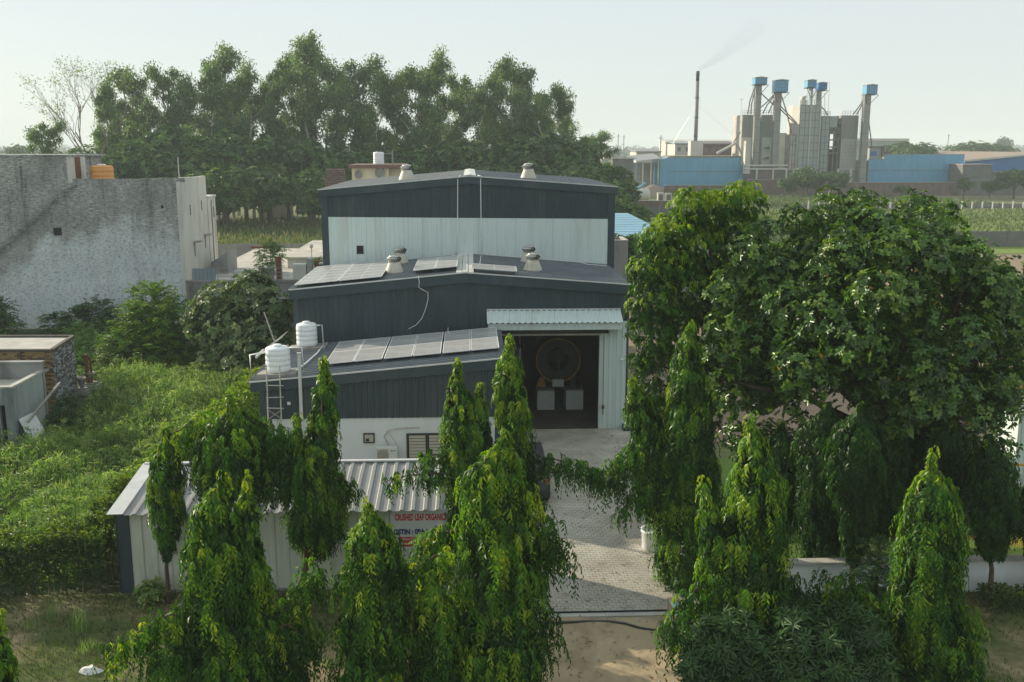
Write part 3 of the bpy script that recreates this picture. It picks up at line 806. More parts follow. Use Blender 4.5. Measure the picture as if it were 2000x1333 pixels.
# canopy over the gate
cx0, cx1 = .72, 6.85
n_ = 6; w_ = (cx1 - cx0) / n_
for i in range(n_):
    MB().sheet((cx0 + i * w_ + .002, FYF - .04, 5.62 + .001 * (i % 2)), (1, 0, 0), w_ - .004, (0, -.86, -.42), .98, (0, -.42, .86), .255, .045).build('canopy_sheet', M['white_steel'], front)
MB().bar((cx0, FYF - .05, 5.68), (cx1, FYF - .05, 5.68), .06, .06).build('canopy_flashing', M['flash'], front)
for i in range(n_):
    MB().sheet((cx0 + .08 + i * (w_ - .02) + .002, FYF - .80, 4.86), (1, 0, 0), w_ - .024, (0, 0, 1), .30, (0, -1, 0), .255, .02).build('canopy_fascia', M['white_steel'], front)
MB().box(cx0 + .06, FYF - .79, 4.86, cx0 + .09, FYF - .04, 5.22).box(cx1 - .09, FYF - .79, 4.86, cx1 - .06, FYF - .04, 5.22).build('canopy_end', M['white_steel'], front)
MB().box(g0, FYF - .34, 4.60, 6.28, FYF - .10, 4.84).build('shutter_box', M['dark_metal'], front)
MB().box(g0, FYF - .09, 4.47, g1, FYF - .02, 4.55).build('gate_lintel', M['cream_steel'], front)
clad(front, 'cladding_sheet', g1, FX1 + .02, FYF - .07, 0.02, lambda x: 4.855 if x < 6.75 else 5.12, M['white_steel'], .25, .03, .6)
MB().box(g1 - .05, FYF - .10, 0.02, g1 - .002, FYF + .16, 4.46).build('gate_jamb', M['white_steel'], front)
cl = thing('gate_chain', 'rusty hoist chain and hook hanging on the white gate jamb', 'chain', (6.1, FYF - .12, 0))
MB().tube([(6.1, FYF - .12, 4.4), (6.1, FYF - .12, 1.2)], .012, 5).build('chain', M['rust'], cl)
MB().lathe([(.02, 0), (.07, .05), (.07, .16), (.02, .22)], (6.1, FYF - .16, .98), 8).box(6.08, FYF - .17, .72, 6.12, FYF - .14, .98).build('hook', M['rust'], cl)
lp = thing('bulkhead_lamp', 'small round white lamp on the white cladding beside the gate', 'lamp', (6.93, FYF - .1, 3.35))
MB().box(6.88, FYF - .14, 3.30, 6.98, FYF - .10, 3.40).build('bracket', M['galv'], lp)
MB().lathe([(.02, 0), (.07, .02), (.085, .07), (.06, .12), (.01, .14)], (6.93, FYF - .22, 3.28), 14).build('globe', M['white_plastic'], lp, smooth=True)

# inside the gate: the drum machine on two white blocks
dr = thing('rotary_drum', 'large dark rotary drum with a yellow ring standing inside the open gate', 'machine', (4.35, 49.4, 0))
dc = Vector((4.35, 49.4, 2.45))
def ringy(rad0, rad1, y0, y1, c=dc, n=40):
    b = MB(); base = 0
    prof = [(rad0, y0), (rad1, y0), (rad1, y1), (rad0, y1), (rad0, y0)]
    for rr, yy in prof:
        for k in range(n):
            a = 2 * math.pi * k / n; b.v.append((c.x + rr * math.cos(a), yy, c.z + rr * math.sin(a)))
    for i in range(4):
        for k in range(n):
            a = i * n + k; q = i * n + (k + 1) % n; b.f.append((a, q, q + n, a + n))
    return b
ringy(1.06, 1.13, 48.55, 48.70).build('ring', M['drum_yellow'], dr, smooth=False)
ringy(.55, 1.05, 48.75, 50.4).build('drum', M['steel_drum'], dr)
ringy(.53, .58, 48.60, 48.76).build('mouth_ring', M['dark_metal'], dr)
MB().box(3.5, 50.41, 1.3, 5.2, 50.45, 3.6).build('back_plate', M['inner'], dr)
MB().hexa([(3.28, 48.4, 1.15), (3.72, 48.4, 1.15), (3.72, 48.8, 1.15), (3.28, 48.8, 1.15), (3.42, 48.45, 1.6), (3.6, 48.45, 1.6), (3.6, 48.7, 1.6), (3.42, 48.7, 1.6)]).build('gear_guard', M['drum_yellow'], dr)
MB().bar((4.35, 48.6, 3.5), (4.45, 48.5, 1.35), .08).bar((4.35, 48.62, 2.45), (4.6, 48.62, 2.45), .05).build('arm', M['dark_metal'], dr)
MB().box(3.3, 48.5, 1.02, 5.5, 50.3, 1.14).box(3.45, 48.6, 1.14, 3.75, 49.0, 1.7).box(4.95, 48.6, 1.14, 5.25, 49.0, 1.7).build('cradle', M['dark_metal'], dr)
MB().box(4.05, 48.35, 1.16, 4.62, 48.5, 1.52).build('control_box', M['white_block'], dr)
for xb in (3.28, 4.72):
    MB().box(xb, 48.1, .03, xb + .86, 49.3, 1.0).build('plinth', M['white_block'], dr)
vs_ = None
for k, (xv, yv) in enumerate(((2.2, 50.6), (2.55, 50.9))):
    t = thing('steel_vessel', ['slim stainless vessel in the dark hall left of the drum', 'second stainless vessel set further back in the dark hall'][k], 'vessel', (xv, yv, 0))
    MB().lathe([(.05, .7), (.2, .8), (.22, .9), (.22, 2.6), (.18, 2.75), (.06, 2.85)], (xv, yv, 0), 16).build('body', M['galv'], t, smooth=True)
    for a in (0, 2.1, 4.2):
        MB().bar((xv + .17 * math.cos(a), yv + .17 * math.sin(a), .03), (xv + .17 * math.cos(a), yv + .17 * math.sin(a), .85), .04).build('leg', M['galv'], t)
    MB().tube([(xv, yv, 2.85), (xv, yv, 3.6), (xv + .5, yv, 3.6)], .03, 6).build('pipe', M['galv'], t)

# --- low annex in front, lean-to roof
AX0, AX1, AYF, AYB = -8.22, 1.2, 38.0, 44.70
az = lambda x: 4.0 + .0876 * (x + 8.4)
annex = thing('annex', 'low annex with dark upper cladding over a white wall and a lean-to roof of panels', 'building', (-3.5, AYF, 0))
MB().prism([(AX0, 0), (AX1, 0), (AX1, az(AX1) - .06), (AX0, az(AX0) - .06)], AYF + .03, AYB).build('wall', M['white_wall'], annex)
MB().box(AX1 + .002, AYF + .02, 0, AX1 + .05, AYB - .02, az(AX1) - .1).build('side_cladding', M['slate'], annex)
clad(annex, 'cladding_sheet', AX0 + .22, AX1 - .3, AYF, 2.50, lambda x: az(x) - .40, M['slate'], .25, .03, 1.0)
MB().box(AX0 - .03, AYF - .05, 0, AX0 + .21, AYF + .02, az(AX0) - .3).build('corner_trim', M['slate_trim'], annex)
MB().box(AX1 - .29, AYF - .05, 0, AX1 + .06, AYF + .015, az(AX1) - .3).build('corner_trim', M['slate_trim'], annex)
MB().prism([(-8.55, az(-8.55) - .36), (AX1 + .08, az(AX1 + .08) - .38), (AX1 + .08, az(AX1 + .08)), (-8.55, az(-8.55))], AYF - .14, AYF - .055).build('fascia', M['slate_trim'], annex)
roof_x(annex, -8.6, az(-8.6) + .012, AX1 + .15, az(AX1 + .15) + .012, AYF - .13, AYB + .02, M['roof_steel'], .333, .04, 1.0)
MB().bar((-8.6, AYF - .15, az(-8.6) + .035), (AX1 + .1, AYF - .15, az(AX1) + .05), .05, .05).build('verge_flashing', M['flash'], annex)
MB().bar((-8.62, AYF - .14, az(-8.6)), (-8.62, AYB, az(-8.6)), .05, .10).build('eave_gutter', M['slate_trim'], annex)
# windows
wn1 = MB().box(-2.52, AYF - .035, .72, -1.02, AYF + .01, 1.80).build('window', M['black'], annex)
MB().box(-2.58, AYF - .06, .66, -2.52, AYF + .01, 1.86).box(-1.02, AYF - .06, .66, -.96, AYF + .01, 1.86).box(-2.52, AYF - .06, 1.80, -1.02, AYF + .01, 1.86).box(-2.52, AYF - .06, .66, -1.02, AYF + .01, .72).box(-1.8, AYF - .058, .72, -1.72, AYF - .036, 1.80).build('frame', M['dark_metal'], wn1)
sl = None
for k in range(8):
    for xa, xb in ((-2.48, -1.83), (-1.69, -1.06)):
        MB().box(xa, AYF - .048, .76 + k * .13, xb, AYF - .037, .76 + k * .13 + .108).build('slat', M['blind'], wn1)
wn2 = MB().box(-4.22, AYF - .03, 1.54, -3.88, AYF + .01, 1.84).build('window', M['blind'], annex)
MB().box(-4.27, AYF - .045, 1.49, -4.22, AYF + .01, 1.89).box(-3.88, AYF - .045, 1.49, -3.83, AYF + .01, 1.89).box(-4.22, AYF - .045, 1.84, -3.88, AYF + .01, 1.89).box(-4.22, AYF - .045, 1.49, -3.88, AYF + .01, 1.54).box(-4.18, AYF - .043, 1.56, -4.05, AYF - .031, 1.68).build('frame', M['dark_metal'], wn2)
ac = thing('air_conditioner', 'off white outdoor air conditioner unit on the white annex wall', 'air conditioner', (-3.33, 37.7, .6))
MB().box(-3.76, 37.55, .86, -2.92, 37.88, 1.40).build('casing', M['ac_white'], ac)
fan = MB().box(-3.71, 37.538, .89, -3.26, 37.551, 1.36).build('fan_panel', M['blind'], ac)
fb = MB()
for k in range(5):
    rr = .04 + k * .042; n = 20
    fb.tube([(-3.485 + rr * math.cos(6.2832 * q / n), 37.532, 1.125 + rr * math.sin(6.2832 * q / n)) for q in range(n + 1)], .005, 4)
fb.build('fan_guard', M['dark_metal'], fan)
MB().box(-3.2, 37.537, 1.27, -2.98, 37.549, 1.32).build('badge', M['steel_rail'], ac)
MB().box(-3.7, 37.6, .80, -3.64, AYF + .02, .858).box(-3.04, 37.6, .80, -2.98, AYF + .02, .858).build('bracket', M['dark_metal'], ac)
tag(MB().tube([(-3.3, 37.93, 1.40), (-3.45, 37.95, 1.75), (-3.3, 37.95, 1.98), (-2.9, 37.95, 2.07), (-2.35, 37.96, 2.1), (-2.05, 37.97, 2.1)], .022, 6).tube([(-3.3, 37.94, 1.95), (-3.0, 37.94, 1.5), (-2.95, 37.92, 1.38)], .012, 5).build('cable_run', M['wood_pole'], smooth=True), 'grey lagged cable rising above the air conditioner on the white wall', 'cable')

# --- pale shed in the front yard
SX0, SX1, SYF, SYB = -10.4, -1.05, 28.0, 31.0
shed = thing('shed', 'long pale metal shed with a ribbed lean-to roof behind the mast trees', 'shed', (-5.5, SYF, 0))
sz = lambda y: 2.52 + (y - 27.72) * .122
MB().hexa([(SX0 + .02, SYF + .03, 0), (SX1, SYF + .03, 0), (SX1, SYB, 0), (SX0 + .02, SYB, 0), (SX0 + .02, SYF + .03, sz(SYF) - .06), (SX1, SYF + .03, sz(SYF) - .06), (SX1, SYB, sz(SYB) - .06), (SX0 + .02, SYB, sz(SYB) - .06)]).build('wall', M['cream_steel'], shed)
MB().box(SX0, SYF - .05, 0, SX0 + .36, SYF + .025, 2.5).build('corner_trim', M['slate_trim'], shed)
MB().hexa([(SX0 - .02, SYF - .05, 0), (SX0 + .018, SYF - .05, 0), (SX0 + .018, SYB, 0), (SX0 - .02, SYB, 0), (SX0 - .02, SYF - .05, 2.48), (SX0 + .018, SYF - .05, 2.48), (SX0 + .018, SYB, sz(SYB) - .1), (SX0 - .02, SYB, sz(SYB) - .1)]).build('side_cladding', M['slate'], shed)
clad(shed, 'cladding_sheet', SX0 + .37, SX1, SYF, .06, 2.49, M['cream_steel'], .40, .03, 1.2)
MB().box(SX0 + .37, SYF - .06, 0, SX1, SYF + .02, .058).build('plinth', M['conc'], shed)
vr = Vector((0, SYB + .1 - 27.7, sz(SYB + .1) - sz(27.7))); LR = vr.length; vr.normalize()
nrm = Vector((0, -vr.z, vr.y))
n_ = 9; w_ = (SX1 + .1 - SX0) / n_
for i in range(n_):
    MB().sheet((SX0 + i * w_ + .002, 27.7, sz(27.7) + .001 * (i % 2)), (1, 0, 0), w_ - .004, vr, LR, nrm, .36, .045).build('roof_sheet', M['roof_pale'], shed)
for k in range(2):
    a = Vector((SX0 + .08, 27.66, sz(27.66) + .055 + .002 * k)) + vr * (LR * .5 * k); b = a + vr * (LR * .5 + .02)
    MB().bar(a, b, .46, .012).build('verge_flashing', M['flash'], shed)
MB().bar((SX0 - .1, SYB + .08, sz(SYB) + .07), (SX1 + .1, SYB + .08, sz(SYB) + .07), .16, .05).build('ridge_flashing', M['flash'], shed)

# company board on the shed wall
def text(body, parent, x, z, y, h, w, material, bold=.0):
    cu = bpy.data.curves.new('lettering', 'FONT'); cu.body = body; cu.size = h / .73; cu.extrude = .002; cu.offset = bold
    o = bpy.data.objects.new('lettering', cu); COL.objects.link(o)
    bpy.context.view_layer.update()
    wd = max(o.dimensions.x, .01)
    me = bpy.data.meshes.new_from_object(o); bpy.data.objects.remove(o)
    me.materials.clear(); me.materials.append(material)
    q = link('lettering', me, parent)
    q.location = Vector((x, y, z)) - root_loc(parent); q.rotation_euler = (math.pi / 2, 0, 0); q.scale = (w / wd, 1, 1)
    return q
a0, a1 = at(762, 996, 27.94), at(905, 1072, 27.94)
sg = thing('sign_board', 'white company sign board with red and navy lettering on the pale shed', 'sign', (a0.x, 27.94, a1.z))
MB().box(a0.x, 27.925, a1.z, a1.x, 27.955, a0.z).build('board', M['sign_white'], sg)
p0, p1 = at(771, 1017, 27.92), at(872, 1003, 27.92)
text('CRUSHED LEAF ORGANICS', sg, p0.x, p0.z, 27.921, p1.z - p0.z, p1.x - p0.x, M['red_print'], .011)
p0, p1 = at(769, 1044, 27.92), at(838, 1033, 27.92)
text('GSTIN : 09AA', sg, p0.x, p0.z, 27.921, p1.z - p0.z, p1.x - p0.x, M['navy_print'], .011)
p0, p1 = at(779, 1068, 27.92), at(860, 1048, 27.92)
MB().box(p0.x, 27.917, p0.z, p1.x, 27.924, p1.z).build('red_band', M['red_print'], sg)
p2, p3 = at(786, 1056, 27.9), at(812, 1050.5, 27.9)
text('Khasra No.', sg, p2.x, p2.z, 27.914, p3.z - p2.z, p3.x - p2.x, M['white_print'], .001)
p2, p3 = at(783, 1064.5, 27.9), at(812, 1059, 27.9)
text('drabad Indu', sg, p2.x, p2.z, 27.914, p3.z - p2.z, p3.x - p2.x, M['white_print'], .001)

# ------------------------------------------------------------------ on the roofs
def ventilator_proto():
    t = thing('roof_ventilator', 'x', 'roof ventilator', (0, 0, 0), 'turbine ventilators on the hall roofs')
    MB().lathe([(.46, -.12), (.44, 0), (.30, .36), (.29, .40)], (0, 0, 0), 20).build('base_cone', M['vent_cone'], t, smooth=True)
    MB().lathe([(.29, .40), (.29, .46), (.24, .47)], (0, 0, 0), 20).build('collar', M['galv'], t)
    h = MB().lathe([(.22, .47), (.23, .6), (.20, .68)], (0, 0, 0), 16).build('turbine_core', M['dark_metal'], t)
    n = 22; vb = MB()
    for k in range(n):
        a = 6.2832 * k / n; b = a + .30; c = a + .42
        prof = [(.27, .47), (.345, .54), (.345, .62), (.25, .70)]
        for i in range(3):
            (r0, z0), (r1, z1) = prof[i], prof[i + 1]
            a0 = a + .1 * i; a1 = a + .1 * (i + 1)
            vb.quad((r0 * math.cos(a0), r0 * math.sin(a0), z0), (r0 * .9 * math.cos(a0 + .22), r0 * .9 * math.sin(a0 + .22), z0), (r1 * .9 * math.cos(a1 + .22), r1 * .9 * math.sin(a1 + .22), z1), (r1 * math.cos(a1), r1 * math.sin(a1), z1))
    vb.build('turbine_vanes', M['galv'], t)
    MB().lathe([(.27, .69), (.22, .745), (.10, .775), (.01, .785)], (0, 0, 0), 20).build('turbine_cap', M['galv'], t, smooth=True)
    return t
vp = ventilator_proto()
spots = [((-3.48, 56.0), 'turbine ventilator on the left slope of the rear hall roof', rz),
         ((3.26, 56.0), 'turbine ventilator on the right slope of the rear hall roof', rz),
         ((-3.62, 47.3), 'nearer ventilator of the two on the left of the front hall roof', fz),
         ((-3.62, 51.3), 'ventilator behind another on the left of the front hall roof', fz),
         ((2.98, 47.4), 'nearer ventilator of the two on the right of the front hall roof', fz),
         ((3.0, 51.0), 'ventilator behind another on the right of the front hall roof', fz)]
for i, ((x, y), lab, f) in enumerate(spots):
    o = vp if i == 0 else copy_tree(vp)
    o.location = (x, y, f(x) + .1); o.rotation_euler = (0, 0, .7 * i); o['label'] = lab

def solar_panel(w, d, label, loc, slope, group, ry=0.0):
    t = thing('solar_panel', label, 'solar panel', loc, group)
    key = (round(w, 2), round(d, 2))
    if key not in solar_panel.cache:
        g_ = MB().box(-w / 2 + .02, -d / 2 + .02, .01, w / 2 - .02, d / 2 - .02, .034).mesh('glass'); g_.materials.append(M['solar'])
        f_ = MB().box(-w/2, -d/2, 0, -w/2 + .03, d/2, .04).box(w/2 - .03, -d/2, 0, w/2, d/2, .04).box(-w/2 + .03, -d/2, 0, w/2 - .03, -d/2 + .03, .04).box(-w/2 + .03, d/2 - .03, 0, w/2 - .03, d/2, .04)
        if d > 2: f_.box(-w/2 + .03, -.012, .03, w/2 - .03, .012, .0365)
        if w > 1.8: f_.box(-.012, -d/2 + .03, .03, .012, d/2 - .03, .0365)
        f_ = f_.mesh('frame'); f_.materials.append(M['alu'])
        solar_panel.cache[key] = (g_, f_)
    g_, f_ = solar_panel.cache[key]
    link('glass', g_, t); link('frame', f_, t)
    MB().box(-w/2 + .1, -d/2 + .12, -.12, -w/2 + .16, -d/2 + .18, 0).box(w/2 - .16, -d/2 + .12, -.12, w/2 - .1, -d/2 + .18, 0).box(-w/2 + .1, d/2 - .18, -.12, -w/2 + .16, d/2 - .12, 0).box(w/2 - .16, d/2 - .18, -.12, w/2 - .1, d/2 - .12, 0).build('feet', M['dark_metal'], t, local=True)
    t.rotation_euler = (0, -slope, 0)
    return t
solar_panel.cache = {}
words_ = ['first', 'second', 'third', 'fourth', 'fifth', 'sixth']
sA = math.atan(.0876); sF = math.atan(.094); sR = -math.atan(.078)
for c in range(6):
    for rw in range(2):
        x = -5.86 + .565 + c * 1.155 + (.045 if c >= 2 else 0) + (.045 if c >= 4 else 0); y = 39.25 + 1.135 + rw * 2.285
        solar_panel(1.13, 2.26, '%s solar panel from the left in the %s row on the annex roof' % (words_[c], ['front', 'back'][rw]), (x, y, az(x) + .17), sA, 'solar panels on the annex roof')
for c in range(2):
    for rw in range(6):
        x = -6.98 + c * 1.99; y = 45.55 + rw * 1.145
        solar_panel(1.95, 1.12, '%s solar panel from the front in the %s column left of the ventilators' % (words_[rw], ['left', 'right'][c]), (x, y, fz(x) + .17), sF, 'solar panels left of the front roof ventilators')
for c in range(2):
    for rw in range(2):
        x = -2.12 + c * 1.02; y = 46.6 + rw * 2.3
        solar_panel(1.0, 2.26, '%s %s solar panel of the raised block near the ridge' % (['front', 'back'][rw], ['left', 'right'][c]), (x, y, fz(x) + .24), sF, 'raised solar panels near the ridge')
o = solar_panel(2.06, 1.0, 'single raised solar panel just right of the ridge on the front hall', (1.08, 45.35, fz(1.08) + .26), sR, 'solar panels right of the ridge')
o.rotation_euler = (math.radians(5), -sR, 0)
# loose cables and pipes on the roofs
def cable(label, pts, r=.016, m='white_pipe', name='cable'):
    return tag(MB().tube(pts, r, 6).build(name, M[m], smooth=True), label, name.replace('_', ' '))
yy = FYF - .17
cable('white cable drooping down the dark front gable from the roof panels', [at(817, 540, FYF - .2), at(819, 552, yy), at(818, 562, yy), at(827, 567, yy), at(836, 572, yy), at(836, 585, yy), at(831, 605, yy), at(824, 622, yy), at(813, 635, yy), at(798, 643, yy)])
cable('white conduit across the annex roof beside the gate wall', [gr(909, 634, 4.9), gr(885, 637, 4.85), gr(875, 641, 4.85), gr(875, 648, 4.85), gr(879, 653, 4.85)])
cable('white pipe along the foot of the rear gable', [(-.6, RYF - .2, 7.42), (.3, RYF - .2, 7.46), (3, RYF - .2, fz(3) + .08), (5.8, RYF - .2, fz(5.8) + .06), (6.1, RYF - .9, fz(6.1) + .06), (7.1, RYF - .95, fz(7.1) + .06)], .02, name='roof_pipe')
cable('white pipe bent over the ridge sheets near the left rear pipe', [(-.75, RYF - .16, 7.34), (-.95, RYF - .5, 7.38), (-1.0, 50.2, 7.35)], .02, name='roof_pipe')
cable('white pipe running forward on the right of the ridge', [(.62, RYF - .16, 7.32), (.55, RYF - .6, 7.34), (.45, 48.0, 7.36)], .02, name='roof_pipe')

def tank(label, loc, R, H, m, lid_m, group, ribs=4, name='water_tank'):
    t = thing(name, label, 'water tank', loc, group)
    pr = [(R * .94, 0), (R * .97, .03)]
    for k in range(ribs):
        z0 = .04 + (H * .80) * k / ribs; h = H * .80 / ribs
        pr += [(R * .99, z0 + h * .1), (R, z0 + h * .25), (R, z0 + h * .70), (R * .965, z0 + h * .84), (R * .965, z0 + h * .95)]
    pr += [(R * .98, H * .86), (R * .93, H * .90), (R * .80, H * .93), (R * .40, H * .945), (R * .30, H * .95)]
    MB().lathe(pr, (0, 0, 0), 32).build('body', M[m], t, smooth=True, local=True)
    MB().lathe([(R * .36, H * .93), (R * .38, H * .97), (R * .38, H * 1.0), (R * .33, H * 1.02), (R * .05, H * 1.025)], (0, 0, 0), 20).build('lid', M[lid_m], t, smooth=True, local=True)
    return t
def slab_on(label, x0, y0, x1, y1, f, m='conc', th=.09):
    return tag(MB().hexa([(x0, y0, f(x0) + .03), (x1, y0, f(x1) + .03), (x1, y1, f(x1) + .03), (x0, y1, f(x0) + .03), (x0, y0, f(x1) + th + .03), (x1, y0, f(x1) + th + .03), (x1, y1, f(x1) + th + .03), (x0, y1, f(x0) + th + .06)]).build('tank_base', M[m]), label, 'tank base')
ta = Vector((-7.62, 38.75)); tb_ = Vector((-7.28, 43.75))
slab_on('slab under the front white water tank at the annex eave', ta.x - .75, 38.2, ta.x + .75, 39.4, az)
slab_on('slab under the rear white water tank beside the front hall gable', tb_.x - .8, 43.1, tb_.x + .85, 44.4, az)
zt1, zt2 = az(ta.x + .75) + .13, az(tb_.x + .85) + .13
t1 = tank('white ribbed water tank at the front corner of the annex roof', (ta.x, ta.y, zt1), .48, 1.05, 'white_plastic', 'white_plastic', 'white water tanks on the annex roof')
t2 = tank('white ribbed water tank at the back of the annex roof against the dark gable', (tb_.x, tb_.y, zt2), .46, 1.05, 'white_plastic', 'white_plastic', 'white water tanks on the annex roof')
MB().tube([(-.44, -.1, .78), (-1.0, -.35, .72), (-.98, -.4, -.25)], .045, 8).build('overflow_pipe', M['white_pipe'], t1, smooth=True, local=True)
MB().tube([(.44, 0, .92), (.95, 0, .95), (1.0, 0, -.1)], .03, 8).build('feed_pipe', M['white_pipe'], t1, smooth=True, local=True)
MB().tube([(.42, 0, .88), (.68, 0, .9), (.72, 0, 0)], .03, 8).build('feed_pipe', M['white_pipe'], t2, smooth=True, local=True)
cable('long pale water pipe running up the annex roof between the two tanks', [(-6.55, 44.0, az(-6.5) + .14), (-6.6, 42.2, az(-6.6) + .1), (-6.75, 40.4, az(-6.7) + .1), (-6.95, 38.9, az(-6.9) + .1)], .035, name='water_pipe')
po = thing('pole', 'tall pale square pole standing in front of the annex left bay', 'pole', (-6.62, 37.8, 0))
MB().box(-6.68, 37.75, 0, -6.56, 37.84, 5.15).build('shaft', M['grey_sheet'] if False else M['flash'], po)
MB().box(-6.70, 37.73, 5.15, -6.54, 37.86, 5.19).build('cap', M['flash'], po)
la = thing('ladder', 'rough wooden ladder leaning on the dark annex wall below the tank', 'ladder', (-7.6, 37.4, 0))
lx0, lx1 = -7.86, -7.36
yt = lambda z: 37.3 + z / 4.6 * .48
for x, tl in ((lx0, .0), (lx1, .06)):
    MB().tube([(x + .05 + tl, yt(0), 0), (x, yt(2.4), 2.4), (x - .02, yt(4.7), 4.7)], .028, 6).build('rail', M['wood_pole'], la)
for k in range(10):
    z = .4 + k * .44; rr = .02
    MB().tube([(lx0 - .06, yt(z) - .04, z + .02 * (-1) ** k), (lx1 + .12, yt(z) - .04, z)], rr, 6).build('rung', M['wood_pole'], la)
MB().tube([(lx0, yt(2.62) - .05, 2.62), (lx1 + .05, yt(3.0) - .05, 3.0)], .012, 5).tube([(lx0, yt(3.0) - .05, 3.0), (lx1 + .05, yt(2.62) - .05, 2.62)], .012, 5).build('cross_tie', M['wood_pole'], la)
tag(MB().box(-7.18, AYF - .06, 3.08, -7.05, AYF - .02, 3.2).build('junction_box', M['ac_white']), 'small pale junction box on the dark annex wall beside the ladder', 'junction box')
# lean-to awning and pole on the far side of the annex roof
aw = thing('awning', 'pale sloping awning sheet projecting left of the front hall gable', 'awning', (-8.9, 45.2, 3.4))
MB().sheet((-9.75, 44.8, 3.55), (0, 1, 0), 1.6, (.72, 0, .55), 1.5, (-.55, 0, .72), .25, .03).build('sheet', M['roof_pale'], aw)
MB().box(-9.82, 44.75, 3.50, -9.72, 46.4, 3.60).build('gutter', M['flash'], aw)
MB().bar((-9.35, 44.9, 5.6), (-8.75, 44.9, 3.6), .05).build('stay', M['wood_pole'], aw)
for z in (.06, .14):
    MB().bar((-9.1, 44.4, 4.0 + z - .1), (-8.2, 44.3, 4.05 + z), .04).build('plank', M['wood_pole'], aw)
# ------------------------------------------------------------------ tall plastered building on the left
LB = -20.5
tall = thing('plastered_building', 'tall windowless grey building with washed off blue limewash and a black square hole', 'building', (-28, 72.3, 0))
w = MB()
w.box(-46, 72.3, 0, LB - .30, 79.2, 10.45)
w.build('front_wall', M['plaster'], tall)
MB().box(LB - .298, 72.28, 0, LB, 79.2, 10.46).build('side_wall', M['plaster_side'], tall)
r_ = random.Random(4)
pb = MB()
for k in range(8):                         # uneven parapet along the front
    xa = -28.0 + k * .975; pb.box(xa, 72.29, 10.45, xa + .97, 72.52, 10.72 + r_.uniform(-.03, .05))
pb.build('parapet', M['plaster'], tall)
pb = MB()
for k in range(7):
    ya = 72.53 + k * .95; pb.box(LB - .24, ya, 10.46, LB - .005, ya + .94, 10.74 + r_.uniform(-.04, .04))
pb.build('parapet', M['plaster_side'], tall)
MB().box(-46, 72.295, 10.451, -28.3, 79, 12.25).box(-46, 72.25, 12.25, -27.95, 79.1, 12.38).build('stair_block', M['plaster'], tall)
MB().box(-28.298, 72.3, 10.45, -28.0, 75, 12.24).build('stair_wall', M['plaster_side'], tall)
MB().box(-27.998, 73.0, 10.5, -27.97, 74.0, 12.2).build('stair_door', M['rust'], tall)
MB().box(-29.6, 72.25, 6.75, -29.05, 72.29, 7.27).build('wall_hole', M['black'], tall)
MB().lathe([(.08, 0), (.09, .05)], (0, 0, 0), 10)
MB().box(-21.95, 72.27, 8.62, -21.78, 72.295, 8.84).build('wall_hole', M['black'], tall)
for (ya, za, hh, sh) in ((74.3, 8.0, .75, 0), (77.5, 8.15, .75, 0), (74.9, 4.9, 1.0, 1), (78.0, 5.2, .95, 1)):
    MB().box(LB - .02, ya, za, LB + .012, ya + .22, za + hh).build('slot_window', M['dark_metal'], tall)
    if sh: MB().box(LB, ya - .3, za + hh + .06, LB + .5, ya + .6, za + hh + .14).build('sun_shade', M['conc'], tall)
MB().box(-24, 79.21, 0, LB + .05, 81.6, 9.0).box(-24.1, 79.215, 9.0, LB + .12, 81.7, 9.14).build('rear_wing', M['plaster_side'], tall)
MB().box(LB + .04, 80.8, 7.4, LB + .062, 81.05, 8.2).build('slot_window', M['dark_metal'], tall)
MB().tube([(LB + .09, 80.2, 3.4), (LB + .09, 80.2, 8.8)], .05, 6).build('downpipe', M['conc'], tall)
tank('orange ribbed water tank on the parapet roof of the tall plastered building', (-26.5, 74.0, 10.46), .80, 1.22, 'orange_plastic', 'white_plastic', 'orange water tank', 3)
an = thing('antenna', 'thin pole antenna on the plastered building roof corner', 'antenna', (-21.6, 76, 10.46))
MB().tube([(-21.6, 76, 10.4), (-21.6, 76, 12.2)], .03, 6).build('mast', M['galv'], an)
MB().box(-21.75, 75.9, 10.46, -21.45, 76.1, 10.6).build('foot', M['conc'], an)
MB()

# ------------------------------------------------------------------ terrace house behind the bushes
ter = thing('terrace_house', 'low house with a mouldy grey wall and a pale flat roof terrace', 'house', (-15.5, 72, 0))
MB().box(LB + .02, 72.0, 0, -9.2, 96, 3.34).build('wall', M['terrace_wall'], ter)
MB().box(LB + .02, 72.25, 3.34, -9.2, 96, 3.36).build('roof', M['conc_pale'], ter)
MB().box(LB + .02, 71.93, 3.345, -9.2, 72.24, 3.50).build('roof_edge', M['conc'], ter)
MB().box(-13.6, 71.96, 1.2, -12.3, 72.02, 2.1).build('window', M['black'], ter)
MB().box(-13.8, 71.6, 2.15, -12.1, 72.02, 2.22).build('sun_shade', M['conc'], ter)
MB().hexa([(-19.9, 77, 3.36), (-18.6, 77, 3.36), (-18.6, 80, 3.36), (-19.9, 80, 3.36), (-19.9, 77, 4.2), (-18.6, 77, 5.0), (-18.6, 80, 5.0), (-19.9, 80, 4.2)]).build('stair_wall', M['terrace_wall'], ter)
rl = thing('terrace_railing', 'thin steel railing along the front of the roof terrace', 'railing', (-15.2, 72.3, 3.5))
for k in range(5):
    x = -18.2 + k * 1.15
    MB().box(x - .025, 72.1, 3.5, x + .025, 72.15, 4.35).build('post', M['steel_rail'], rl)
for z in (3.75, 4.02, 4.33):
    MB().box(-18.2, 72.11, z, -13.1, 72.14, z + .035).build('rail', M['steel_rail'], rl)
sh = thing('steel_sheet', 'blue grey ribbed steel sheet standing at the terrace edge beside the white wing', 'steel sheet', (-19.2, 72.15, 3.5))
MB().sheet((-20.05, 72.16, 3.51), (1, 0, 0), 1.7, (0, .15, 1), .82, (0, -1, .15), .28, .03).build('sheet', M['grey_sheet'], sh)
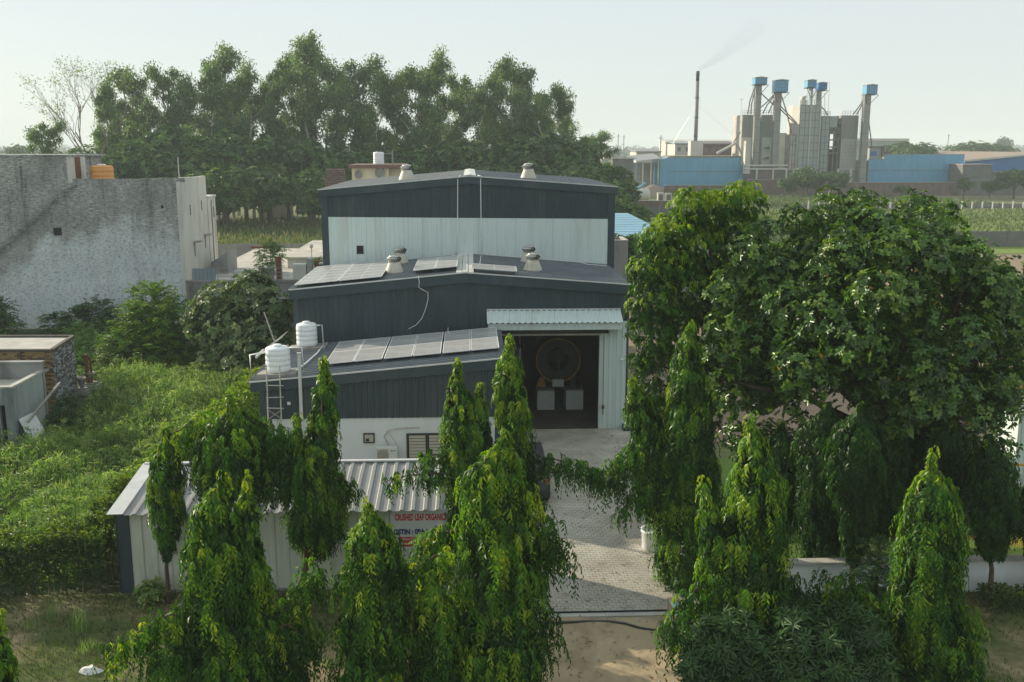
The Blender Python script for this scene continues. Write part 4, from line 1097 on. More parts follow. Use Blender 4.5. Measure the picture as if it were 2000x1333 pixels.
MB().box(-20.0, 72.3, 3.5, -18.4, 72.34, 4.3).build('backing_frame', M['rust'], sh)
bp = thing('column', 'rust brown square column standing on the roof terrace', 'column', (-14.0, 73.2, 3.36))
MB().box(-14.19, 73.05, 3.36, -13.83, 73.4, 5.05).build('shaft', M['rust'], bp)
MB().tube([(-14.1, 73.2, 5.05), (-14.1, 73.2, 5.4)], .015, 5).tube([(-13.95, 73.3, 5.05), (-13.93, 73.3, 5.32)], .015, 5).build('rebar', M['dark_metal'], bp)
kb = thing('kiosk', 'small grey concrete box with a slab top on the terrace beside the brown column', 'concrete box', (-14.9, 73.0, 3.36))
MB().box(-15.25, 72.8, 3.36, -14.45, 73.5, 4.2).build('body', M['conc'], kb); MB().box(-15.4, 72.7, 4.2, -14.3, 73.6, 4.3).build('slab', M['conc_pale'], kb)
wb = thing('cabinet', 'plain off white metal cabinet on the terrace right of the brown column', 'cabinet', (-12.5, 73.2, 3.36))
MB().box(-12.95, 72.9, 3.36, -12.0, 73.5, 4.52).build('body', M['ac_white'], wb); MB().box(-12.93, 72.885, 3.45, -12.03, 72.9, 4.45).build('door', M['far_white'], wb)
MB().box(-11.95, 73.0, 3.36, -11.6, 73.7, 4.9).build('post', M['steel_rail'], wb)
dk = thing('dark_box', 'dark open box with a white top at the terrace edge near the hall roof', 'box', (-10.7, 73.2, 3.36))
MB().box(-11.0, 72.9, 3.36, -10.3, 73.5, 4.5).build('body', M['dark_metal'], dk); MB().box(-11.06, 72.85, 4.5, -10.24, 73.56, 4.6).build('top', M['conc_pale'], dk)
lv = thing('roof_annex', 'flat white roofed block standing further back on the terrace', 'building', (-12, 80, 3.36))
MB().box(-14.6, 80, 3.36, -7.6, 94, 4.15).build('wall', M['far_white'], lv); MB().box(-14.8, 79.8, 4.15, -7.4, 94.2, 4.28).build('roof', M['conc_pale'], lv)
MB().tube([(-12.6, 79.5, 3.36), (-12.6, 79.5, 5.0)], .04, 6).lathe([(.05, 0), (.16, .12), (.12, .3), (.02, .36)], (-12.6, 79.5, 5.0), 10).build('globe_light', M['wood_pole'], lv)
stp = thing('step_bench', 'red and pale striped concrete steps against the far precast wall', 'steps', (-24.4, 117, 0))
for k in range(4):
    MB().box(-25.6, 117.4 - .1 * k, 1.2 - .32 * k, -23.0, 117.9, 1.48 - .32 * k).build('step', M['rust'] if k % 2 == 0 else M['conc_pale'], stp)

def panel_wall(label, x0, x1, y, h, pw, material, name='precast_wall', group=None, cap=False, postm='conc'):
    t = thing(name, label, 'wall', ((x0 + x1) / 2, y, 0), group)
    n = max(1, round((x1 - x0) / pw)); w = (x1 - x0) / n
    for i in range(n):
        for k in range(3):
            z0 = h * .96 * k / 3
            MB().box(x0 + i * w + .08, y, z0 + .004, x0 + (i + 1) * w - .08, y + .06, z0 + h * .96 / 3 - .012).build('panel', material, t)
    for i in range(n + 1):
        MB().box(x0 + i * w - .08, y - .05, 0, x0 + i * w + .08, y + .11, h).build('post', M[postm], t)
    return t
panel_wall('grey precast wall between the terrace house and the crop field', -48, -6, 118.4, 1.75, 3.5, M['conc'])

# ------------------------------------------------------------------ cream house with dishes behind the rear hall
cz = at(690, 325, 96)
ch = thing('cream_house', 'cream flat roofed house with two round dishes behind the rear hall', 'house', (cz.x + 2, 96, 0))
x0, x1 = at(687, 330, 96).x, at(759, 330, 96).x; zt = at(700, 329, 96).z
MB().box(x0, 96, 0, x1, 102, zt).build('wall', M['cream_wall'], ch)
x2 = at(785, 330, 96).x
MB().box(x1 + .002, 96.8, 0, x2, 102, zt - .05).build('wing', M['cream_wall'], ch)
MB().box(x0 - .25, 95.7, zt, x2 + .15, 102.3, zt + .32).build('roof', M['brown_trim'], ch)
for k, px in enumerate((700, 742)):
    c = at(px, 341 if k == 0 else 338, 95.8)
    d = thing('satellite_dish', ['smaller pale dish on the left of the cream house wall', 'larger pale dish on the right of the cream house wall'][k], 'satellite dish', (c.x, 95.9, c.z), 'dishes on the cream house')
    b = MB(); R = .38 if k == 0 else .46
    prof = [(.02, 0), (R * .4, -.02), (R * .8, -.08), (R, -.14), (R * .97, -.17)]
    n = 18
    for rr, yy in prof:
        for q in range(n): b.v.append((rr * math.cos(6.2832 * q / n), yy, rr * math.sin(6.2832 * q / n)))
    for i in range(4):
        for q in range(n): b.f.append((i * n + q, i * n + (q + 1) % n, (i + 1) * n + (q + 1) % n, (i + 1) * n + q))
    b.build('reflector', M['roof_pale'], d, smooth=True, local=True)
    MB().bar((0, -.02, 0), (0, .12, -.3), .05).bar((0, -.02, -R * .8), (0, -.45, -.1), .03).build('arm', M['steel_rail'], d, local=True)
ct = at(740, 322, 98)
tank('small white water tank on the cream house roof', (ct.x, 98, zt + .32), .52, 1.25, 'white_plastic', 'dark_metal', 'cream house tank', 5)
MB()
pz = at(767, 318, 98)
cp = thing('roof_pole', 'thin pole with a cross pipe beside the tank on the cream house', 'pole', (pz.x, 98, zt + .32))
MB().box(pz.x - .07, 97.95, zt + .32, pz.x + .07, 98.05, zt + 1.7).build('post', M['conc'], cp); MB().tube([(pz.x, 98, zt + 1.35), (ct.x + .5, 98, zt + 1.35)], .03, 5).build('pipe', M['steel_rail'], cp)
tl0, tl1 = at(634, 362, 84), at(670, 334, 84)
th = thing('tiled_roof_hut', 'small hut with a steep brown tiled roof left of the cream house', 'hut', ((tl0.x + tl1.x) / 2, 84, 0))
MB().box(tl0.x + .1, 84.3, 0, tl1.x - .1, 87, 9.7).build('wall', M['cream_wall'], th)
nt_ = 9
for k in range(nt_):
    f = k / nt_; z = 9.55 + f * 1.55; y = 84.0 + f * 1.2
    MB().hexa([(tl0.x, y - .05, z), (tl1.x, y - .05, z), (tl1.x, y + .14, z + .12), (tl0.x, y + .14, z + .12), (tl0.x, y - .05, z + .07), (tl1.x, y - .05, z + .07), (tl1.x, y + .14, z + .19), (tl0.x, y + .14, z + .19)]).build('tile_course', M['brown_tile'], th)
MB().hexa([(tl0.x+.02, 84.05, 9.5), (tl1.x-.02, 84.05, 9.5), (tl1.x-.02, 86.6, 9.5), (tl0.x+.02, 86.6, 9.5), (tl0.x+.02, 85.2, 11.0), (tl1.x-.02, 85.2, 11.0), (tl1.x-.02, 85.4, 11.0), (tl0.x+.02, 85.4, 11.0)]).build('roof', M['brown_tile'], th)

# ------------------------------------------------------------------ brick block and hut at the left edge
def brick_face(parent, P, U, w, h, n, rows, material, r, gap=.012, proud=.025, skip=None):
    """courses of bricks laid on a wall plane; joined because single bricks are below ten pixels"""
    U = Vector(U).normalized(); Nn = Vector((U.y, -U.x, 0)); P = Vector(P)
    bw, bh = w / n, h / rows; V, F, T = [], [], []
    for j in range(rows):
        for i in range(-1, n):
            u0 = (i + (.5 if j % 2 else 0)) * bw; u1 = min(u0 + bw, w); u0 = max(u0, 0)
            if u1 - u0 < .03: continue
            if skip and skip((u0 + u1) / 2, (j + .5) * bh): continue
            pr = proud * r.uniform(.5, 1.1); a = P + U * (u0 + gap / 2); b = P + U * (u1 - gap / 2); z0, z1 = j * bh + gap / 2, (j + 1) * bh - gap / 2
            m = len(V)
            for q, zz in ((a, z0), (b, z0), (b, z1), (a, z1)): V.append((q.x, q.y, P.z + zz))
            for q, zz in ((a, z0), (b, z0), (b, z1), (a, z1)): V.append((q.x + Nn.x * pr, q.y + Nn.y * pr, P.z + zz))
            F += [(m+4, m+5, m+6, m+7), (m, m+1, m+5, m+4), (m+1, m+2, m+6, m+5), (m+2, m+3, m+7, m+6), (m+3, m, m+4, m+7)]
            T += [r.random()] * 5
    off = np.array(root_loc(parent))
    o = link('brickwork', raw_mesh('brickwork', np.array(V) - off, np.array(F), np.array(T), material), parent); o['kind'] = 'stuff'
bk = thing('brick_block', 'flat roofed block of sooty yellow brick with a blue door and a whitened side wall', 'building', (-22, 47.8, 0))
r_ = random.Random(12)
fl, fr, br_, bl = Vector((-30, 47.9, 0)), Vector((-20.12, 47.7, 0)), Vector((-20.5, 51.3, 0)), Vector((-30, 51.6, 0))
HB = 3.42
up = lambda p, z: (p.x, p.y, z)
MB().hexa([fl, fr, br_, bl, up(fl, HB - .12), up(fr, HB - .12), up(br_, HB - .12), up(bl, HB - .12)]).build('wall', M['mortar_dark'], bk)
MB().hexa([up(fl, HB - .118), up(fr, HB - .118), up(br_, HB - .118), up(bl, HB - .118), up(fl, HB - .1), up(fr, HB - .1), up(br_, HB - .1), up(bl, HB - .1)]).build('roof', M['conc_pale'], bk)
MB().bar(up(fl, HB - .05), up(fr, HB - .05), .2, .1).bar(up(fr, HB - .045), up(br_, HB - .045), .2, .1).bar(up(br_, HB - .05), up(bl, HB - .05), .2, .1).build('parapet', M['mortar_dark'], bk)
brick_face(bk, (-26.5, 47.82, 0), fr - Vector((-26.5, 47.82, 0)), (fr - Vector((-26.5, 47.82, 0))).length, 3.3, 27, 40, M['brick_yellow'], r_, skip=lambda u, z: (3.95 < u < 5.35 and z < 2.3) or 2.3 < z < 2.45)
brick_face(bk, fr, br_ - fr, (br_ - fr).length, 3.3, 15, 40, M['brick_white'], r_, gap=.03)
MB().box(-22.6, 47.62, .5, -21.35, 47.70, 2.35).build('door', M['blue_door'], bk)
MB().box(-23.6, 47.2, 2.36, -20.3, 47.74, 2.46).build('lintel_slab', M['conc'], bk)
hu = thing('plaster_hut', 'low hut with mouldy blue plaster and a dark doorway at the left edge', 'hut', (-22.5, 42.6, 0))
MB().box(-30, 41.75, 0, -20.0, 41.95, 2.9).box(-19.62, 41.752, 0, -19.42, 44.8, 2.9).box(-20.0, 41.751, 2.2, -19.621, 41.949, 2.9).box(-19.75, 41.7, 0, -19.40, 41.748, 2.98).build('wall', M['hut_plaster'], hu)
MB().box(-30, 41.96, 2.5, -19.63, 44.8, 2.62).build('roof', M['conc_pale'], hu)
MB().box(-30, 41.72, 2.902, -19.4, 41.98, 3.0).box(-19.64, 41.981, 2.902, -19.401, 44.9, 3.0).build('parapet', M['conc_pale'], hu)
MB().box(-30, 44.9, 0, -19.42, 45.1, 3.35).box(-30, 44.82, 3.352, -19.4, 45.16, 3.42).build('back_wall', M['terrace_wall'], hu)
MB().box(-21.6, 41.73, 0, -20.05, 41.752, 1.75).build('doorway', M['black'], hu)
MB().hexa([(-23, 41.0, 2.35), (-20.1, 41.0, 2.35), (-20.1, 41.75, 2.55), (-23, 41.75, 2.55), (-23, 41.0, 2.42), (-20.1, 41.0, 2.42), (-20.1, 41.75, 2.62), (-23, 41.75, 2.62)]).build('door_hood', M['hut_plaster'], hu)
bd = thing('leaning_board', 'weathered white board leaning on the blue plaster hut', 'board', (-18.8, 42.8, 0))
MB().hexa([(-18.75, 41.9, .15), (-18.6, 43.1, .15), (-18.57, 43.1, .17), (-18.72, 41.9, .17), (-19.38, 42.0, 1.5), (-19.25, 43.2, 1.5), (-19.22, 43.2, 1.52), (-19.35, 42.0, 1.52)]).build('board', M['white_wall'], bd)
tag(MB().bar((-18.9, 41.8, 1.45), (-19.0, 45.6, 2.25), .09).build('pole', M['conc']), 'grey concrete pole lying aslant along the hut side above the white board', 'pole')

# ornamental gate pillars and the painted wall of the overgrown plot
def pillar(label, px, py_top, Y, w, ball=.3):
    c = at(px, py_top, Y); H = c.z
    t = thing('ornamental_pillar', label, 'pillar', (c.x, Y, 0), 'urn topped pillars in the overgrown plot')
    MB().box(-w/2, -w/2, 0, w/2, w/2, H - .85).build('shaft', M['terrace_wall'], t, local=True)
    MB().box(-w*.72, -w*.72, H - .85, w*.72, w*.72, H - .74).box(-w*.55, -w*.55, H - .739, w*.55, w*.55, H - .62).box(-w*.36, -w*.36, H - .619, w*.36, w*.36, H - .52).build('cap', M['conc'], t, local=True)
    MB().lathe([(.10, -.52), (.09, -.44), (.14, -.36), (.20, -.10), (.25, -.02), (.25, .03), (.18, .03), (.15, -.1), (.02, -.1)], (0, 0, H), 14).build('urn', M['conc'], t, smooth=True, local=True)
    t['label'] = label
    return t
pillar('short urn topped pillar nearest the whitened brick wall', 159, 739, 51.2, .62)
pillar('broad urn topped pillar second from the whitened brick wall', 177, 728, 51.9, .8)
pillar('grey urn topped pillar in the middle of the weeds', 258, 714, 55.2, .75)
pillar('urn topped pillar near the painted end of the plot wall', 388, 712, 56.4, .75)
pw_ = thing('plot_wall', 'low dark plot wall with faded blue and red painted panels', 'wall', (-15, 54.6, 0))
wx0, wx1 = at(268, 740, 54.6).x, at(500, 740, 54.6).x; wz = at(350, 740, 54.6).z
MB().box(wx0, 54.6, 0, wx1, 54.8, wz - .06).build('wall', M['terrace_wall'], pw_); MB().box(wx0, 54.55, wz - .06, wx1, 54.86, wz).build('coping', M['conc_pale'], pw_)
for (a, b, m) in ((290, 302, 'blue_door'), (408, 420, 'red_paint'), (425, 438, 'red_paint'), (452, 466, 'red_paint')):
    xa, xb = at(a, 745, 54.6).x, at(b, 745, 54.6).x
    MB().box(xa, 54.588, wz - .95, xb, 54.6 - .002, wz - .12).build('painted_panel', M[m], pw_)
rp = thing('rusty_post', 'rusty post standing behind the whitened brick corner', 'post', (-20.1, 51.8, 0))
MB().box(-20.2, 51.7, 0, -20.05, 51.85, 2.3).box(-19.95, 51.75, 0, -19.87, 51.83, 2.2).build('post', M['rust'], rp)

# ------------------------------------------------------------------ right side of the yard
bw = thing('boundary_wall', 'low pale boundary wall with a white coping behind the right hand mast trees', 'wall', (13, 27.0, 0))
MB().box(8.7, 26.95, 0, 30, 27.15, .98).build('wall', M['white_wall'], bw)
x = 8.65
while x < 30:
    MB().box(x, 26.88, .98, x + 1.98, 27.22, 1.05).build('coping', M['conc_pale'], bw); x += 2.0
MB().box(8.65, 26.9, 0, 8.695, 27.2, 1.1).build('pier', M['white_wall'], bw)
pk = thing('painted_parapet', 'dusty pink roadside parapet with pale teal painted triangles', 'parapet', (5.6, 23.5, 0))
MB().box(5.42, 20.6, 0, 5.72, 25.7, .62).build('wall', M['pink_wall'], pk)
for k in range(9):
    y = 25.5 - k * .54
    b = MB(); b.v = [(5.418, y, .12), (5.418, y - .50, .12), (5.418, y - .25, .56), (5.408, y, .12), (5.408, y - .50, .12), (5.408, y - .25, .56)]; b.f = [(3, 4, 5), (0, 3, 5, 2), (1, 2, 5, 4), (0, 1, 4, 3)]
    b.build('triangle', M['teal_paint'], pk)
    b = MB(); b.v = [(5.44, y, .621), (5.44, y - .5, .621), (5.69, y - .25, .621), (5.44, y, .628), (5.44, y - .5, .628), (5.69, y - .25, .628)]; b.f = [(3, 5, 4), (0, 2, 5, 3), (1, 4, 5, 2), (0, 3, 4, 1)]
    b.build('triangle', M['teal_paint'], pk)
pc = gr(1268, 1074)
pt = thing('planter', 'white cylindrical planter at the right edge of the paved drive', 'planter', (pc.x + .1, pc.y, .035))
MB().lathe([(.30, 0), (.34, .05), (.37, .6), (.40, .62), (.40, .68), (.34, .68), (.33, .58), (.01, .58)], (pc.x + .1, pc.y, .035), 24).build('pot', M['white_plastic'], pt, smooth=True)
# yellow play frame and white ribbed building at the right edge
yf = thing('yellow_frame', 'yellow painted steel frame with mesh behind the boundary wall', 'frame', (16.8, 31, 0))
ya = at(1890, 1085, 30).x
for xk in (ya + .3, ya + .4, ya + 2.2, ya + 2.3):
    MB().box(xk, 30, 0, xk + .07, 30.07, 3.0).build('post', M['yellow_frame'], yf)
MB().bar((ya - .9, 30.03, 1.9), (ya + .34, 30.03, .5), .07).bar((ya + .34, 30.03, .6), (ya - .6, 30.03, .05), .07).bar((ya - .9, 30.02, 2.9), (ya + 2.3, 30.02, 2.9), .07).build('brace', M['yellow_frame'], yf)
mb = MB()
for k in range(26): mb.bar((ya + .5 + k * .065, 30.1, .05), (ya + .5 + k * .065, 30.1, 1.7), .012)
for k in range(24): mb.bar((ya + .5, 30.115, .1 + k * .066), (ya + 2.2, 30.115, .1 + k * .066), .012)
mb.build('mesh', M['yellow_frame'], yf)
wr = thing('white_building', 'white ribbed metal cabin at the right edge, partly behind the big broadleaf tree', 'building', (20, 36, 0))
wx = at(1984, 880, 36).x
MB().box(wx + .05, 36.05, 0, wx + 8, 38, 2.85).build('wall', M['white_steel'], wr)
clad(wr, 'cladding_sheet', wx, wx + 6, 36.0, 0, 2.85, M['white_steel'], .25, .03, 1.0)
MB().box(wx - .1, 35.9, 2.85, wx + 8.1, 38.1, 2.95).build('roof', M['roof_pale'], wr)
wr.location = wr.location

# dark vehicle behind the tree arm
def car():
    t = thing('parked_car', 'dark estate car parked on the pavers and mostly hidden by mast tree foliage', 'car', (1.95, 36.6, .04))
    W, x0 = 1.78, -.89
    prof = [(-2.1, .35), (-2.15, .62), (-2.05, .95), (-1.95, 1.02), (-1.75, 1.62), (-1.55, 1.70), (.35, 1.72), (.95, 1.08), (1.9, .98), (2.1, .75), (2.12, .38), (1.75, .3), (-1.8, .3)]
    b = MB(); n = len(prof)
    for s in (-1, 1):
        for (y, z) in prof:
            inset = .0 if z < 1.0 else .16 * (z - 1.0) / .7
            b.v.append((s * (W / 2 - inset), y, z))
    b.f.append(tuple(range(n))); b.f.append(tuple(range(2 * n - 1, n - 1, -1)))
    for i in range(n):
        j = (i + 1) % n; b.f.append((j, i, n + i, n + j))
    b.build('body', M['car_paint'], t, local=True)
    MB().hexa([(-.66, -2.03, 1.08), (.66, -2.03, 1.08), (.66, -1.93, 1.08), (-.66, -1.93, 1.08), (-.6, -1.83, 1.56), (.6, -1.83, 1.56), (.6, -1.75, 1.56), (-.6, -1.75, 1.56)]).build('rear_window', M['car_glass'], t, local=True)
    for s in (-1, 1):
        MB().hexa([(s * .80, -1.5, 1.12), (s * .885, -1.5, 1.12), (s * .885, .55, 1.12), (s * .80, .55, 1.12), (s * .70, -1.4, 1.60), (s * .76, -1.4, 1.60), (s * .76, .2, 1.60), (s * .70, .2, 1.60)]).build('side_window', M['car_glass'], t, local=True)
        MB().box(s * .82 - .08, -2.16, .85, s * .82 + .06, -2.06, 1.05).build('tail_light', M['red_paint'], t, local=True)
        for y in (-1.35, 1.35):
            o = MB(); k = 20
            for xx, rr in ((0, .20), (0, .33), (.05, .345), (.18, .345), (.22, .33), (.22, .20)):
                for q in range(k): o.v.append((s * (W / 2 - .02) - s * .2 + s * xx, y + rr * math.cos(6.2832 * q / k), .34 + rr * math.sin(6.2832 * q / k)))
            for i in range(5):
                for q in range(k): o.f.append((i * k + q, i * k + (q + 1) % k, (i + 1) * k + (q + 1) % k, (i + 1) * k + q))
            wh = o.build('wheel', M['rubber'], t, local=True)
            o = MB()
            for xx, rr in ((.20, .20), (.17, .10), (.19, .02)):
                for q in range(k): o.v.append((s * (W / 2 - .02) - s * .2 + s * xx, y + rr * math.cos(6.2832 * q / k), .34 + rr * math.sin(6.2832 * q / k)))
            for i in range(2):
                for q in range(k): o.f.append((i * k + q, i * k + (q + 1) % k, (i + 1) * k + (q + 1) % k, (i + 1) * k + q))
            o.build('rim', M['galv'], wh, local=True)
    MB().box(-.88, -2.24, .38, .88, -2.13, .62).build('bumper', M['dark_metal'], t, local=True)
    MB().box(-.26, -2.175, .66, .26, -2.12, .78).build('number_plate', M['ac_white'], t, local=True)
    return t
car()
bgp = gr(176, 1312)
bag = MB(); r_ = random.Random(2)
for k in range(9):
    a = k * 6.2832 / 9; bag.v.append((.3 * math.cos(a) * r_.uniform(.6, 1.2), .2 * math.sin(a) * r_.uniform(.6, 1.2), .01))
for k in range(9):
    a = k * 6.2832 / 9; bag.v.append((.16 * math.cos(a) * r_.uniform(.5, 1.3), .1 * math.sin(a) * r_.uniform(.5, 1.3), .1 + r_.uniform(0, .06)))
for k in range(9): bag.f.append((k, (k + 1) % 9, 9 + (k + 1) % 9, 9 + k))
bag.f.append(tuple(range(9, 18)))
o = bag.build('plastic_bag', M['paper']); o.location = (bgp.x, bgp.y, .005); tag(o, 'crumpled white plastic bag on the bare soil', 'bag')

# ------------------------------------------------------------------ buildings beyond the yard, right
cb0, cb1 = at(1196, 471, 68), at(1227, 471, 68)
cbk = thing('concrete_block', 'stained grey concrete shaft with an open top beside the rear hall', 'concrete shaft', (cb0.x + .5, 68, 0))
MB().box(cb0.x, 68, 0, cb1.x, 68.2, cb0.z).box(cb0.x, 70.6, 0, cb1.x, 70.8, cb0.z).box(cb0.x, 68.201, 0, cb0.x + .2, 70.599, cb0.z).box(cb1.x - .2, 68.201, 0, cb1.x, 70.599, cb0.z).box(cb0.x + .201, 68.201, 0, cb1.x - .201, 70.599, cb0.z - .5).build('wall', M['terrace_wall'], cbk)
MB().box(cb0.x - .02, 67.98, cb0.z + .001, cb1.x + .02, 68.22, cb0.z + .06).box(cb1.x - .22, 68.221, cb0.z + .001, cb1.x + .02, 70.8, cb0.z + .06).build('rim', M['conc_pale'], cbk)
be0, be1 = at(1180, 471, 90), at(1330, 471, 90); br0 = at(1180, 419, 101); br1 = at(1226, 419, 101)
bs = thing('blue_roof_shed', 'shed with a broad pale blue sheet roof behind the concrete shaft', 'shed', (14, 90, 0))
MB().box(be0.x - 4, 90.3, 0, be1.x, 104, be0.z - .1).build('wall', M['conc'], bs)
b = MB().hexa([(be0.x - 4, 90, be0.z), (be1.x, 90, be0.z), (br1.x, 101, br0.z), (br0.x - 4, 101, br0.z), (be0.x - 4, 90, be0.z + .12), (be1.x, 90, be0.z + .12), (br1.x, 101, br0.z + .12), (br0.x - 4, 101, br0.z + .12)])
b.build('roof', M['pale_blue_roof'], bs)
sb = MB(); sl_ = (br0.z - be0.z) / 11.0
for k in range(1, 11):
    y = 90 + k; xr = be1.x + (br1.x - be1.x) * k / 11 - .1
    sb.bar((be0.x - 4, y, be0.z + .13 + sl_ * k), (xr, y, be0.z + .13 + sl_ * k), .05, .03)
sb.build('sheet_lap', M['pale_blue_roof'], bs)
gw0, gw1 = at(1232, 470, 86), at(1420, 500, 86)
panel_wall('stained grey wall in front of the pale blue roof', at(1228, 470, 86).x, at(1420, 470, 86).x, 86, at(1260, 478, 86).z if at(1260, 478, 86).z > 1 else 3.0, 4.0, M['conc'], 'stained_wall')
panel_wall('grey compound wall at the far right behind the big broadleaf tree', 45, 96, 128, 2.1, 5.0, M['far_grey'], 'compound_wall', postm='far_grey')
panel_wall('dull compound wall with posts below the tanker', at(1232, 400, 185).x, at(1345, 400, 185).x, 185, at(1260, 404, 185).z, 5.0, M['far_grey'], 'compound_wall')
rw = thing('red_wall', 'strip of red brick wall rising behind the compound wall below the tanker', 'wall', (45, 187, 0))
MB().box(at(1232, 400, 187).x, 187, 0, at(1310, 400, 187).x, 187.3, at(1260, 393, 187).z).build('wall', M['far_brick'], rw)
MB().box(at(1231, 400, 187).x, 186.9, at(1260, 393, 187).z, at(1311, 400, 187).x, 187.4, at(1260, 392, 187).z).build('coping', M['conc_pale'], rw)
tk = thing('tanker', 'pale cylindrical tank lying behind the red wall', 'tank', (at(1235, 385, 196).x, 196, 0))
tcx = at(1236, 382, 196); 
tb2 = MB(); tb2.tube([(tcx.x - 1.5, 199, tcx.z), (tcx.x, 196.6, tcx.z), (tcx.x + 3.0, 196, tcx.z), (tcx.x + 3.3, 196, tcx.z)], [1.2, 1.3, 1.3, .9], 20).build('barrel', M['far_white'], tk, smooth=True)
MB().box(tcx.x - 1, 195.4, 0, tcx.x + 3, 197, tcx.z - 1.1).build('cradle', M['far_grey'], tk)
gt = thing('equipment_boxes', 'grey framed equipment cabinets behind the compound wall', 'cabinet', (at(1296, 385, 192).x, 192, 0))
xa, xb = at(1285, 385, 192).x, at(1312, 385, 192).x; za = at(1290, 377, 192).z
MB().box(xa, 192, 0, (xa + xb) / 2 - .2, 193, za).box((xa + xb) / 2 + .2, 192, 0, xb, 193, za - .1).build('cabinet', M['far_white'], gt)
MB().box(xa + .2, 191.95, 1, (xa + xb) / 2 - .4, 191.99, za - .3).box((xa + xb) / 2 + .4, 191.95, 1, xb - .2, 191.99, za - .4).build('door', M['far_grey'], gt)
pf = thing('post_fence', 'long row of white concrete posts along the far field', 'fence', (110, 205, 0))
k = 0
for px in range(1580, 2040, 20):
    p = gr(px, 413, 0); p2 = at(px, 395 if k % 5 else 393, 206)
    MB().box(p2.x - .12, 206, 0, p2.x + .12, 206.22, p2.z).build('post', M['far_white'], pf); k += 1
for zz in (.7, 1.2):
    MB().box(at(1580, 400, 206.1).x, 206.1, zz, at(2030, 400, 206.1).x, 206.13, zz + .03).build('wire', M['galv'], pf)
MB().box(at(1560, 400, 208).x, 208, 0, at(2040, 400, 208).x, 208.3, .9).build('low_wall', M['far_grey'], pf)
# ------------------------------------------------------------------ the far rice mill
FY = 268.0
def wx_(x, Y): return at(x, 300, Y).x
def wz_(y, Y): return at(1500, y, Y).z
def ribs(parent, name, x0, x1, z0, z1, y, nx, nz, w, m):
    b = MB()
    for i in range(nx + 1):
        x = x0 + (x1 - x0) * i / nx; b.box(x - w / 2, y - .06, z0, x + w / 2, y - .002, z1)
    for j in range(nz + 1):
        z = z0 + (z1 - z0) * j / nz; b.box(x0, y - .05, z - w / 2, x1, y - .003, z + w / 2)
    b.build(name, M[m], parent)
# blue shed A with an open lean-to on its left
sa = thing('blue_shed', 'light blue steel shed with a torn lean-to beside the tall chimney', 'shed', (wx_(1380, FY), FY, 0))
x0, x1, zt, zb = wx_(1307, FY), wx_(1455, FY), wz_(308, FY), wz_(362, FY)
MB().box(x0, FY, 0, x1, FY + 14, zt - .2).build('wall', M['far_grey'], sa)
def panels(parent, x0, x1, y, z0, z1, w, m, m2=None):
    n = max(1, round((x1 - x0) / w)); d = (x1 - x0) / n
    for i in range(n):
        MB().box(x0 + i * d + .02, y - .08 - .02 * (i % 2), z0, x0 + (i + 1) * d - .02, y - .002, z1).build('cladding_panel', M[m], parent)
zm = wz_(335, FY)
panels(sa, x0, x1, FY, zm, zt, 1.6, 'far_blue'); panels(sa, x0, x1, FY, zb, zm - .12, 1.6, 'far_blue')
MB().hexa([(x0 - 2.2, FY + .1, 0), (x0 - .02, FY - .1, 0), (x0 - .02, FY + 14, 0), (x0 - 2.2, FY + 14, 0), (x0 - 2.2, FY + .1, zt - .6), (x0 - .02, FY - .1, zt), (x0 - .02, FY + 14, zt), (x0 - 2.2, FY + 14, zt - .6)]).build('end_wall', M['far_blue'], sa)
MB().prism([(x0 - .3, zt), (x1 + .2, zt + .15), (x1 + .2, zt + .4), (x0 + 2, zt + .45), (x0 - .3, zt + .25)], FY - .2, FY + 14).build('roof', M['brown_roof'], sa)
lx = wx_(1243, FY)
MB().hexa([(lx, FY - 1, zt - 1.0), (x0 - 2.1, FY - 1, zt - .3), (x0 - 1.5, FY + 16, zt + .9), (lx, FY + 16, zt + .2), (lx, FY - 1, zt - .9), (x0 - 2.1, FY - 1, zt - .2), (x0 - 1.5, FY + 16, zt + 1.0), (lx, FY + 16, zt + .3)]).build('lean_to_roof', M['roof_pale'], sa)
for px in (1243, 1256, 1272, 1286):
    MB().box(wx_(px, FY) - .1, FY - .6, 0, wx_(px, FY) + .1, FY - .4, zt - .9).build('post', M['far_blue'] if px == 1243 else M['far_white'], sa)
MB().bar((lx - 1.2, FY - 4, 1.0), (lx + 2.4, FY - 1, 3.2), .5).build('chute', M['far_blue'], sa)
MB().box(lx, FY + 9, 0, x0 - 2.3, FY + 9.2, zt - 1.5).build('back_wall', M['conc_pale'], sa)
sp = thing('sand_heap', 'heap of orange husk below the torn lean-to', 'heap', (lx + 3, FY - 3, 0))
hb = MB(); r_ = random.Random(3); n = 24
for j, rr in enumerate((1.0, .75, .45, .12)):
    for q in range(n):
        a = 6.2832 * q / n; k = rr * r_.uniform(.88, 1.1); hb.v.append((lx + 4 + 6.0 * k * math.cos(a), FY - 4 + 3.0 * k * math.sin(a), j * .95 + r_.uniform(-.1, .1) * (j > 0)))
for j in range(3):
    for q in range(n): hb.f.append((j*n+q, j*n+(q+1)%n, (j+1)*n+(q+1)%n, (j+1)*n+q))
hb.f.append(tuple(3 * n + q for q in range(n)))
hb.build('heap', M['brown_roof'], sp, smooth=True)
gb = thing('grey_block_house', 'windowless dark grey block house left of the torn lean-to', 'building', (wx_(1217, 255), 255, 0))
MB().box(wx_(1197, 255), 255, 0, wx_(1238, 255), 262, wz_(312, 255)).build('wall', M['far_grey'], gb)
MB().box(wx_(1197, 255) - .2, 254.8, wz_(312, 255), wx_(1238, 255) + .2, 262.2, wz_(310, 255)).build('parapet', M['far_grey'], gb)
MB().box(wx_(1200, 255), 254.93, wz_(352, 255), wx_(1207, 255), 254.99, wz_(344, 255)).build('window', M['conc_pale'], gb)
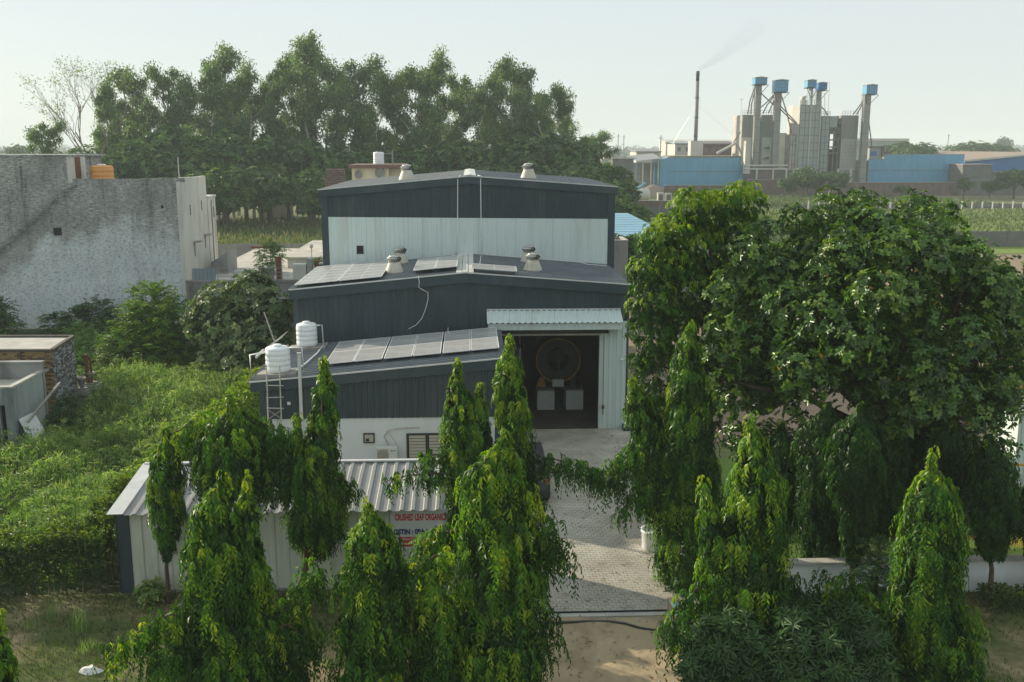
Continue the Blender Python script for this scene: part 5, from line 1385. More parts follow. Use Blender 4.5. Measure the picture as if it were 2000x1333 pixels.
pg = thing('pale_block_house', 'pale rough block house behind the dark grey block', 'building', (wx_(1190, 275), 275, 0))
MB().box(wx_(1175, 275), 275, 0, wx_(1198, 275), 283, wz_(312, 275)).box(wx_(1182, 275), 276, wz_(312, 275), wx_(1212, 275), 282, wz_(296, 275)).build('wall', M['conc_pale'], pg)
MB().box(wx_(1184, 275), 275.95, wz_(308, 275), wx_(1188, 275), 275.99, wz_(301, 275)).build('window', M['far_grey'], pg)
# brick plinth walls
def brick_wall(label, xa, xb, yt_, Y, m='far_brick'):
    t = thing('brick_wall', label, 'wall', (wx_((xa + xb) / 2, Y), Y, 0))
    MB().box(wx_(xa, Y), Y, 0, wx_(xb, Y), Y + .4, wz_(yt_, Y)).build('wall', M[m], t)
    MB().box(wx_(xa, Y), Y - .1, wz_(yt_, Y) + .001, wx_(xb, Y), Y + .5, wz_(yt_, Y) + .18).build('coping', M['conc'], t)
    b = MB()
    n = int((xb - xa) / 12)
    for i in range(n + 1): b.box(wx_(xa + (xb - xa) * i / n, Y) - .18, Y - .15, 0, wx_(xa + (xb - xa) * i / n, Y) + .18, Y - .002, wz_(yt_, Y))
    b.build('pier', M[m], t)
brick_wall('dull brick wall below the light blue shed beside the chimney', 1300, 1460, 363, 262)
brick_wall('dull brick wall below the silos', 1462, 1600, 352, 262.5)
brick_wall('dark brick wall below the long light blue shed', 1602, 1890, 358, 262)
brick_wall('grey block wall at the far right below the deep blue gable', 1942, 2030, 337, 262, 'far_grey')
gbr = thing('grey_gatehouse', 'square grey block building between the light blue shed and the deep blue gable', 'building', (wx_(1912, 260), 260, 0))
MB().box(wx_(1883, 260), 260, 0, wx_(1940, 260), 268, wz_(323, 260)).build('wall', M['far_grey'], gbr)
MB().box(wx_(1882, 260), 259.8, wz_(323, 260), wx_(1941, 260), 268, wz_(321.5, 260)).box(wx_(1883, 260), 259.9, wz_(353, 260), wx_(1940, 260), 259.99, wz_(352, 260)).build('band', M['conc'], gbr)
# long light blue shed B
sbh = thing('blue_shed', 'long light blue steel shed right of the grain towers', 'shed', (wx_(1790, FY), FY, 0))
x0, x1 = wx_(1697, FY), wx_(1884, FY); xs_ = wx_(1728, FY); zt, zs, zb, zm = wz_(303, FY), wz_(312, FY), wz_(357, FY), wz_(333, FY)
MB().box(x0, FY, 0, x1, FY + 20, zs - .3).build('wall', M['far_grey'], sbh)
panels(sbh, xs_, x1, FY, zm, zt, 1.8, 'far_blue'); panels(sbh, x0, xs_, FY, zm, zs, 1.8, 'far_blue'); panels(sbh, x0, x1, FY, zb, zm - .12, 1.8, 'far_blue')
MB().box(xs_, FY - .1, zt, x1 + .1, FY + .3, zt + .2).box(x0, FY - .1, zs, xs_ - .01, FY + .3, zs + .2).build('flashing', M['conc'], sbh)
MB().box(xs_, FY + .02, zs - .29, x1, FY + .2, zt - .01).build('parapet_back', M['far_grey'], sbh)
dg = thing('blue_gable_shed', 'big shed with a dusty brown roof and a deep blue gable', 'shed', (wx_(1960, 275), 275, 0))
xg0, xg1, xgr = wx_(1886, 275), wx_(2140, 275), wx_(2050, 275)
MB().prism([(xg0, 0), (xg1, 0), (xg1, wz_(316, 275)), (xgr, wz_(300, 275)), (xg0, wz_(317, 275))], 275, 276).build('gable_wall', M['far_blue_dark'], dg)
za, zr_ = wz_(316, 275), wz_(299.5, 275)
MB().hexa([(xg0 - .5, 274.6, za), (xgr, 274.6, zr_), (xgr, 340, zr_), (xg0 - .5, 340, za), (xg0 - .5, 274.6, za + .2), (xgr, 274.6, zr_ + .2), (xgr, 340, zr_ + .2), (xg0 - .5, 340, za + .2)]).hexa([(xgr + .01, 274.6, zr_), (xg1, 274.6, za), (xg1, 340, za), (xgr + .01, 340, zr_), (xgr + .01, 274.6, zr_ + .2), (xg1, 274.6, za + .2), (xg1, 340, za + .2), (xgr + .01, 340, zr_ + .2)]).build('roof', M['brown_roof'], dg)
MB().bar((xg0 - .5, 274.5, za + .1), (xgr, 274.5, zr_ + .1), .3, .5).build('bargeboard', M['far_white'], dg)
fw = thing('long_white_warehouse', 'long white warehouse in the haze behind the grain towers', 'warehouse', (wx_(1725, 430), 430, 0))
MB().box(wx_(1660, 430), 430, 0, wx_(1772, 430), 450, wz_(276, 430)).build('wall', M['silo_steel'], fw); MB().box(wx_(1655, 430), 429.5, wz_(276, 430), wx_(1773, 430), 451, wz_(271, 430)).build('roof', M['far_white'], fw)

def tower(name, label, xa, xb, yt_, Y, d, m, nx, nz, ribm, side=None, zb=0, rail=True, rw=.12):
    t = thing(name, label, 'tower', (wx_((xa + xb) / 2, Y), Y, 0), 'grain towers of the mill')
    x0, x1, z1 = wx_(xa, Y), wx_(xb, Y), wz_(yt_, Y)
    MB().box(x0, Y, zb, x1, Y + d, z1).build('body', M[m], t)
    ribs(t, 'panel_seams', x0 + .1, x1 - .1, zb + .1, z1 - .1, Y, nx, nz, rw, ribm)
    if side:
        MB().hexa([(x0 - 1.0, Y + d * .5, zb), (x0 - .01, Y + .02, zb), (x0 - .01, Y + d, zb), (x0 - 1.0, Y + d, zb), (x0 - 1.0, Y + d * .5, z1 - .1), (x0 - .01, Y + .02, z1 - .1), (x0 - .01, Y + d, z1 - .1), (x0 - 1.0, Y + d, z1 - .1)]).build('side_face', M[side], t)  # paler than the body, sun from the left put into the colour
    if rail:
        b = MB(); n = 6
        for i in range(n + 1):
            x = x0 + (x1 - x0) * i / n; b.box(x - .04, Y + .1, z1, x + .04, Y + .18, z1 + 1.2)
        b.box(x0, Y + .1, z1 + 1.15, x1, Y + .17, z1 + 1.22).box(x0, Y + .1, z1 + .6, x1, Y + .17, z1 + .66)
        b.build('railing', M['steel_rail'], t)
    return t
s1 = tower('silo', 'grey concrete grain silo furthest left of the mill', 1447, 1474, 225, FY, 6, 'silo_conc', 5, 9, 'silo_conc', 'conc_pale')
s2 = tower('silo', 'grey concrete grain silo between the two left elevators', 1484, 1511, 225, FY, 6, 'silo_conc', 5, 9, 'silo_conc', 'conc_pale')
for sx, (xa, xb) in ((s1, (1448, 1470)), (s2, (1487, 1509))):   # pale hopper panels low on the silos
    x0, x1 = wx_(xa, FY), wx_(xb, FY); z1, z2, z3 = wz_(269, FY), wz_(279, FY), wz_(322, FY)
    MB().prism([(x0, z2), (x1, z1), (x1, z3), (x0, z3)][::-1] if False else [(x0, z3), (x1, z3), (x1, z1), (x0, z1)], FY - .22, FY - .07).build('hopper_panel', M['far_white'], sx)
    for zz in (286, 306):
        MB().prism([(x0 + .1, wz_(zz + 4, FY)), (x0 + 1.9, wz_(zz, FY)), (x0 + 1.9, wz_(zz + 6, FY))], FY - .6, FY - .23).build('vent_hood', M['far_grey'], sx)
tower('dryer_tower', 'tall pale green grey steel dryer tower', 1558, 1599, 205, FY - 2, 7, 'silo_steel', 4, 12, 'far_grey', 'far_white')
st2 = tower('dryer_tower', 'shorter pale green steel tower attached right of the dryer tower', 1601, 1617, 227, FY - .5, 6, 'silo_steel', 2, 12, 'far_grey')
MB().box(wx_(1617.2, FY), FY + .2, wz_(249, FY), wx_(1632, FY), FY + 5, wz_(227, FY)).build('bin', M['silo_steel'], st2)
MB().hexa([(wx_(1621, FY), FY + 1.5, wz_(262, FY)), (wx_(1626, FY), FY + 1.5, wz_(262, FY)), (wx_(1626, FY), FY + 3, wz_(262, FY)), (wx_(1621, FY), FY + 3, wz_(262, FY)), (wx_(1618, FY), FY + .3, wz_(249.2, FY)), (wx_(1632, FY), FY + .3, wz_(249.2, FY)), (wx_(1632, FY), FY + 5, wz_(249.2, FY)), (wx_(1618, FY), FY + 5, wz_(249.2, FY))]).build('hopper', M['far_grey'], st2)
for zz in (262, 275, 289, 301):
    MB().box(wx_(1617.5, FY), FY + .3, wz_(zz, FY), wx_(1639, FY), FY + 6, wz_(zz, FY) + .35).build('platform', M['far_grey'], st2)
MB().box(wx_(1618, FY), FY + 4, 0, wx_(1636, FY), FY + 6, wz_(292, FY)).build('dark_bay', M['dark_metal'], st2)
for px in (1619, 1628, 1637):
    MB().box(wx_(px, FY) - .15, FY + .4, 0, wx_(px, FY) + .15, FY + .7, wz_(249, FY)).build('column', M['far_grey'], st2)
s3 = tower('silo', 'slatted concrete grain silo left of the lone right elevator', 1641, 1672, 226, FY, 6, 'silo_conc', 9, 6, 'silo_conc', None, rw=.3)
ribs(s3, 'lattice', wx_(1642, FY), wx_(1671, FY), wz_(332, FY), wz_(273, FY), FY - .06, 9, 22, .12, 'far_white')
cf = tower('brick_column', 'short brownish round bin between the elevators and the dryer tower', 1541, 1553, 263, FY - 1, 4, 'conc_pale', 2, 6, 'far_brick', rail=False)
hub = thing('mill_house', 'white mill house half hidden between the silos and the dryer tower', 'building', (wx_(1530, 280), 280, 0))
MB().box(wx_(1520, 280), 280, 0, wx_(1545, 280), 288, wz_(262, 280)).build('wall', M['far_white'], hub); MB().box(wx_(1519, 280), 279.8, wz_(262, 280), wx_(1546, 280), 288, wz_(260.5, 280)).build('roof', M['roof_pale'], hub)
MB().box(wx_(1534, 280), 279.9, wz_(275, 280), wx_(1538, 280), 279.99, wz_(268, 280)).build('window', M['dark_metal'], hub)
rfh = thing('red_roof_house', 'small building with a red roof edge right of the lone elevator', 'building', (wx_(1712, 274), 274, 0))
MB().box(wx_(1698, 274), 274, 0, wx_(1724, 274), 280, wz_(287, 274)).build('wall', M['silo_steel'], rfh); MB().box(wx_(1694, 274), 273.5, wz_(288, 274), wx_(1727, 274), 281, wz_(286, 274)).box(wx_(1720, 274), 273.6, wz_(305, 274), wx_(1725, 274), 273.9, wz_(288, 274)).build('roof', M['far_brick'], rfh)
MB().box(wx_(1700, 274), 273.9, wz_(305, 274), wx_(1712, 274), 273.99, wz_(296, 274)).build('window', M['far_blue_dark'], rfh)
# low works under the towers
lw = thing('loading_bay', 'low works with pipe rack and brick panels in front of the silos', 'building', (wx_(1500, 264.5), 264.5, 0))
MB().box(wx_(1462, 265), 264.9, 0, wx_(1556, 265), 267.5, wz_(333, 265)).build('wall', M['far_grey'], lw)
MB().box(wx_(1482, 264), 264.3, wz_(368, 264), wx_(1520, 264), 264.89, wz_(334, 264)).build('brick_panel', M['far_brick'], lw)
for yy_ in (324, 331):
    MB().tube([(wx_(1456, 264), 264.2, wz_(yy_, 264)), (wx_(1540, 264), 264.2, wz_(yy_, 264))], .22, 8).build('pipe', M['far_white'], lw)
for px in (1480, 1512, 1538):
    MB().box(wx_(px, 264) - .2, 264, 0, wx_(px, 264) + .2, 264.4, wz_(331, 264)).build('post', M['far_white'], lw)
MB().box(wx_(1456, 264), 264.1, wz_(340, 264), wx_(1466, 264), 266, wz_(276, 264)).build('duct', M['far_white'], lw)
tw2 = thing('tower_base', 'dark undercroft with white frames below the dryer tower', 'building', (wx_(1590, 264), 264, 0))
MB().box(wx_(1560, 264.5), 264.6, 0, wx_(1640, 264.5), 265.8, wz_(336, 264.5)).build('wall', M['dark_metal'], tw2)
for px in (1553, 1597, 1640, 1665):
    MB().box(wx_(px, 264) - .25, 264.1, 0, wx_(px, 264) + .25, 264.5, wz_(330, 264)).build('post', M['far_white'], tw2)
MB().box(wx_(1553, 264), 264.1, wz_(333, 264), wx_(1600, 264), 264.5, wz_(329, 264)).build('beam', M['far_white'], tw2)

def elevator(label, xa, xb, hx0, hx1, hy0, hy1, Y, shaft_m='silo_conc', head_m='far_blue'):
    t = thing('bucket_elevator', label, 'elevator', (wx_((xa + xb) / 2, Y), Y, 0), 'blue headed bucket elevators of the mill')
    x0, x1 = wx_(xa, Y), wx_(xb, Y); zt = wz_(hy1, Y)
    MB().box(x0, Y, 0, x1, Y + 1.6, zt).build('shaft', M[shaft_m], t)
    b = MB()
    for k in range(9):
        z = zt * (k + .5) / 9; b.box(x0 - .04, Y - .04, z, x1 + .04, Y + 1.64, z + .1)
    b.build('shaft_flange', M['far_grey'], t)['kind'] = 'stuff'
    h0, h1, z1 = wx_(hx0, Y), wx_(hx1, Y), wz_(hy0, Y)
    MB().box(h0, Y - .8, zt, h1, Y + 2.0, z1 - .25).build('head_house', M[head_m], t)
    MB().prism([(h0 - .12, z1 - .24), (h1 + .12, z1 - .24), (h1 + .12, z1 - .12), ((h0 + h1) / 2, z1 + .1), (h0 - .12, z1 - .12)], Y - 1.0, Y + 2.2).build('head_roof', M['conc'], t)
    ribs(t, 'head_seams', h0 + .1, h1 - .1, zt + .1, z1 - .35, Y - .8, 4, 3, .08, 'far_blue_dark')
    b = MB().box(h0 - .1, Y - 1.0, zt - .25, h1 + .1, Y + 2.2, zt - .12)
    for x in (h0 - .25, h1 + .25): b.bar((x, Y - 1.3, zt - .2), ((x0 + x1) / 2, Y + .3, zt - 3.2), .12)
    b.build('platform', M['dark_metal'], t)
    b = MB()
    for s in (0, .5): b.box(x0 - .75 + s, Y + .4, zt * .45, x0 - .70 + s, Y + .46, zt)
    for k in range(22): b.box(x0 - .75, Y + .4, zt * (.45 + .025 * k), x0 - .2, Y + .44, zt * (.45 + .025 * k) + .05)
    b.build('ladder', M['steel_rail'], t)
    return t
elevator('tall elevator with a blue head furthest left', 1471, 1482, 1467, 1490, 151, 165, FY - 3)
elevator('second elevator from the left with a big blue head', 1509, 1521, 1506, 1531, 156, 180, FY - 3)
elevator('thin elevator with a blue head rising from the dryer tower', 1577, 1581, 1568, 1585, 156, 171, FY + 1, 'silo_steel')
elevator('elevator with a dark blue head just right of the thin one', 1588, 1598, 1589, 1606, 161, 176, FY + 6, 'silo_steel', 'far_blue_dark')
elevator('lone elevator with a blue head at the right end of the towers', 1682, 1694, 1682, 1703, 165, 184, FY - 3)
def spout(label, pts, r=.16, m='far_grey'):
    t = MB().tube([(wx_(x, Y), Y, wz_(y, Y)) for x, y, Y in pts], r, 7)
    return tag(t.build('grain_spout', M[m]), label, 'spout', 'grain spouts between the mill towers')
A_ = FY - 1.5
for lab, p in (('grain spout from the leftmost elevator head down to the left silo', [(1469, 168, A_), (1460, 198, A_), (1457, 224, A_)]),
               ('second spout from the leftmost elevator to the left silo', [(1470, 172, A_), (1463, 206, A_), (1463, 224, A_)]),
               ('spout from the leftmost elevator slanting right behind the second elevator', [(1480, 182, A_), (1500, 200, A_), (1512, 210, A_)]),
               ('spout from the second elevator slanting left to the left silo', [(1507, 184, A_), (1490, 203, A_), (1474, 217, A_)]),
               ('steep spout from the second elevator to the middle silo', [(1508, 186, A_), (1494, 205, A_), (1486, 222, A_)]),
               ('steepest spout left of the second elevator', [(1509, 190, A_), (1502, 208, A_), (1497, 222, A_)]),
               ('thick spout from the second elevator down to the brownish bin', [(1520, 186, A_), (1533, 222, A_), (1544, 262, A_)]),
               ('spout from the second elevator across to the dryer tower', [(1520, 208, A_ - 2), (1538, 226, A_ - 2), (1553, 241, A_ - 2)]),
               ('lower twin spout across to the dryer tower', [(1520, 214, A_ - 2), (1538, 231, A_ - 2), (1553, 244, A_ - 2)]),
               ('spout from the lone elevator to the slatted silo', [(1684, 188, A_), (1672, 208, A_), (1661, 224, A_)]),
               ('second spout from the lone elevator to the slatted silo', [(1684, 192, A_), (1676, 208, A_), (1668, 224, A_)]),
               ('brown spout down the right side of the lone elevator', [(1693, 240, A_), (1698, 266, A_), (1702, 290, A_)]),
               ('spout from the dark headed elevator to the shorter steel tower', [(1598, 208, A_), (1606, 216, A_), (1612, 226, A_)]),
               ('slanting spout at the left foot of the left silo', [(1444, 258, A_), (1437, 270, A_), (1431, 279, A_)])):
    spout(lab, p)
for lab, pts, r0, mm_ in (('pale conveyor gallery sloping up to the left elevator foot', [(1400, 300, FY + 2), (1470, 262, FY + 2)], .35, 'far_white'), ('horizontal pipe linking the two left silos', [(1474, 240, FY - 1), (1486, 240, FY - 1)], .25, 'far_grey'), ('walkway beam from the dryer tower to the slatted silo', [(1632, 243, FY + 1), (1644, 243, FY + 1)], .3, 'far_grey'), ('tall thin vent pipe behind the dryer tower', [(1612, 226, FY + 3), (1612, 160, FY + 3)], .09, 'galv'), ('second tall thin vent pipe behind the dryer tower', [(1607, 226, FY + 3), (1603, 182, FY + 3)], .09, 'galv'), ('downpipe on the face of the dryer tower', [(1579, 205, FY - 2.3), (1579, 330, FY - 2.3)], .16, 'far_white'), ('downpipe at the right edge of the dryer tower', [(1598.5, 205, FY - 2.3), (1598.5, 330, FY - 2.3)], .16, 'far_white'), ('dust duct curving from the shorter steel tower', [(1632, 240, FY + 2), (1640, 252, FY + 2), (1638, 290, FY + 2)], .3, 'far_grey')):
    spout(lab, pts, r0, mm_)
fan = thing('roof_fan', 'white exhaust fan housing on top of the dryer tower', 'fan housing', (wx_(1565, FY), FY + 1, wz_(205, FY)))
MB().lathe([(1.0, 0), (1.0, 1.0), (.7, 1.3), (.7, 1.9)], (wx_(1565, FY), FY + 1, wz_(204.5, FY)), 14).hexa([(wx_(1561, FY), FY, wz_(192, FY)), (wx_(1569, FY), FY, wz_(192, FY)), (wx_(1569, FY), FY + 2, wz_(192, FY)), (wx_(1561, FY), FY + 2, wz_(192, FY)), (wx_(1561, FY), FY, wz_(189, FY)), (wx_(1570, FY), FY, wz_(187, FY)), (wx_(1570, FY), FY + 2, wz_(187, FY)), (wx_(1561, FY), FY + 2, wz_(189, FY))]).build('housing', M['far_white'], fan)
# chimney, smoke and outbuildings
cx, cy = wx_(1357.5, FY + 8), FY + 8
zc0, zc1 = wz_(276, cy), wz_(140, cy)
cm = thing('chimney', 'tall slim sooty chimney trailing smoke above the blue shed', 'chimney', (cx, cy, 0))
MB().lathe([(.52, zc0 - 1), (.50, zc0 + 6), (.46, zc1 - 2.6)], (cx, cy, 0), 20).build('stack', M['chimney'], cm, smooth=True)
MB().lathe([(.46, zc1 - 2.6), (.45, zc1), (.38, zc1), (.38, zc1 - .5), (.02, zc1 - .5)], (cx, cy, 0), 20).build('stack_top', M['soot'], cm, smooth=True)
b = MB()
for z in (zc0 + 1.2, zc0 + 6.2, zc0 + 11.5, zc1 - 1): b.lathe([(.48, z), (.60, z), (.60, z + .18), (.48, z + .18)], (cx, cy, 0), 20)
b.build('ring_flange', M['soot'], cm)
b = MB()
for k in range(26): b.box(cx + .52, cy - .15, zc0 + 2 + k * .4, cx + .72, cy + .15, zc0 + 2.05 + k * .4)
b.build('ladder', M['soot'], cm)
MB().box(wx_(1346, cy), cy - 1.6, 0, wx_(1370, cy), cy + 1.8, wz_(276, cy)).build('base_block', M['far_white'], cm)
MB().tube([(cx, cy, wz_(205, cy)), (wx_(1428, cy), cy, wz_(262, cy))], .02, 4).build('guy_wire', M['galv'], cm)
MB().tube([(cx, cy, wz_(205, cy)), (wx_(1318, cy), cy + 3, wz_(280, cy))], .02, 4).build('guy_wire', M['galv'], cm)
for lab, xa, xb, ya_, Y, m, m2 in (('low white building with a flat roof left of the chimney', 1243, 1290, 298, 300, 'far_white', 'roof_pale'), ('pale hall with a shallow roof just left of the chimney base', 1318, 1350, 282, 310, 'far_white', 'silo_steel'), ('brown sided works between the chimney and the left silo', 1372, 1442, 283, 285, 'far_brick', 'far_grey'), ('long low white hall in the haze behind the chimney', 1300, 1440, 279, 340, 'far_white', 'far_white')):
    t = thing('works_building', lab, 'building', (wx_((xa + xb) / 2, Y), Y, 0), 'outbuildings of the mill')
    MB().box(wx_(xa, Y), Y, 0, wx_(xb, Y), Y + 12, wz_(ya_, Y)).build('wall', M[m], t)
    MB().hexa([(wx_(xa, Y) - .3, Y - .5, wz_(ya_, Y)), (wx_(xb, Y) + .3, Y - .5, wz_(ya_, Y)), (wx_(xb, Y) + .3, Y + 13, wz_(ya_, Y) + .8), (wx_(xa, Y) - .3, Y + 13, wz_(ya_, Y) + .8), (wx_(xa, Y) - .3, Y - .5, wz_(ya_, Y) + .3), (wx_(xb, Y) + .3, Y - .5, wz_(ya_, Y) + .3), (wx_(xb, Y) + .3, Y + 13, wz_(ya_, Y) + 1.1), (wx_(xa, Y) - .3, Y + 13, wz_(ya_, Y) + 1.1)]).build('roof', M[m2], t)
    n = max(2, int((xb - xa) / 14)); b0 = wx_(xa, Y); dd = (wx_(xb, Y) - b0) / n
    for k in range(n):
        if (wz_(ya_, Y) > 2.6): MB().box(b0 + dd * (k + .3), Y - .06, wz_(ya_, Y) - 2.2, b0 + dd * (k + .7), Y - .002, wz_(ya_, Y) - .9).build('window', M['far_grey'], t)
for k, (px, yt_, Y) in enumerate(((1290, 265, 330), (1207, 262, 420), (1218, 264, 430), (1850, 262, 500))):
    t = thing('utility_pole', ['thin pole left of the chimney', 'thin distant pole right of the eucalyptus row', 'second thin distant pole right of the eucalyptus row', 'thin distant pole above the brown roofed shed'][k], 'pole', (wx_(px, Y), Y, 0), 'distant poles')
    MB().box(wx_(px, Y) - .14, Y, 0, wx_(px, Y) + .14, Y + .28, wz_(yt_, Y)).box(wx_(px, Y) - .8, Y - .02, wz_(yt_, Y) - 1, wx_(px, Y) + .8, Y + .1, wz_(yt_, Y) - .85).build('post', M['conc'], t)
mg = thing('mast', 'thin lattice mast on the left silo', 'mast', (wx_(1443, FY), FY + 2, wz_(225, FY)))
MB().tube([(wx_(1447.5, FY), FY + 2, wz_(226, FY)), (wx_(1447.5, FY), FY + 2, wz_(193, FY))], .05, 5).bar((wx_(1443, FY), FY + 2, wz_(194, FY)), (wx_(1452, FY), FY + 2, wz_(194, FY)), .08).build('mast', M['galv'], mg)
for lab, xa, xb, ya_, Y in (('small pale distant tower block in the haze', 1126, 1137, 278, 420), ('far white low building left of the distant trees', 1470, 1478, 285, 500)):
    t = thing('distant_building', lab, 'building', (wx_(xa, Y), Y, 0))
    MB().box(wx_(xa, Y), Y, 0, wx_(xb, Y), Y + 6, wz_(ya_, Y)).build('wall', M['far_white'], t); MB().box(wx_(xa, Y) - .2, Y - .2, wz_(ya_, Y), wx_(xb, Y) + .2, Y + 6.2, wz_(ya_, Y) + .4).build('roof', M['conc'], t)
tsh = thing('garden_house', 'tan house glimpsed between the eucalyptus trunks', 'house', (at(520, 420, 185).x, 185, 0))
MB().box(at(505, 420, 185).x, 185, 0, at(560, 420, 185).x, 190, at(520, 392, 185).z).build('wall', M['cream_wall'], tsh); MB().box(at(503, 420, 185).x, 184.7, at(520, 392, 185).z, at(562, 420, 185).x, 190.3, at(520, 390, 185).z).build('roof', M['brown_trim'], tsh)
# ------------------------------------------------------------------ mast trees round the yard
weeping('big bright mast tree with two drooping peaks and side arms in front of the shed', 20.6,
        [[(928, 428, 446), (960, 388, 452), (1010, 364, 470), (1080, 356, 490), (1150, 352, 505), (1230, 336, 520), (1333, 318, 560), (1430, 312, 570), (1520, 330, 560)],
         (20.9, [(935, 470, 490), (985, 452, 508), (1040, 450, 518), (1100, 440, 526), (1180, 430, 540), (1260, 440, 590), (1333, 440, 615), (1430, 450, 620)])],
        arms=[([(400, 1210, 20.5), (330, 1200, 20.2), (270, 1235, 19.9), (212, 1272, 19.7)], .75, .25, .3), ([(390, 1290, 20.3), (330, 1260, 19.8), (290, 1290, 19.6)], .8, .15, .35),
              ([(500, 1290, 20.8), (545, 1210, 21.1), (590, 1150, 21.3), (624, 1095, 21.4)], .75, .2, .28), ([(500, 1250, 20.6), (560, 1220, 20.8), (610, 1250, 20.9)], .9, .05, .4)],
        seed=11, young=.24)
weeping('dense flat topped mast tree in the middle front with a yellow green top', 20.4,
        [[(985, 690, 745), (1005, 676, 768), (1040, 668, 780), (1100, 658, 794), (1150, 654, 800), (1220, 648, 806), (1290, 643, 815), (1360, 640, 820), (1450, 645, 815), (1540, 660, 800)]],
        seed=12, young=.16, top_young=1.0)
weeping('largest bright mast tree left of the drive, wide and ragged with drooping arms', 21.0,
        [[(845, 965, 1015), (868, 930, 1032), (900, 905, 1040), (960, 895, 1046), (1030, 888, 1052), (1100, 882, 1078), (1180, 872, 1092), (1260, 862, 1090), (1340, 845, 1080), (1440, 850, 1070)],
         (20.4, [(1130, 800, 880), (1180, 796, 900), (1260, 800, 910), (1340, 800, 915), (1440, 810, 900)])],
        arms=[([(1040, 1010, 20.9), (1080, 1045, 20.8), (1105, 1090, 20.7)], .85, .05, .3), ([(900, 1090, 21), (850, 1085, 20.8), (800, 1120, 20.5)], .7, .4, .3), ([(900, 1035, 21.5), (860, 1040, 22), (830, 1065, 22.4)], .6, .15, .35)],
        seed=13, young=.24)
weeping('slender mast tree with twin tips before the annex wall', 28.2,
        [[(708, 886, 902), (735, 872, 912), (790, 865, 926), (850, 862, 936), (910, 860, 950), (980, 862, 960), (1030, 870, 950)],
         (28.2, [(748, 928, 944), (785, 916, 955), (840, 908, 966), (900, 900, 975), (960, 900, 970)])],
        arms=[([(890, 925, 28), (840, 925, 27.6), (790, 930, 27.4), (756, 940, 27.3)], .55, .05, .22), ([(880, 885, 28.1), (840, 890, 28), (815, 900, 27.9)], .5, .0, .25)],
        seed=14, young=.2, base=(-.88, 28.2, 0))
weeping('slim pointed mast tree left of the gate opening', 28.3,
        [[(658, 988, 1002), (690, 973, 1012), (740, 963, 1024), (800, 962, 1036), (860, 962, 1044), (920, 968, 1050), (985, 975, 1055), (1020, 985, 1050)]],
        arms=[([(1020, 905, 28.3), (1070, 895, 28.2), (1120, 905, 28.1), (1178, 925, 28.0)], .8, .03, .3), ([(1030, 950, 28.3), (1050, 975, 28.3), (1062, 1000, 28.3)], .7, .0, .3)],
        seed=15, young=.3)
weeping('arching mast tree on a thin bare trunk at the left end of the shed', 27.2,
        [[(838, 316, 332), (870, 298, 348), (930, 288, 362), (990, 290, 362), (1030, 300, 352), (1085, 308, 340)]],
        arms=[([(330, 850, 27.2), (375, 830, 27.3), (410, 815, 27.4)], .9, .25, .3)],
        seed=16, young=.3, base=(at(330, 1170, 27.2).x, 27.2, 0), trunk=.075)
weeping('broad drooping mast tree spanning above the shed roof', 27.0,
        [[(772, 442, 456), (800, 425, 480), (830, 392, 520), (870, 380, 545), (920, 378, 550), (965, 395, 470)]],
        arms=[([(470, 815, 27), (520, 830, 27), (555, 850, 26.9), (570, 880, 26.8)], 1.1, .02, .4), ([(440, 850, 27), (405, 870, 27), (380, 900, 27)], 1.0, .1, .35), ([(470, 880, 27), (500, 930, 26.8), (515, 960, 26.8)], .8, .0, .3)],
        seed=17, young=.16, base=(at(452, 1165, 26.6).x, 26.6, 0))
weeping('tall pointed mast tree on a bare trunk in front of the ribbed shed roof', 26.6,
        [[(703, 622, 642), (735, 612, 655), (790, 602, 658), (850, 588, 664), (910, 560, 672), (960, 545, 688), (1010, 548, 690), (1050, 575, 665), (1075, 590, 640)],
         (26.8, [(815, 572, 590), (850, 556, 600), (900, 545, 610), (960, 540, 620)])],
        arms=[([(640, 930, 26.5), (670, 935, 26.4), (698, 955, 26.3)], .7, .02, .25), ([(570, 900, 26.7), (545, 930, 26.7), (530, 960, 26.6)], .8, .0, .3)],
        seed=18, young=.22, base=(at(592, 1180, 26.3).x, 26.3, 0), trunk=.12)
weeping('tall leaning mast tree at the right edge of the drive', 27.8,
        [[(630, 1338, 1356), (665, 1316, 1366), (720, 1304, 1376), (790, 1296, 1388), (860, 1286, 1402), (930, 1275, 1412), (1010, 1268, 1420), (1090, 1282, 1420), (1160, 1288, 1420), (1215, 1296, 1410)],
         (28.2, [(740, 1222, 1250), (770, 1216, 1275), (820, 1225, 1300), (880, 1225, 1320), (950, 1240, 1330), (1010, 1255, 1330)])],
        arms=[([(1290, 880, 27.8), (1240, 880, 27.6), (1205, 905, 27.4), (1185, 935, 27.3)], 1.0, .06, .35), ([(1290, 950, 27.8), (1250, 955, 27.6), (1215, 985, 27.4)], .8, .02, .3)],
        seed=19, young=.16)
weeping('bright cone shaped mast tree in the middle of the right foreground', 21.2,
        [[(812, 1458, 1476), (835, 1446, 1492), (875, 1436, 1506), (930, 1420, 1528), (985, 1412, 1540), (1050, 1385, 1548), (1110, 1370, 1552), (1170, 1362, 1556), (1240, 1365, 1556), (1310, 1380, 1540), (1380, 1390, 1520)],
         (21.0, [(945, 1368, 1385), (975, 1358, 1402), (1030, 1360, 1420), (1090, 1366, 1440)])],
        arms=[([(1400, 1140, 21), (1360, 1150, 20.8), (1330, 1190, 20.6), (1315, 1240, 20.5)], .9, .05, .3), ([(1520, 1100, 21.2), (1548, 1130, 21), (1560, 1180, 20.9)], .8, .1, .3)],
        seed=20, young=.3)
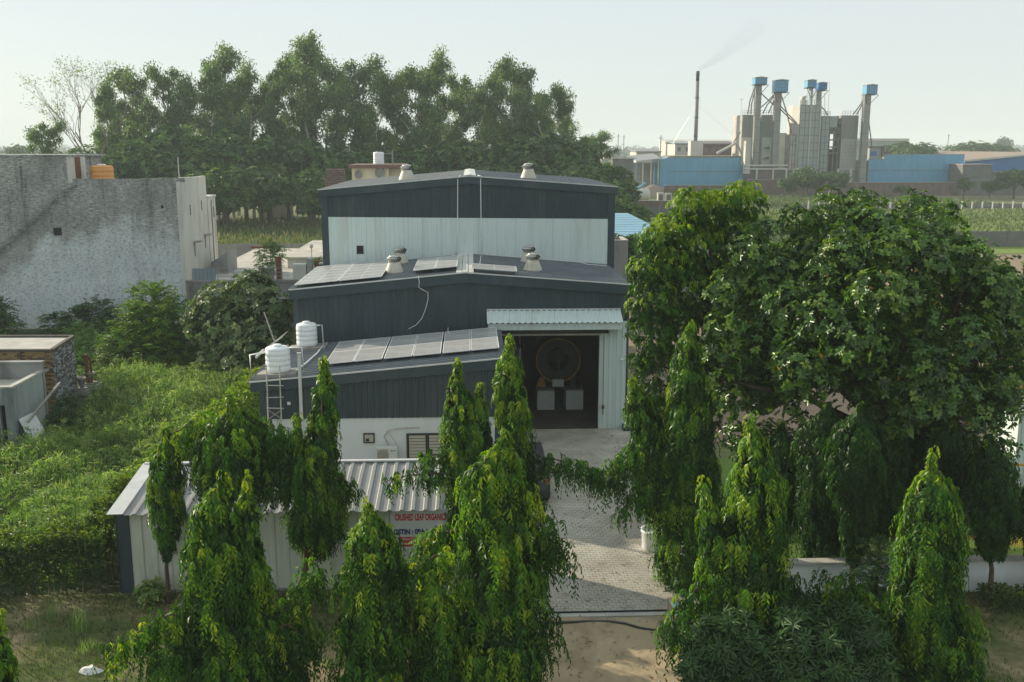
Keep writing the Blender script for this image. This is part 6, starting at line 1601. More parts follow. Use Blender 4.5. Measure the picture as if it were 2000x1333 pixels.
weeping('dense mast tree at the far right front before the boundary wall', 20.6,
        [[(884, 1814, 1830), (905, 1802, 1838), (940, 1782, 1862), (975, 1762, 1884), (1040, 1752, 1890), (1110, 1750, 1890), (1170, 1742, 1892), (1220, 1725, 1915), (1290, 1716, 1932), (1370, 1718, 1938), (1460, 1730, 1925)]],
        arms=[([(1750, 1215, 20.6), (1715, 1190, 20.5), (1670, 1150, 20.4), (1610, 1125, 20.3)], 1.0, .15, .28), ([(1740, 1230, 20.6), (1690, 1200, 20.4), (1660, 1210, 20.3)], 1.1, .12, .3)],
        seed=21, young=.22)
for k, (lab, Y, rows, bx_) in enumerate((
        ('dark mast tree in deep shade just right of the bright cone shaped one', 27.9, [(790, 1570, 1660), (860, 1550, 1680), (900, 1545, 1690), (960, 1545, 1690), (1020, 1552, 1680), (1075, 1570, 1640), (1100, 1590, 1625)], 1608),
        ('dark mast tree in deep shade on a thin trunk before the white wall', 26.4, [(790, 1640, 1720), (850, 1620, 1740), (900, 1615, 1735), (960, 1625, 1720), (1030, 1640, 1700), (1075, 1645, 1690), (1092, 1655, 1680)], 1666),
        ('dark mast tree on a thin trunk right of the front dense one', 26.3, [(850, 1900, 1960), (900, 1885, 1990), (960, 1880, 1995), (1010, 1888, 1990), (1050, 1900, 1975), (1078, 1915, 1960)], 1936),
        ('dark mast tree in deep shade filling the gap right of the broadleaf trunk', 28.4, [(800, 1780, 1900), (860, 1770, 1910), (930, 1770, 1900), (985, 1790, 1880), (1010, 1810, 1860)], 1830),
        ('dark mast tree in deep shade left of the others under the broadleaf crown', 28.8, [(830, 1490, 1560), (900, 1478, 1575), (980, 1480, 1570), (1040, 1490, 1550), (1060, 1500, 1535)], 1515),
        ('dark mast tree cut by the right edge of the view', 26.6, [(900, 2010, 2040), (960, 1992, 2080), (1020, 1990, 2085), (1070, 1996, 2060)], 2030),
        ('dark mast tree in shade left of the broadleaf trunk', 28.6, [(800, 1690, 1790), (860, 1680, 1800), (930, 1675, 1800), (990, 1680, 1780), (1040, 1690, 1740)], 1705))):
    weeping(lab, Y, [rows], seed=30 + k, young=.0, top_young=.0, shade_tint=.55, base=(at(bx_, 1160, Y).x, Y, 0), trunk=.085)  # leaf tint darkened to paint in the shade under the broadleaf crown
weeping('dark drooping mast tree at the bottom left corner', 18.6,
        [[(1195, -14, 6), (1230, -30, 14), (1280, -40, 28), (1333, -55, 42), (1420, -60, 45)]], seed=37, young=.12)

# ------------------------------------------------------------------ bushy tall tree behind the leaning mast tree
def lump(px, py, rpx, Y, fz=1.0):
    c = at(px, py, Y); r = rpx / FOC * math.hypot(Y, 8)
    return ((c.x, c.y, c.z), (r, r, r * fz))
r6 = np.random.default_rng(61)
tall_l = [lump(x + 9, y + 4, r * .94, Y) for x, y, r, Y in ((1440, 385, 42, 33), (1395, 400, 40, 33), (1345, 400, 45, 32.6), (1310, 440, 42, 32.6), (1268, 462, 32, 32.2), (1420, 440, 55, 33.5), (1350, 470, 60, 33), (1300, 510, 52, 32.5), (1255, 520, 36, 32), (1270, 575, 52, 32), (1330, 560, 70, 33), (1400, 530, 60, 34), (1265, 640, 48, 32), (1340, 640, 75, 33), (1280, 710, 52, 32.3), (1370, 720, 70, 33.4), (1262, 780, 42, 32.2), (1340, 800, 70, 33), (1290, 860, 56, 32.6), (1240, 600, 26, 31.8), (1245, 700, 26, 31.9))]
def tall_tree():
    base = at(1370, 1050, 33); base.z = 0
    C_ = np.array([l[0] for l in tall_l]); R_ = np.array([l[1] for l in tall_l])
    n = 4800; idx = r6.choice(len(tall_l), n, p=R_[:, 0] ** 1.7 / (R_[:, 0] ** 1.7).sum())
    d = unit(r6.normal(0, 1, (n, 3)) + np.array([0, 0, .15]))
    p0 = C_[idx] + d * R_[idx] * np.sqrt(r6.uniform(.25, 1, (n, 1)))
    out = unit(d * [1, 1, .2] + r6.normal(0, .4, (n, 3)) * [1, 1, 0]); out[:, 2] = 0
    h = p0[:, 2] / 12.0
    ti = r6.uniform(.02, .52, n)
    # yellower, lighter tint on the upper faces of the upper lumps
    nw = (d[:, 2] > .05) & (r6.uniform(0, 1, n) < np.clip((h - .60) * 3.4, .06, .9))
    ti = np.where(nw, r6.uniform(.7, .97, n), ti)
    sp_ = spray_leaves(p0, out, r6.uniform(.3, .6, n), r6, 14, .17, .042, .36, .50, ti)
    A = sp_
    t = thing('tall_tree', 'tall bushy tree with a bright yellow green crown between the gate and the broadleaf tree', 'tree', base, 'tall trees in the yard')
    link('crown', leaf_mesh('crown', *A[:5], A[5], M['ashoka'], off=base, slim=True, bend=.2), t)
    w = MB(); top = at(1390, 400, 33)
    w.tube([base, base.lerp(top, .3) + Vector((.15, 0, 0)), base.lerp(top, .6), base.lerp(top, .95)], [.2, .16, .11, .04], 10)
    for l in tall_l[::2]:
        c = Vector(l[0]); s = base.lerp(top, min(.9, max(.15, (c.z - 1.2) / top.z))); w.tube([s, s.lerp(c, .5) + Vector((0, 0, .15)), c], [.06, .045, .02], 6)
    w.build('trunk', M['bark'], t, smooth=True)
tall_tree()

# big broadleaf tree
r7 = np.random.default_rng(71)
def big_lumps():
    c = at(1706, 655, 31.2); L = []
    for k in range(260):
        d = r7.normal(0, 1, 3); d /= np.linalg.norm(d)
        if d[2] < -.55: continue
        q = r7.uniform(.80, 1.0) if k < 210 else r7.uniform(.3, .75)
        if abs(d[2] - .12) < .035 and k < 150: continue            # a dark break between the upper and the lower tier
        p = (c.x + d[0] * 4.35 * q, c.y + d[1] * 4.2 * q, c.z + (d[2] * 3.75 if d[2] > 0 else d[2] * 4.3) * q)
        rr = r7.uniform(.5, 1.1)
        L.append((p, (rr, rr, rr * .8)))
    for x, y, r, Y in ((1460, 500, 48, 31), (1490, 455, 42, 31.5), (1425, 545, 42, 30.6), (1405, 570, 36, 30.2), (1410, 640, 40, 30), (1395, 690, 34, 30), (1405, 740, 38, 30), (1450, 640, 50, 30), (1430, 700, 46, 30), (1425, 780, 46, 30), (1445, 850, 42, 30), (1500, 900, 40, 29.6), (1480, 520, 50, 31), (1430, 590, 40, 31), (1940, 880, 50, 30.4), (1880, 920, 45, 30), (1780, 920, 50, 29.6), (1960, 540, 50, 32), (1985, 640, 46, 32), (1990, 760, 50, 31.4), (1560, 430, 45, 32), (1465, 880, 46, 29.8), (1510, 925, 46, 29.4), (1580, 935, 46, 29.2), (1560, 880, 60, 29.6), (1620, 910, 50, 29.4), (1690, 920, 55, 29.4), (1500, 860, 55, 29.8), (1840, 930, 50, 29.8), (1930, 930, 45, 30.2), (1680, 400, 45, 32.5), (1790, 405, 45, 32.5), (1620, 385, 28, 33), (1850, 415, 34, 33)):
        L.append(lump(x, y, r, Y, .8))
    return L
big_l = big_lumps()
def big_tree():
    base = at(1742, 1050, 31.2); base.z = 0
    A = rosettes(big_l, 16500, 7, .175, .084, r7, shell=.35, tint=(.05, .93), up=.5, spread=.85, bend=.22, yellow=.003)
    t = thing('broadleaf_tree', 'huge broadleaf tree with glossy leaf rosettes filling the right side', 'tree', base, 'tall trees in the yard')
    link('crown', leaf_mesh('crown', *A[:5], A[5], M['almond'], off=base, bend=.2, fold=.18, wide=.35, w2=.95), t)
    w = MB(); fork = base + Vector((.1, 0, 3.0))
    w.tube([base, base + Vector((.03, 0, .5)), base + Vector((.0, .05, 1.7)), fork], [.42, .34, .30, .29], 14)
    for i, l in enumerate(big_l):
        c = Vector(l[0])
        if i % 6 == 0:
            mid = fork.lerp(c, .5) + Vector((0, 0, .5)); w.tube([fork, fork.lerp(mid, .5) + Vector((0, .1, .1)), mid, c], [.17, .13, .09, .035], 8)
    w.build('trunk', M['bark'], t, smooth=True)
big_tree()

# ------------------------------------------------------------------ shrubs and hedges
r8 = np.random.default_rng(81)
def shrub(label, lumps, n, nleaf, L, lL, lW, m, cat='shrub', name='shrub', group=None, tint=(.1, .9), up=.5, droop=.5, stem_m='bark', rosette=0):
    c = np.array([l[0] for l in lumps]).mean(0); base = Vector((c[0], c[1], 0))
    if rosette: arr = rosettes(lumps, n, rosette, lL, lW, r8, .5, tint, up=.4, spread=.85)
    else: arr = fronds(lumps, n, nleaf, L, lL, lW, r8, tint, up, droop)
    st = [([base + Vector((.1 * math.cos(i), .1 * math.sin(i), 0)), base.lerp(Vector(l[0]), .5) + Vector((0, 0, .1)), Vector(l[0])], [.06, .045, .015]) for i, l in enumerate(lumps[:9])]
    return plant(name, label, cat, base, [arr], M[m], group, st, stem_m, 'stem', bend=.2, fold=.15, w2=.8)
shrub('tall feathery green shrub against the plastered building', [lump(x, y, r, Y) for x, y, r, Y in ((300, 600, 42, 59), (325, 640, 55, 58), (270, 640, 45, 58), (250, 690, 42, 57), (310, 700, 55, 56.8), (350, 690, 45, 57), (235, 720, 30, 56.5))], 1500, 18, 1.1, .24, .07, 'feather', group='shrubs by the plot wall')
shrub('broad grey green shrub with big leaves left of the front hall', [lump(x, y, r, Y) for x, y, r, Y in ((430, 600, 50, 56), (490, 580, 50, 56), (535, 610, 45, 55), (400, 640, 45, 56), (460, 650, 60, 55), (520, 670, 55, 54), (430, 700, 45, 55), (480, 710, 50, 54), (515, 560, 22, 56))], 1900, 0, 0, .26, .17, 'grey_leaf', group='shrubs by the plot wall', rosette=6, tint=(.15, 1))
shrub('low dark shrub at the foot of the plastered wall', [lump(x, y, r, Y) for x, y, r, Y in ((150, 635, 28, 70), (190, 620, 30, 70), (220, 640, 24, 70), (110, 640, 22, 70))], 420, 16, 1.1, .26, .08, 'dark_tree', group='shrubs by the plot wall', tint=(.1, .8))
shrub('dark shrub at the left edge below the plastered wall', [lump(x, y, r, Y) for x, y, r, Y in ((-5, 615, 28, 69), (15, 645, 22, 68), (-20, 640, 34, 68))], 320, 16, 1.0, .26, .08, 'dark_tree', group='shrubs by the plot wall', tint=(.1, .8))
shrub('mid green thicket in the shade behind the ornamental pillars', [lump(x, y, r, Y) for x, y, r, Y in ((180, 690, 35, 62), (150, 720, 30, 60), (210, 740, 25, 58), (170, 745, 25, 57), (160, 665, 30, 66), (225, 670, 25, 66), (300, 735, 25, 57), (340, 740, 22, 57))], 900, 15, .8, .22, .07, 'weed', group='shrubs by the plot wall', tint=(.05, .6))
shrub('small feathery tree on the terrace beside the brown column', [lump(x, y, r, Y) for x, y, r, Y in ((528, 490, 18, 76), (520, 500, 16, 76), (538, 500, 16, 76.4), (535, 515, 8, 76))], 130, 14, .7, .22, .07, 'feather')
shrub('dark rosette plant on the terrace railing', [lump(x, y, r, Y) for x, y, r, Y in ((515, 520, 12, 71.7),)], 26, 10, .6, .3, .07, 'dark_tree')
tp = at(621, 515, 74)
fp = shrub('small bright fern in a purple pot on the terrace', [lump(621, 511, 7, 74)], 40, 9, .4, .16, .04, 'lime')
pp = thing('flower_pot', 'purple clay pot holding the bright fern on the terrace', 'pot', (tp.x, 74, 3.36))
MB().lathe([(.2, 0), (.3, .9), (.34, .95), (.28, .95)], (tp.x, 74, 3.7), 14).box(tp.x - .3, 73.7, 3.36, tp.x + .3, 74.3, 3.7).build('pot', M['terracotta'], pp)
shrub('dense weeds and twigs at the corner of the whitened brick wall', [lump(x, y, r, Y) for x, y, r, Y in ((125, 800, 22, 46), (110, 830, 22, 45), (140, 790, 16, 48))], 260, 12, .6, .16, .05, 'dark_tree', tint=(.0, .4))
shrub('feathery bush before the boundary wall between two mast trees', [lump(x, y, r, Y) for x, y, r, Y in ((1715, 1080, 26, 25.6), (1705, 1120, 34, 25.5), (1725, 1150, 36, 25.4), (1710, 1190, 40, 25.2))], 420, 16, .45, .12, .03, 'dark_tree', tint=(.2, .9))
for k, (lab, pts) in enumerate((('whorled dark green shrub at the foot of the cone shaped mast tree', ((1400, 1260, 60, 19.6), (1460, 1290, 60, 19.4), (1380, 1310, 50, 19.2), (1440, 1230, 40, 19.9))),
                                ('whorled dark green shrub in the middle of the right front', ((1560, 1230, 55, 19.8), (1610, 1270, 60, 19.5), (1540, 1300, 60, 19.2), (1600, 1200, 40, 20.3))),
                                ('whorled dark green shrub beside the front right mast tree', ((1680, 1250, 50, 19.6), (1700, 1310, 55, 19.2), (1640, 1320, 55, 19.0), (1660, 1210, 35, 20))))):
    shrub(lab, [lump(x, y, r, Y) for x, y, r, Y in pts], 620, 0, 0, .25, .046, 'dark_tree', group='whorled shrubs at the road edge', tint=(.0, .6), rosette=12)
def hedge(label, pts, w, h, n, m, lL, lW, tint, lit_top_tint=None, name='hedge', seed=1, group='clipped hedges'):
    r = np.random.default_rng(seed); pts = np.array(pts, float)
    seg = np.linalg.norm(np.diff(pts[:, :2], axis=0), axis=1); cum = np.r_[0, np.cumsum(seg)]
    d = r.uniform(0, cum[-1], n); c = np.stack([np.interp(d, cum, pts[:, k]) for k in range(2)], 1)
    hh = np.interp(d, cum, pts[:, 2]) if pts.shape[1] > 2 else np.full(n, h)
    bn = blob_noise(seed); hh = hh * (1 + .25 * bn(d * 1.3, d * .7))
    dirv = np.stack([np.interp(d + .3, cum, pts[:, k]) - np.interp(d - .3, cum, pts[:, k]) for k in range(2)], 1); dirv = dirv / np.maximum(np.linalg.norm(dirv, axis=1, keepdims=True), 1e-6)
    nn = np.stack([-dirv[:, 1], dirv[:, 0]], 1)
    side = r.integers(0, 3, n)
    q = r.uniform(-1, 1, n); z = hh * np.sqrt(r.uniform(.02, 1, n))
    off = np.where(side == 0, -1, np.where(side == 1, 1, q)) * w / 2 * r.uniform(.75, 1.15, n)
    z = np.where(side == 2, hh * r.uniform(.88, 1.06, n), z)
    P = np.stack([c[:, 0] + nn[:, 0] * off, c[:, 1] + nn[:, 1] * off, z], 1)
    axis = unit(np.stack([nn[:, 0] * off, nn[:, 1] * off, np.where(side == 2, .8, .25)], 1) + r.normal(0, .35, (n, 3)))
    k = 5; a = r.uniform(0, 6.28, (n, k)); ref = unit(np.cross(axis, r.normal(0, 1, (n, 3)))); ref2 = np.cross(axis, ref)
    o = ref[:, None] * np.cos(a)[..., None] + ref2[:, None] * np.sin(a)[..., None]
    D = unit(o + axis[:, None] * r.uniform(.2, 1.2, (n, k, 1))); Nn = unit(axis[:, None] + r.normal(0, .3, (n, k, 3)))
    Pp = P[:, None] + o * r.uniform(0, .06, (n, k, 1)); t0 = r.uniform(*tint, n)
    if lit_top_tint: t0 = np.where(side == 2, r.uniform(*lit_top_tint, n), t0)  # top leaves tinted lighter, light from above put into the colour
    t = np.clip(t0[:, None] + r.normal(0, .1, (n, k)), 0, 1)
    base = Vector((pts[:, 0].mean(), pts[:, 1].mean(), 0))
    t_ = thing(name, label, 'hedge', base, group)
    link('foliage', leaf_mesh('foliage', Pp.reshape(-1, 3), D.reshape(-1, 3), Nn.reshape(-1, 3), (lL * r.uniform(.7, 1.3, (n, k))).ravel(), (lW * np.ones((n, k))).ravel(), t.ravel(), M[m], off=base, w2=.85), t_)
    st = MB()
    for i in range(int(cum[-1] / .5) + 1):
        dd = i * .5; x, y = np.interp(dd, cum, pts[:, 0]), np.interp(dd, cum, pts[:, 1]); hx = h * .85
        st.tube([(x, y, 0), (x + r.normal(0, .1), y + r.normal(0, .1), hx * .5), (x + r.normal(0, .2), y + r.normal(0, .15), hx)], [.03, .022, .008], 5)
    st.build('stem', M['bark'], t_)['kind'] = 'stuff'
hedge('dark clipped hedge left of the pale shed', [(-18.5, 27.9, 1.75), (-14, 27.9, 1.7), (-10.7, 28.0, 1.95)], 1.0, 1.75, 3600, 'hedge', .10, .055, (0, .32), (.45, 1), seed=5)  # shaded face and lit top are painted by the two leaf tints
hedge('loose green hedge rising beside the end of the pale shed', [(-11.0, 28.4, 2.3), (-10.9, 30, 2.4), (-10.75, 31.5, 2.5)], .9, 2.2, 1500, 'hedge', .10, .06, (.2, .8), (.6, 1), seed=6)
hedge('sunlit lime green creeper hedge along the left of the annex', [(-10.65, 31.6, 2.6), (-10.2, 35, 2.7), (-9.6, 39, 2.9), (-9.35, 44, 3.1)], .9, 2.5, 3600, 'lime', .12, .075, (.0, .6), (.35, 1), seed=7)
hedge('low dark hedge at the foot of the boundary wall', [(14.6, 26.0, .5), (18.5, 25.9, .55), (24, 25.9, .5)], .7, .45, 1300, 'hedge', .09, .05, (.1, .8), (.3, 1), seed=8)

# ------------------------------------------------------------------ weeds, grass and crops
r9 = np.random.default_rng(91)
def ground_leaves(name, X, Y, Z, L, W, m, tint, lean=.5, bend=.35, kind='stuff'):
    n = len(X); a = r9.uniform(0, 6.28, n); ln = np.abs(r9.normal(0, lean, n))
    D = np.stack([np.cos(a) * ln, np.sin(a) * ln, np.ones(n)], 1)
    Nn = np.stack([-np.cos(a), -np.sin(a), np.full(n, .4)], 1) + r9.normal(0, .3, (n, 3))
    me = leaf_mesh(name, np.stack([X, Y, Z], 1), D, -Nn, L, W, tint, M[m], slim=True, bend=bend)
    o = link(name, me); o['kind'] = kind; return o
# the overgrown plot: a rolling mass of tall feathery weeds
def plot_weeds():
    n = 70000
    X = r9.uniform(-32, -9.0, n); Y = 28.6 + (54.3 - 28.6) * r9.uniform(0, 1, n) ** 1.15
    keep = (X < -10.9 + (Y - 31) * .085 - .3) & ~((X < -18.9) & (Y > 41.2)) & ~((X < -19.8) & (Y > 47)); X, Y = X[keep], Y[keep]
    def hf(x, y): return .95 + .28 * np.sin(x * .9 + .6 * y) + .22 * np.sin(x * 2.1 - y * 1.3 + 1) + .22 * np.sin(.5 * y + 2.2 * np.sin(x * .6)) + .10 * np.sin(4.1 * x + 3.3 * y)
    bump_ = 1.0 * np.exp(-((X + 14.2) ** 2 / 5 + (Y - 48.5) ** 2 / 14)) + .7 * np.exp(-((X + 17.5) ** 2 / 5 + (Y - 51) ** 2 / 8))
    H = np.clip(hf(X, Y), .35, 2) + bump_ - .45 * np.clip((33 - Y) / 4, 0, 1)
    n = len(X); f = r9.uniform(.35, 1, n); Z = H * f
    cl = .5 + .5 * np.sin(1.7 * X + 2.0 * np.sin(1.1 * Y)) * np.sin(1.3 * Y + .8)
    t = np.clip(.05 + .55 * cl * f + r9.normal(0, .13, n), 0, .8)
    hd = r9.uniform(0, 1, n) < .30 * (f > .82) * (.3 + 1.3 * cl); t = np.where(hd, r9.uniform(.78, .95, n), t)
    ground_leaves('tall_weeds', X, Y, np.maximum(Z - .12, 0), r9.uniform(.12, .34, n), r9.uniform(.018, .042, n), 'weed', t, 1.35, .45)
    k = 1500; j = r9.integers(0, n, k); rr = r9.uniform(.25, .6, k)
    lumps = [((X[q], Y[q], H[q] * .72), (rr[i_], rr[i_], .30 + .3 * rr[i_])) for i_, q in enumerate(j)]
    A = rosettes(lumps, 9500, 5, .17, .062, r9, .55, (.05, .8), up=.6, spread=.9)
    o = link('bushy_weeds', leaf_mesh('bushy_weeds', *A[:5], A[5], M['weed'], bend=.2, w2=.85)); o['kind'] = 'stuff'
    A = fronds([((X[q], Y[q], H[q] * .9), (.2, .2, .15)) for q in j[:700]], 1500, 9, .45, .10, .02, r9, (.55, 1.0), .9, .35)
    o = link('feathery_weeds', leaf_mesh('feathery_weeds', *A[:5], A[5], M['weed'], bend=.2, w2=.8)); o['kind'] = 'stuff'
    n2 = 6000; i = r9.integers(0, n, n2)
    ground_leaves('weed_stems', X[i], Y[i], np.zeros(n2), H[i] * .95, np.full(n2, .02), 'weed', r9.uniform(.1, .6, n2), .12, .08)
plot_weeds()
def yard_grass():
    n = 45000; X = r9.uniform(-16, 22, n); Y = r9.uniform(12, 27.8, n)
    den = .5 + .35 * np.sin(X * 1.1 + np.sin(Y * .9) * 1.7) + .3 * np.sin(Y * 1.3 + X * .4) + np.where(Y > 25.5, .4, 0)
    keep = (r9.uniform(0, 1, n) < den) & ((X < -.2) | (X > 6.3)); X, Y = X[keep], Y[keep]; n = len(X)
    k = 3
    X = np.repeat(X, k) + r9.normal(0, .07, n * k); Y = np.repeat(Y, k) + r9.normal(0, .07, n * k); n *= k
    keep = (X < .1) | (X > 6.3); X, Y = X[keep], Y[keep]; n = len(X)
    ground_leaves('short_grass', X, Y, np.zeros(n), r9.uniform(.05, .17, n), r9.uniform(.014, .03, n), 'grass', np.clip(r9.normal(.45, .25, n), 0, 1), .7, .35)
    n = 9000; X = r9.uniform(9, 26, n); Y = r9.uniform(27.4, 36, n)
    ground_leaves('lawn_grass', X, Y, np.zeros(n), r9.uniform(.05, .1, n), np.full(n, .02), 'grass', np.clip(r9.normal(.4, .2, n), 0, .8), .6, .3)
yard_grass()
def tuft(label, p, n, h, spread, m='weed', tint=(.2, .8)):
    n_ = n; a = r9.uniform(0, 6.28, n_); ln = np.abs(r9.normal(0, spread, n_))
    P = np.stack([p.x + r9.normal(0, .08, n_), p.y + r9.normal(0, .08, n_), np.zeros(n_)], 1)
    D = np.stack([np.cos(a) * ln, np.sin(a) * ln, np.ones(n_)], 1); Nn = np.stack([np.cos(a), np.sin(a), np.full(n_, .3)], 1)
    base = Vector((p.x, p.y, 0)); t = thing('grass_tuft', label, 'grass tuft', base, 'grass tufts on the bare soil')
    link('blades', leaf_mesh('blades', P, D, Nn, h * r9.uniform(.5, 1.1, n_), np.full(n_, .014), r9.uniform(*tint, n_), M[m], off=base, slim=True, bend=.55), t)
for lab, x, y, h, s in (('tallest reedy grass tuft before the dark hedge', 105, 1215, .95, .28), ('reedy grass tuft right of the tallest one', 158, 1240, .8, .3), ('low spreading tuft near the white plastic bag', 165, 1278, .35, .7), ('small tuft on the open soil beside the mast tree arm', 182, 1265, .3, .6), ('broad weed patch before the hedge at the left', 60, 1230, .4, .7), ('low weed clump at the foot of the shed corner column', 300, 1172, .5, .7), ('grass clump between two front mast trees', 605, 1240, .6, .5), ('upright grass clump below the shed wall', 615, 1190, .5, .5), ('low weed beside the drooping arm', 640, 1300, .3, .7)):
    tuft(lab, gr(x, y), 46, h, s * 1.9)
shrub('small leafy weed at the foot of the pale shed wall', [lump(300, 1155, 20, 27.3), lump(285, 1160, 14, 27.2)], 120, 8, .3, .12, .06, 'weed')
shrub('green bush under the sign board between the mast trees', [lump(835, 1120, 38, 26.2), lump(810, 1130, 30, 26), lump(860, 1100, 36, 26.4), lump(840, 1070, 26, 26.8)], 420, 12, .4, .13, .05, 'weed', tint=(.2, .85))
def crops():
    n = 16000; X = r9.uniform(-62, -2, n); Y = 120 + 47 * r9.uniform(0, 1, n) ** 1.3; Y = np.round(Y / .8) * .8 + r9.normal(0, .15, n)
    t = np.clip(r9.normal(.45, .28, n) - np.clip((124 - Y) / 8, 0, .3), 0, 1)
    ground_leaves('field_crop', X, Y, r9.uniform(.2, 1.1, n), r9.uniform(.4, .9, n), r9.uniform(.12, .3, n), 'millet', t, .5, .3)
    n = 16000; X = r9.uniform(34, 150, n); Y = r9.uniform(132, 200, n)
    t = np.clip(r9.normal(.35, .2, n), 0, .75)
    ground_leaves('green_crop', X, Y, r9.uniform(0, .35, n), r9.uniform(.3, .6, n), r9.uniform(.2, .4, n), 'millet', t, .5, .3)
    n = 5000; X = r9.uniform(60, 115, n); Y = r9.uniform(208, 250, n)
    ground_leaves('far_crop', X, Y, r9.uniform(0, .5, n), r9.uniform(.4, .8, n), r9.uniform(.3, .6, n), 'millet', np.clip(r9.normal(.25, .15, n), 0, .6), .4, .3)
crops()
def litter():
    n = 900; X = r9.uniform(.4, 7.6, n); Y = r9.uniform(18, 44, n)
    keep = r9.uniform(0, 1, n) < np.where(Y < 25.7, 1, np.where(np.abs(X - 4.3) > 1.6, .9, .22)); X, Y = X[keep], Y[keep]; n = len(X)
    a = r9.uniform(0, 6.28, n); D = np.stack([np.cos(a), np.sin(a), r9.uniform(-.05, .25, n)], 1); Nn = np.stack([r9.normal(0, .3, n), r9.normal(0, .3, n), np.ones(n)], 1)
    Z = np.where(Y < 25.75, .075, .05)
    o = link('fallen_leaves', leaf_mesh('fallen_leaves', np.stack([X, Y, Z], 1), D, Nn, r9.uniform(.07, .16, n), r9.uniform(.025, .05, n), r9.uniform(.4, 1, n), M['dry_leaf'], bend=.15)); o['kind'] = 'stuff'
    n = 420; X = np.concatenate([r9.uniform(.3, 6, n // 2), r9.uniform(-14, 0, n // 2)]); Y = r9.uniform(17, 25.6, n); V, F = [], []
    for i in range(n):
        s_ = r9.uniform(.012, .045); m = len(V); z0 = .05 if X[i] > .2 else .0
        for k in range(5):
            q = k * 1.2566 + r9.uniform(-.3, .3); V.append((X[i] + s_ * math.cos(q), Y[i] + s_ * math.sin(q), z0))
        V.append((X[i] + r9.uniform(-.3, .3) * s_, Y[i], z0 + s_ * r9.uniform(.6, 1.1)))
        for k in range(5): F.append((m + k, m + (k + 1) % 5, m + 5))
    o = link('stones', raw_mesh('stones', np.array(V), np.array(F), None, M['conc'])); o['kind'] = 'stuff'
M['dry_leaf'] = leaf_mat('dry fallen leaf', [(0, (.10, .06, .03)), (.6, (.22, .14, .06)), (1, (.30, .24, .08))], .7, .2, (1.1, 1, .7))
litter()

# ------------------------------------------------------------------ the eucalyptus row
re = np.random.default_rng(101)
def euc_proto(seed, H=26, spread=4.0, low=.32, dens=1.0):
    r = np.random.default_rng(seed); lumps = []
    nb = 15
    w = MB(); path = [(r.normal(0, .25) * k * .5, r.normal(0, .25) * k * .5, H * k / 8) for k in range(9)]; path[0] = (0, 0, 0)
    w.tube(path, [.30 - .033 * k for k in range(9)], 8)
    pz = np.array([p[2] for p in path]); px = np.array([p[0] for p in path]); py = np.array([p[1] for p in path])
    for b in range(nb):
        f = low + (1 - low) * (b + r.uniform(0, 1)) / nb; z = f * H; s = np.array([np.interp(z, pz, px), np.interp(z, pz, py), z])
        a = r.uniform(0, 6.28); reach = spread * (math.sin(math.pi * min(1, (f - low) / (1 - low) * .8 + .2)) ** .7) * r.uniform(.5, 1.1)
        e = s + np.array([math.cos(a) * reach, math.sin(a) * reach, reach * r.uniform(.5, .9)])
        if e[2] > H * 1.03: e[2] = H * r.uniform(.97, 1.03)
        w.tube([s - np.array([0, 0, .8]), (s + e) / 2 + np.array([0, 0, -.15]), e], [.10 * (1.2 - f), .07 * (1.2 - f) + .02, .02], 5)
        for q in (.45, .7, .95, 1.1):
            c = s + (e - s) * q + r.normal(0, .5, 3); rr = r.uniform(.8, 1.9)
            lumps.append((c, (rr, rr, rr * 1.1)))
    for q in range(5): lumps.append((np.array([np.interp(H * .95, pz, px), np.interp(H * .95, pz, py), H * r.uniform(.9, 1.0)]) + r.normal(0, .6, 3), (1.0, 1.0, 1.1)))
    n = int(9500 * dens); C_ = np.array([l[0] for l in lumps]); R_ = np.array([l[1] for l in lumps])
    idx = r.integers(0, len(lumps), n); d = unit(r.normal(0, 1, (n, 3)))
    P = C_[idx] + d * R_[idx] * r.uniform(.15, 1.05, (n, 1))
    lt = r.uniform(.15, .7, len(lumps))
    D = unit(r.normal(0, .6, (n, 3)) + np.array([0, 0, -.9])); Nn = unit(d + r.normal(0, .5, (n, 3)))
    t = np.clip(lt[idx] + r.normal(0, .15, n), 0, 1)
    me = leaf_mesh('crown', P, D, Nn, r.uniform(.32, .66, n), r.uniform(.15, .28, n), t, M['euc'], slim=True, bend=.2)
    return me, w.mesh('trunk')
E_PROTO = []
for k, (H, s, lo) in enumerate(((26, 3.6, .34), (24, 4.4, .30), (28, 3.2, .38), (22, 4.0, .28), (26, 4.8, .36))):
    c_, t_ = euc_proto(200 + k, H, s, lo); t_.materials.append(M['pale_bark']); E_PROTO.append((c_, t_, H))
def far_tree(name, label, px, py_top, Y, proto, group, sx=1.0, cat='tree'):
    p = at(px, py_top, Y); c_, t_, H = proto
    t = thing(name, label, cat, (p.x, Y, 0), group)
    link('crown', c_, t); link('trunk', t_, t)
    k = p.z / H; t.scale = (k * sx, k * sx, k); t.rotation_euler = (0, 0, float(re.uniform(0, 6.28)))
    return t
tops = [(205, 175), (238, 142), (285, 200), (330, 145), (372, 185), (412, 140), (440, 104), (482, 140), (520, 175), (558, 120), (600, 86), (628, 110), (668, 165), (694, 130), (742, 152), (778, 165), (812, 140), (858, 115), (900, 160), (935, 185), (968, 155), (998, 122), (1022, 160), (1060, 195), (1088, 176), (1105, 235)]
where = ['left end', 'left part', 'middle', 'right part', 'right end']
adj = ['slim', 'leaning', 'ragged', 'full crowned', 'open crowned', 'pale', 'dark']
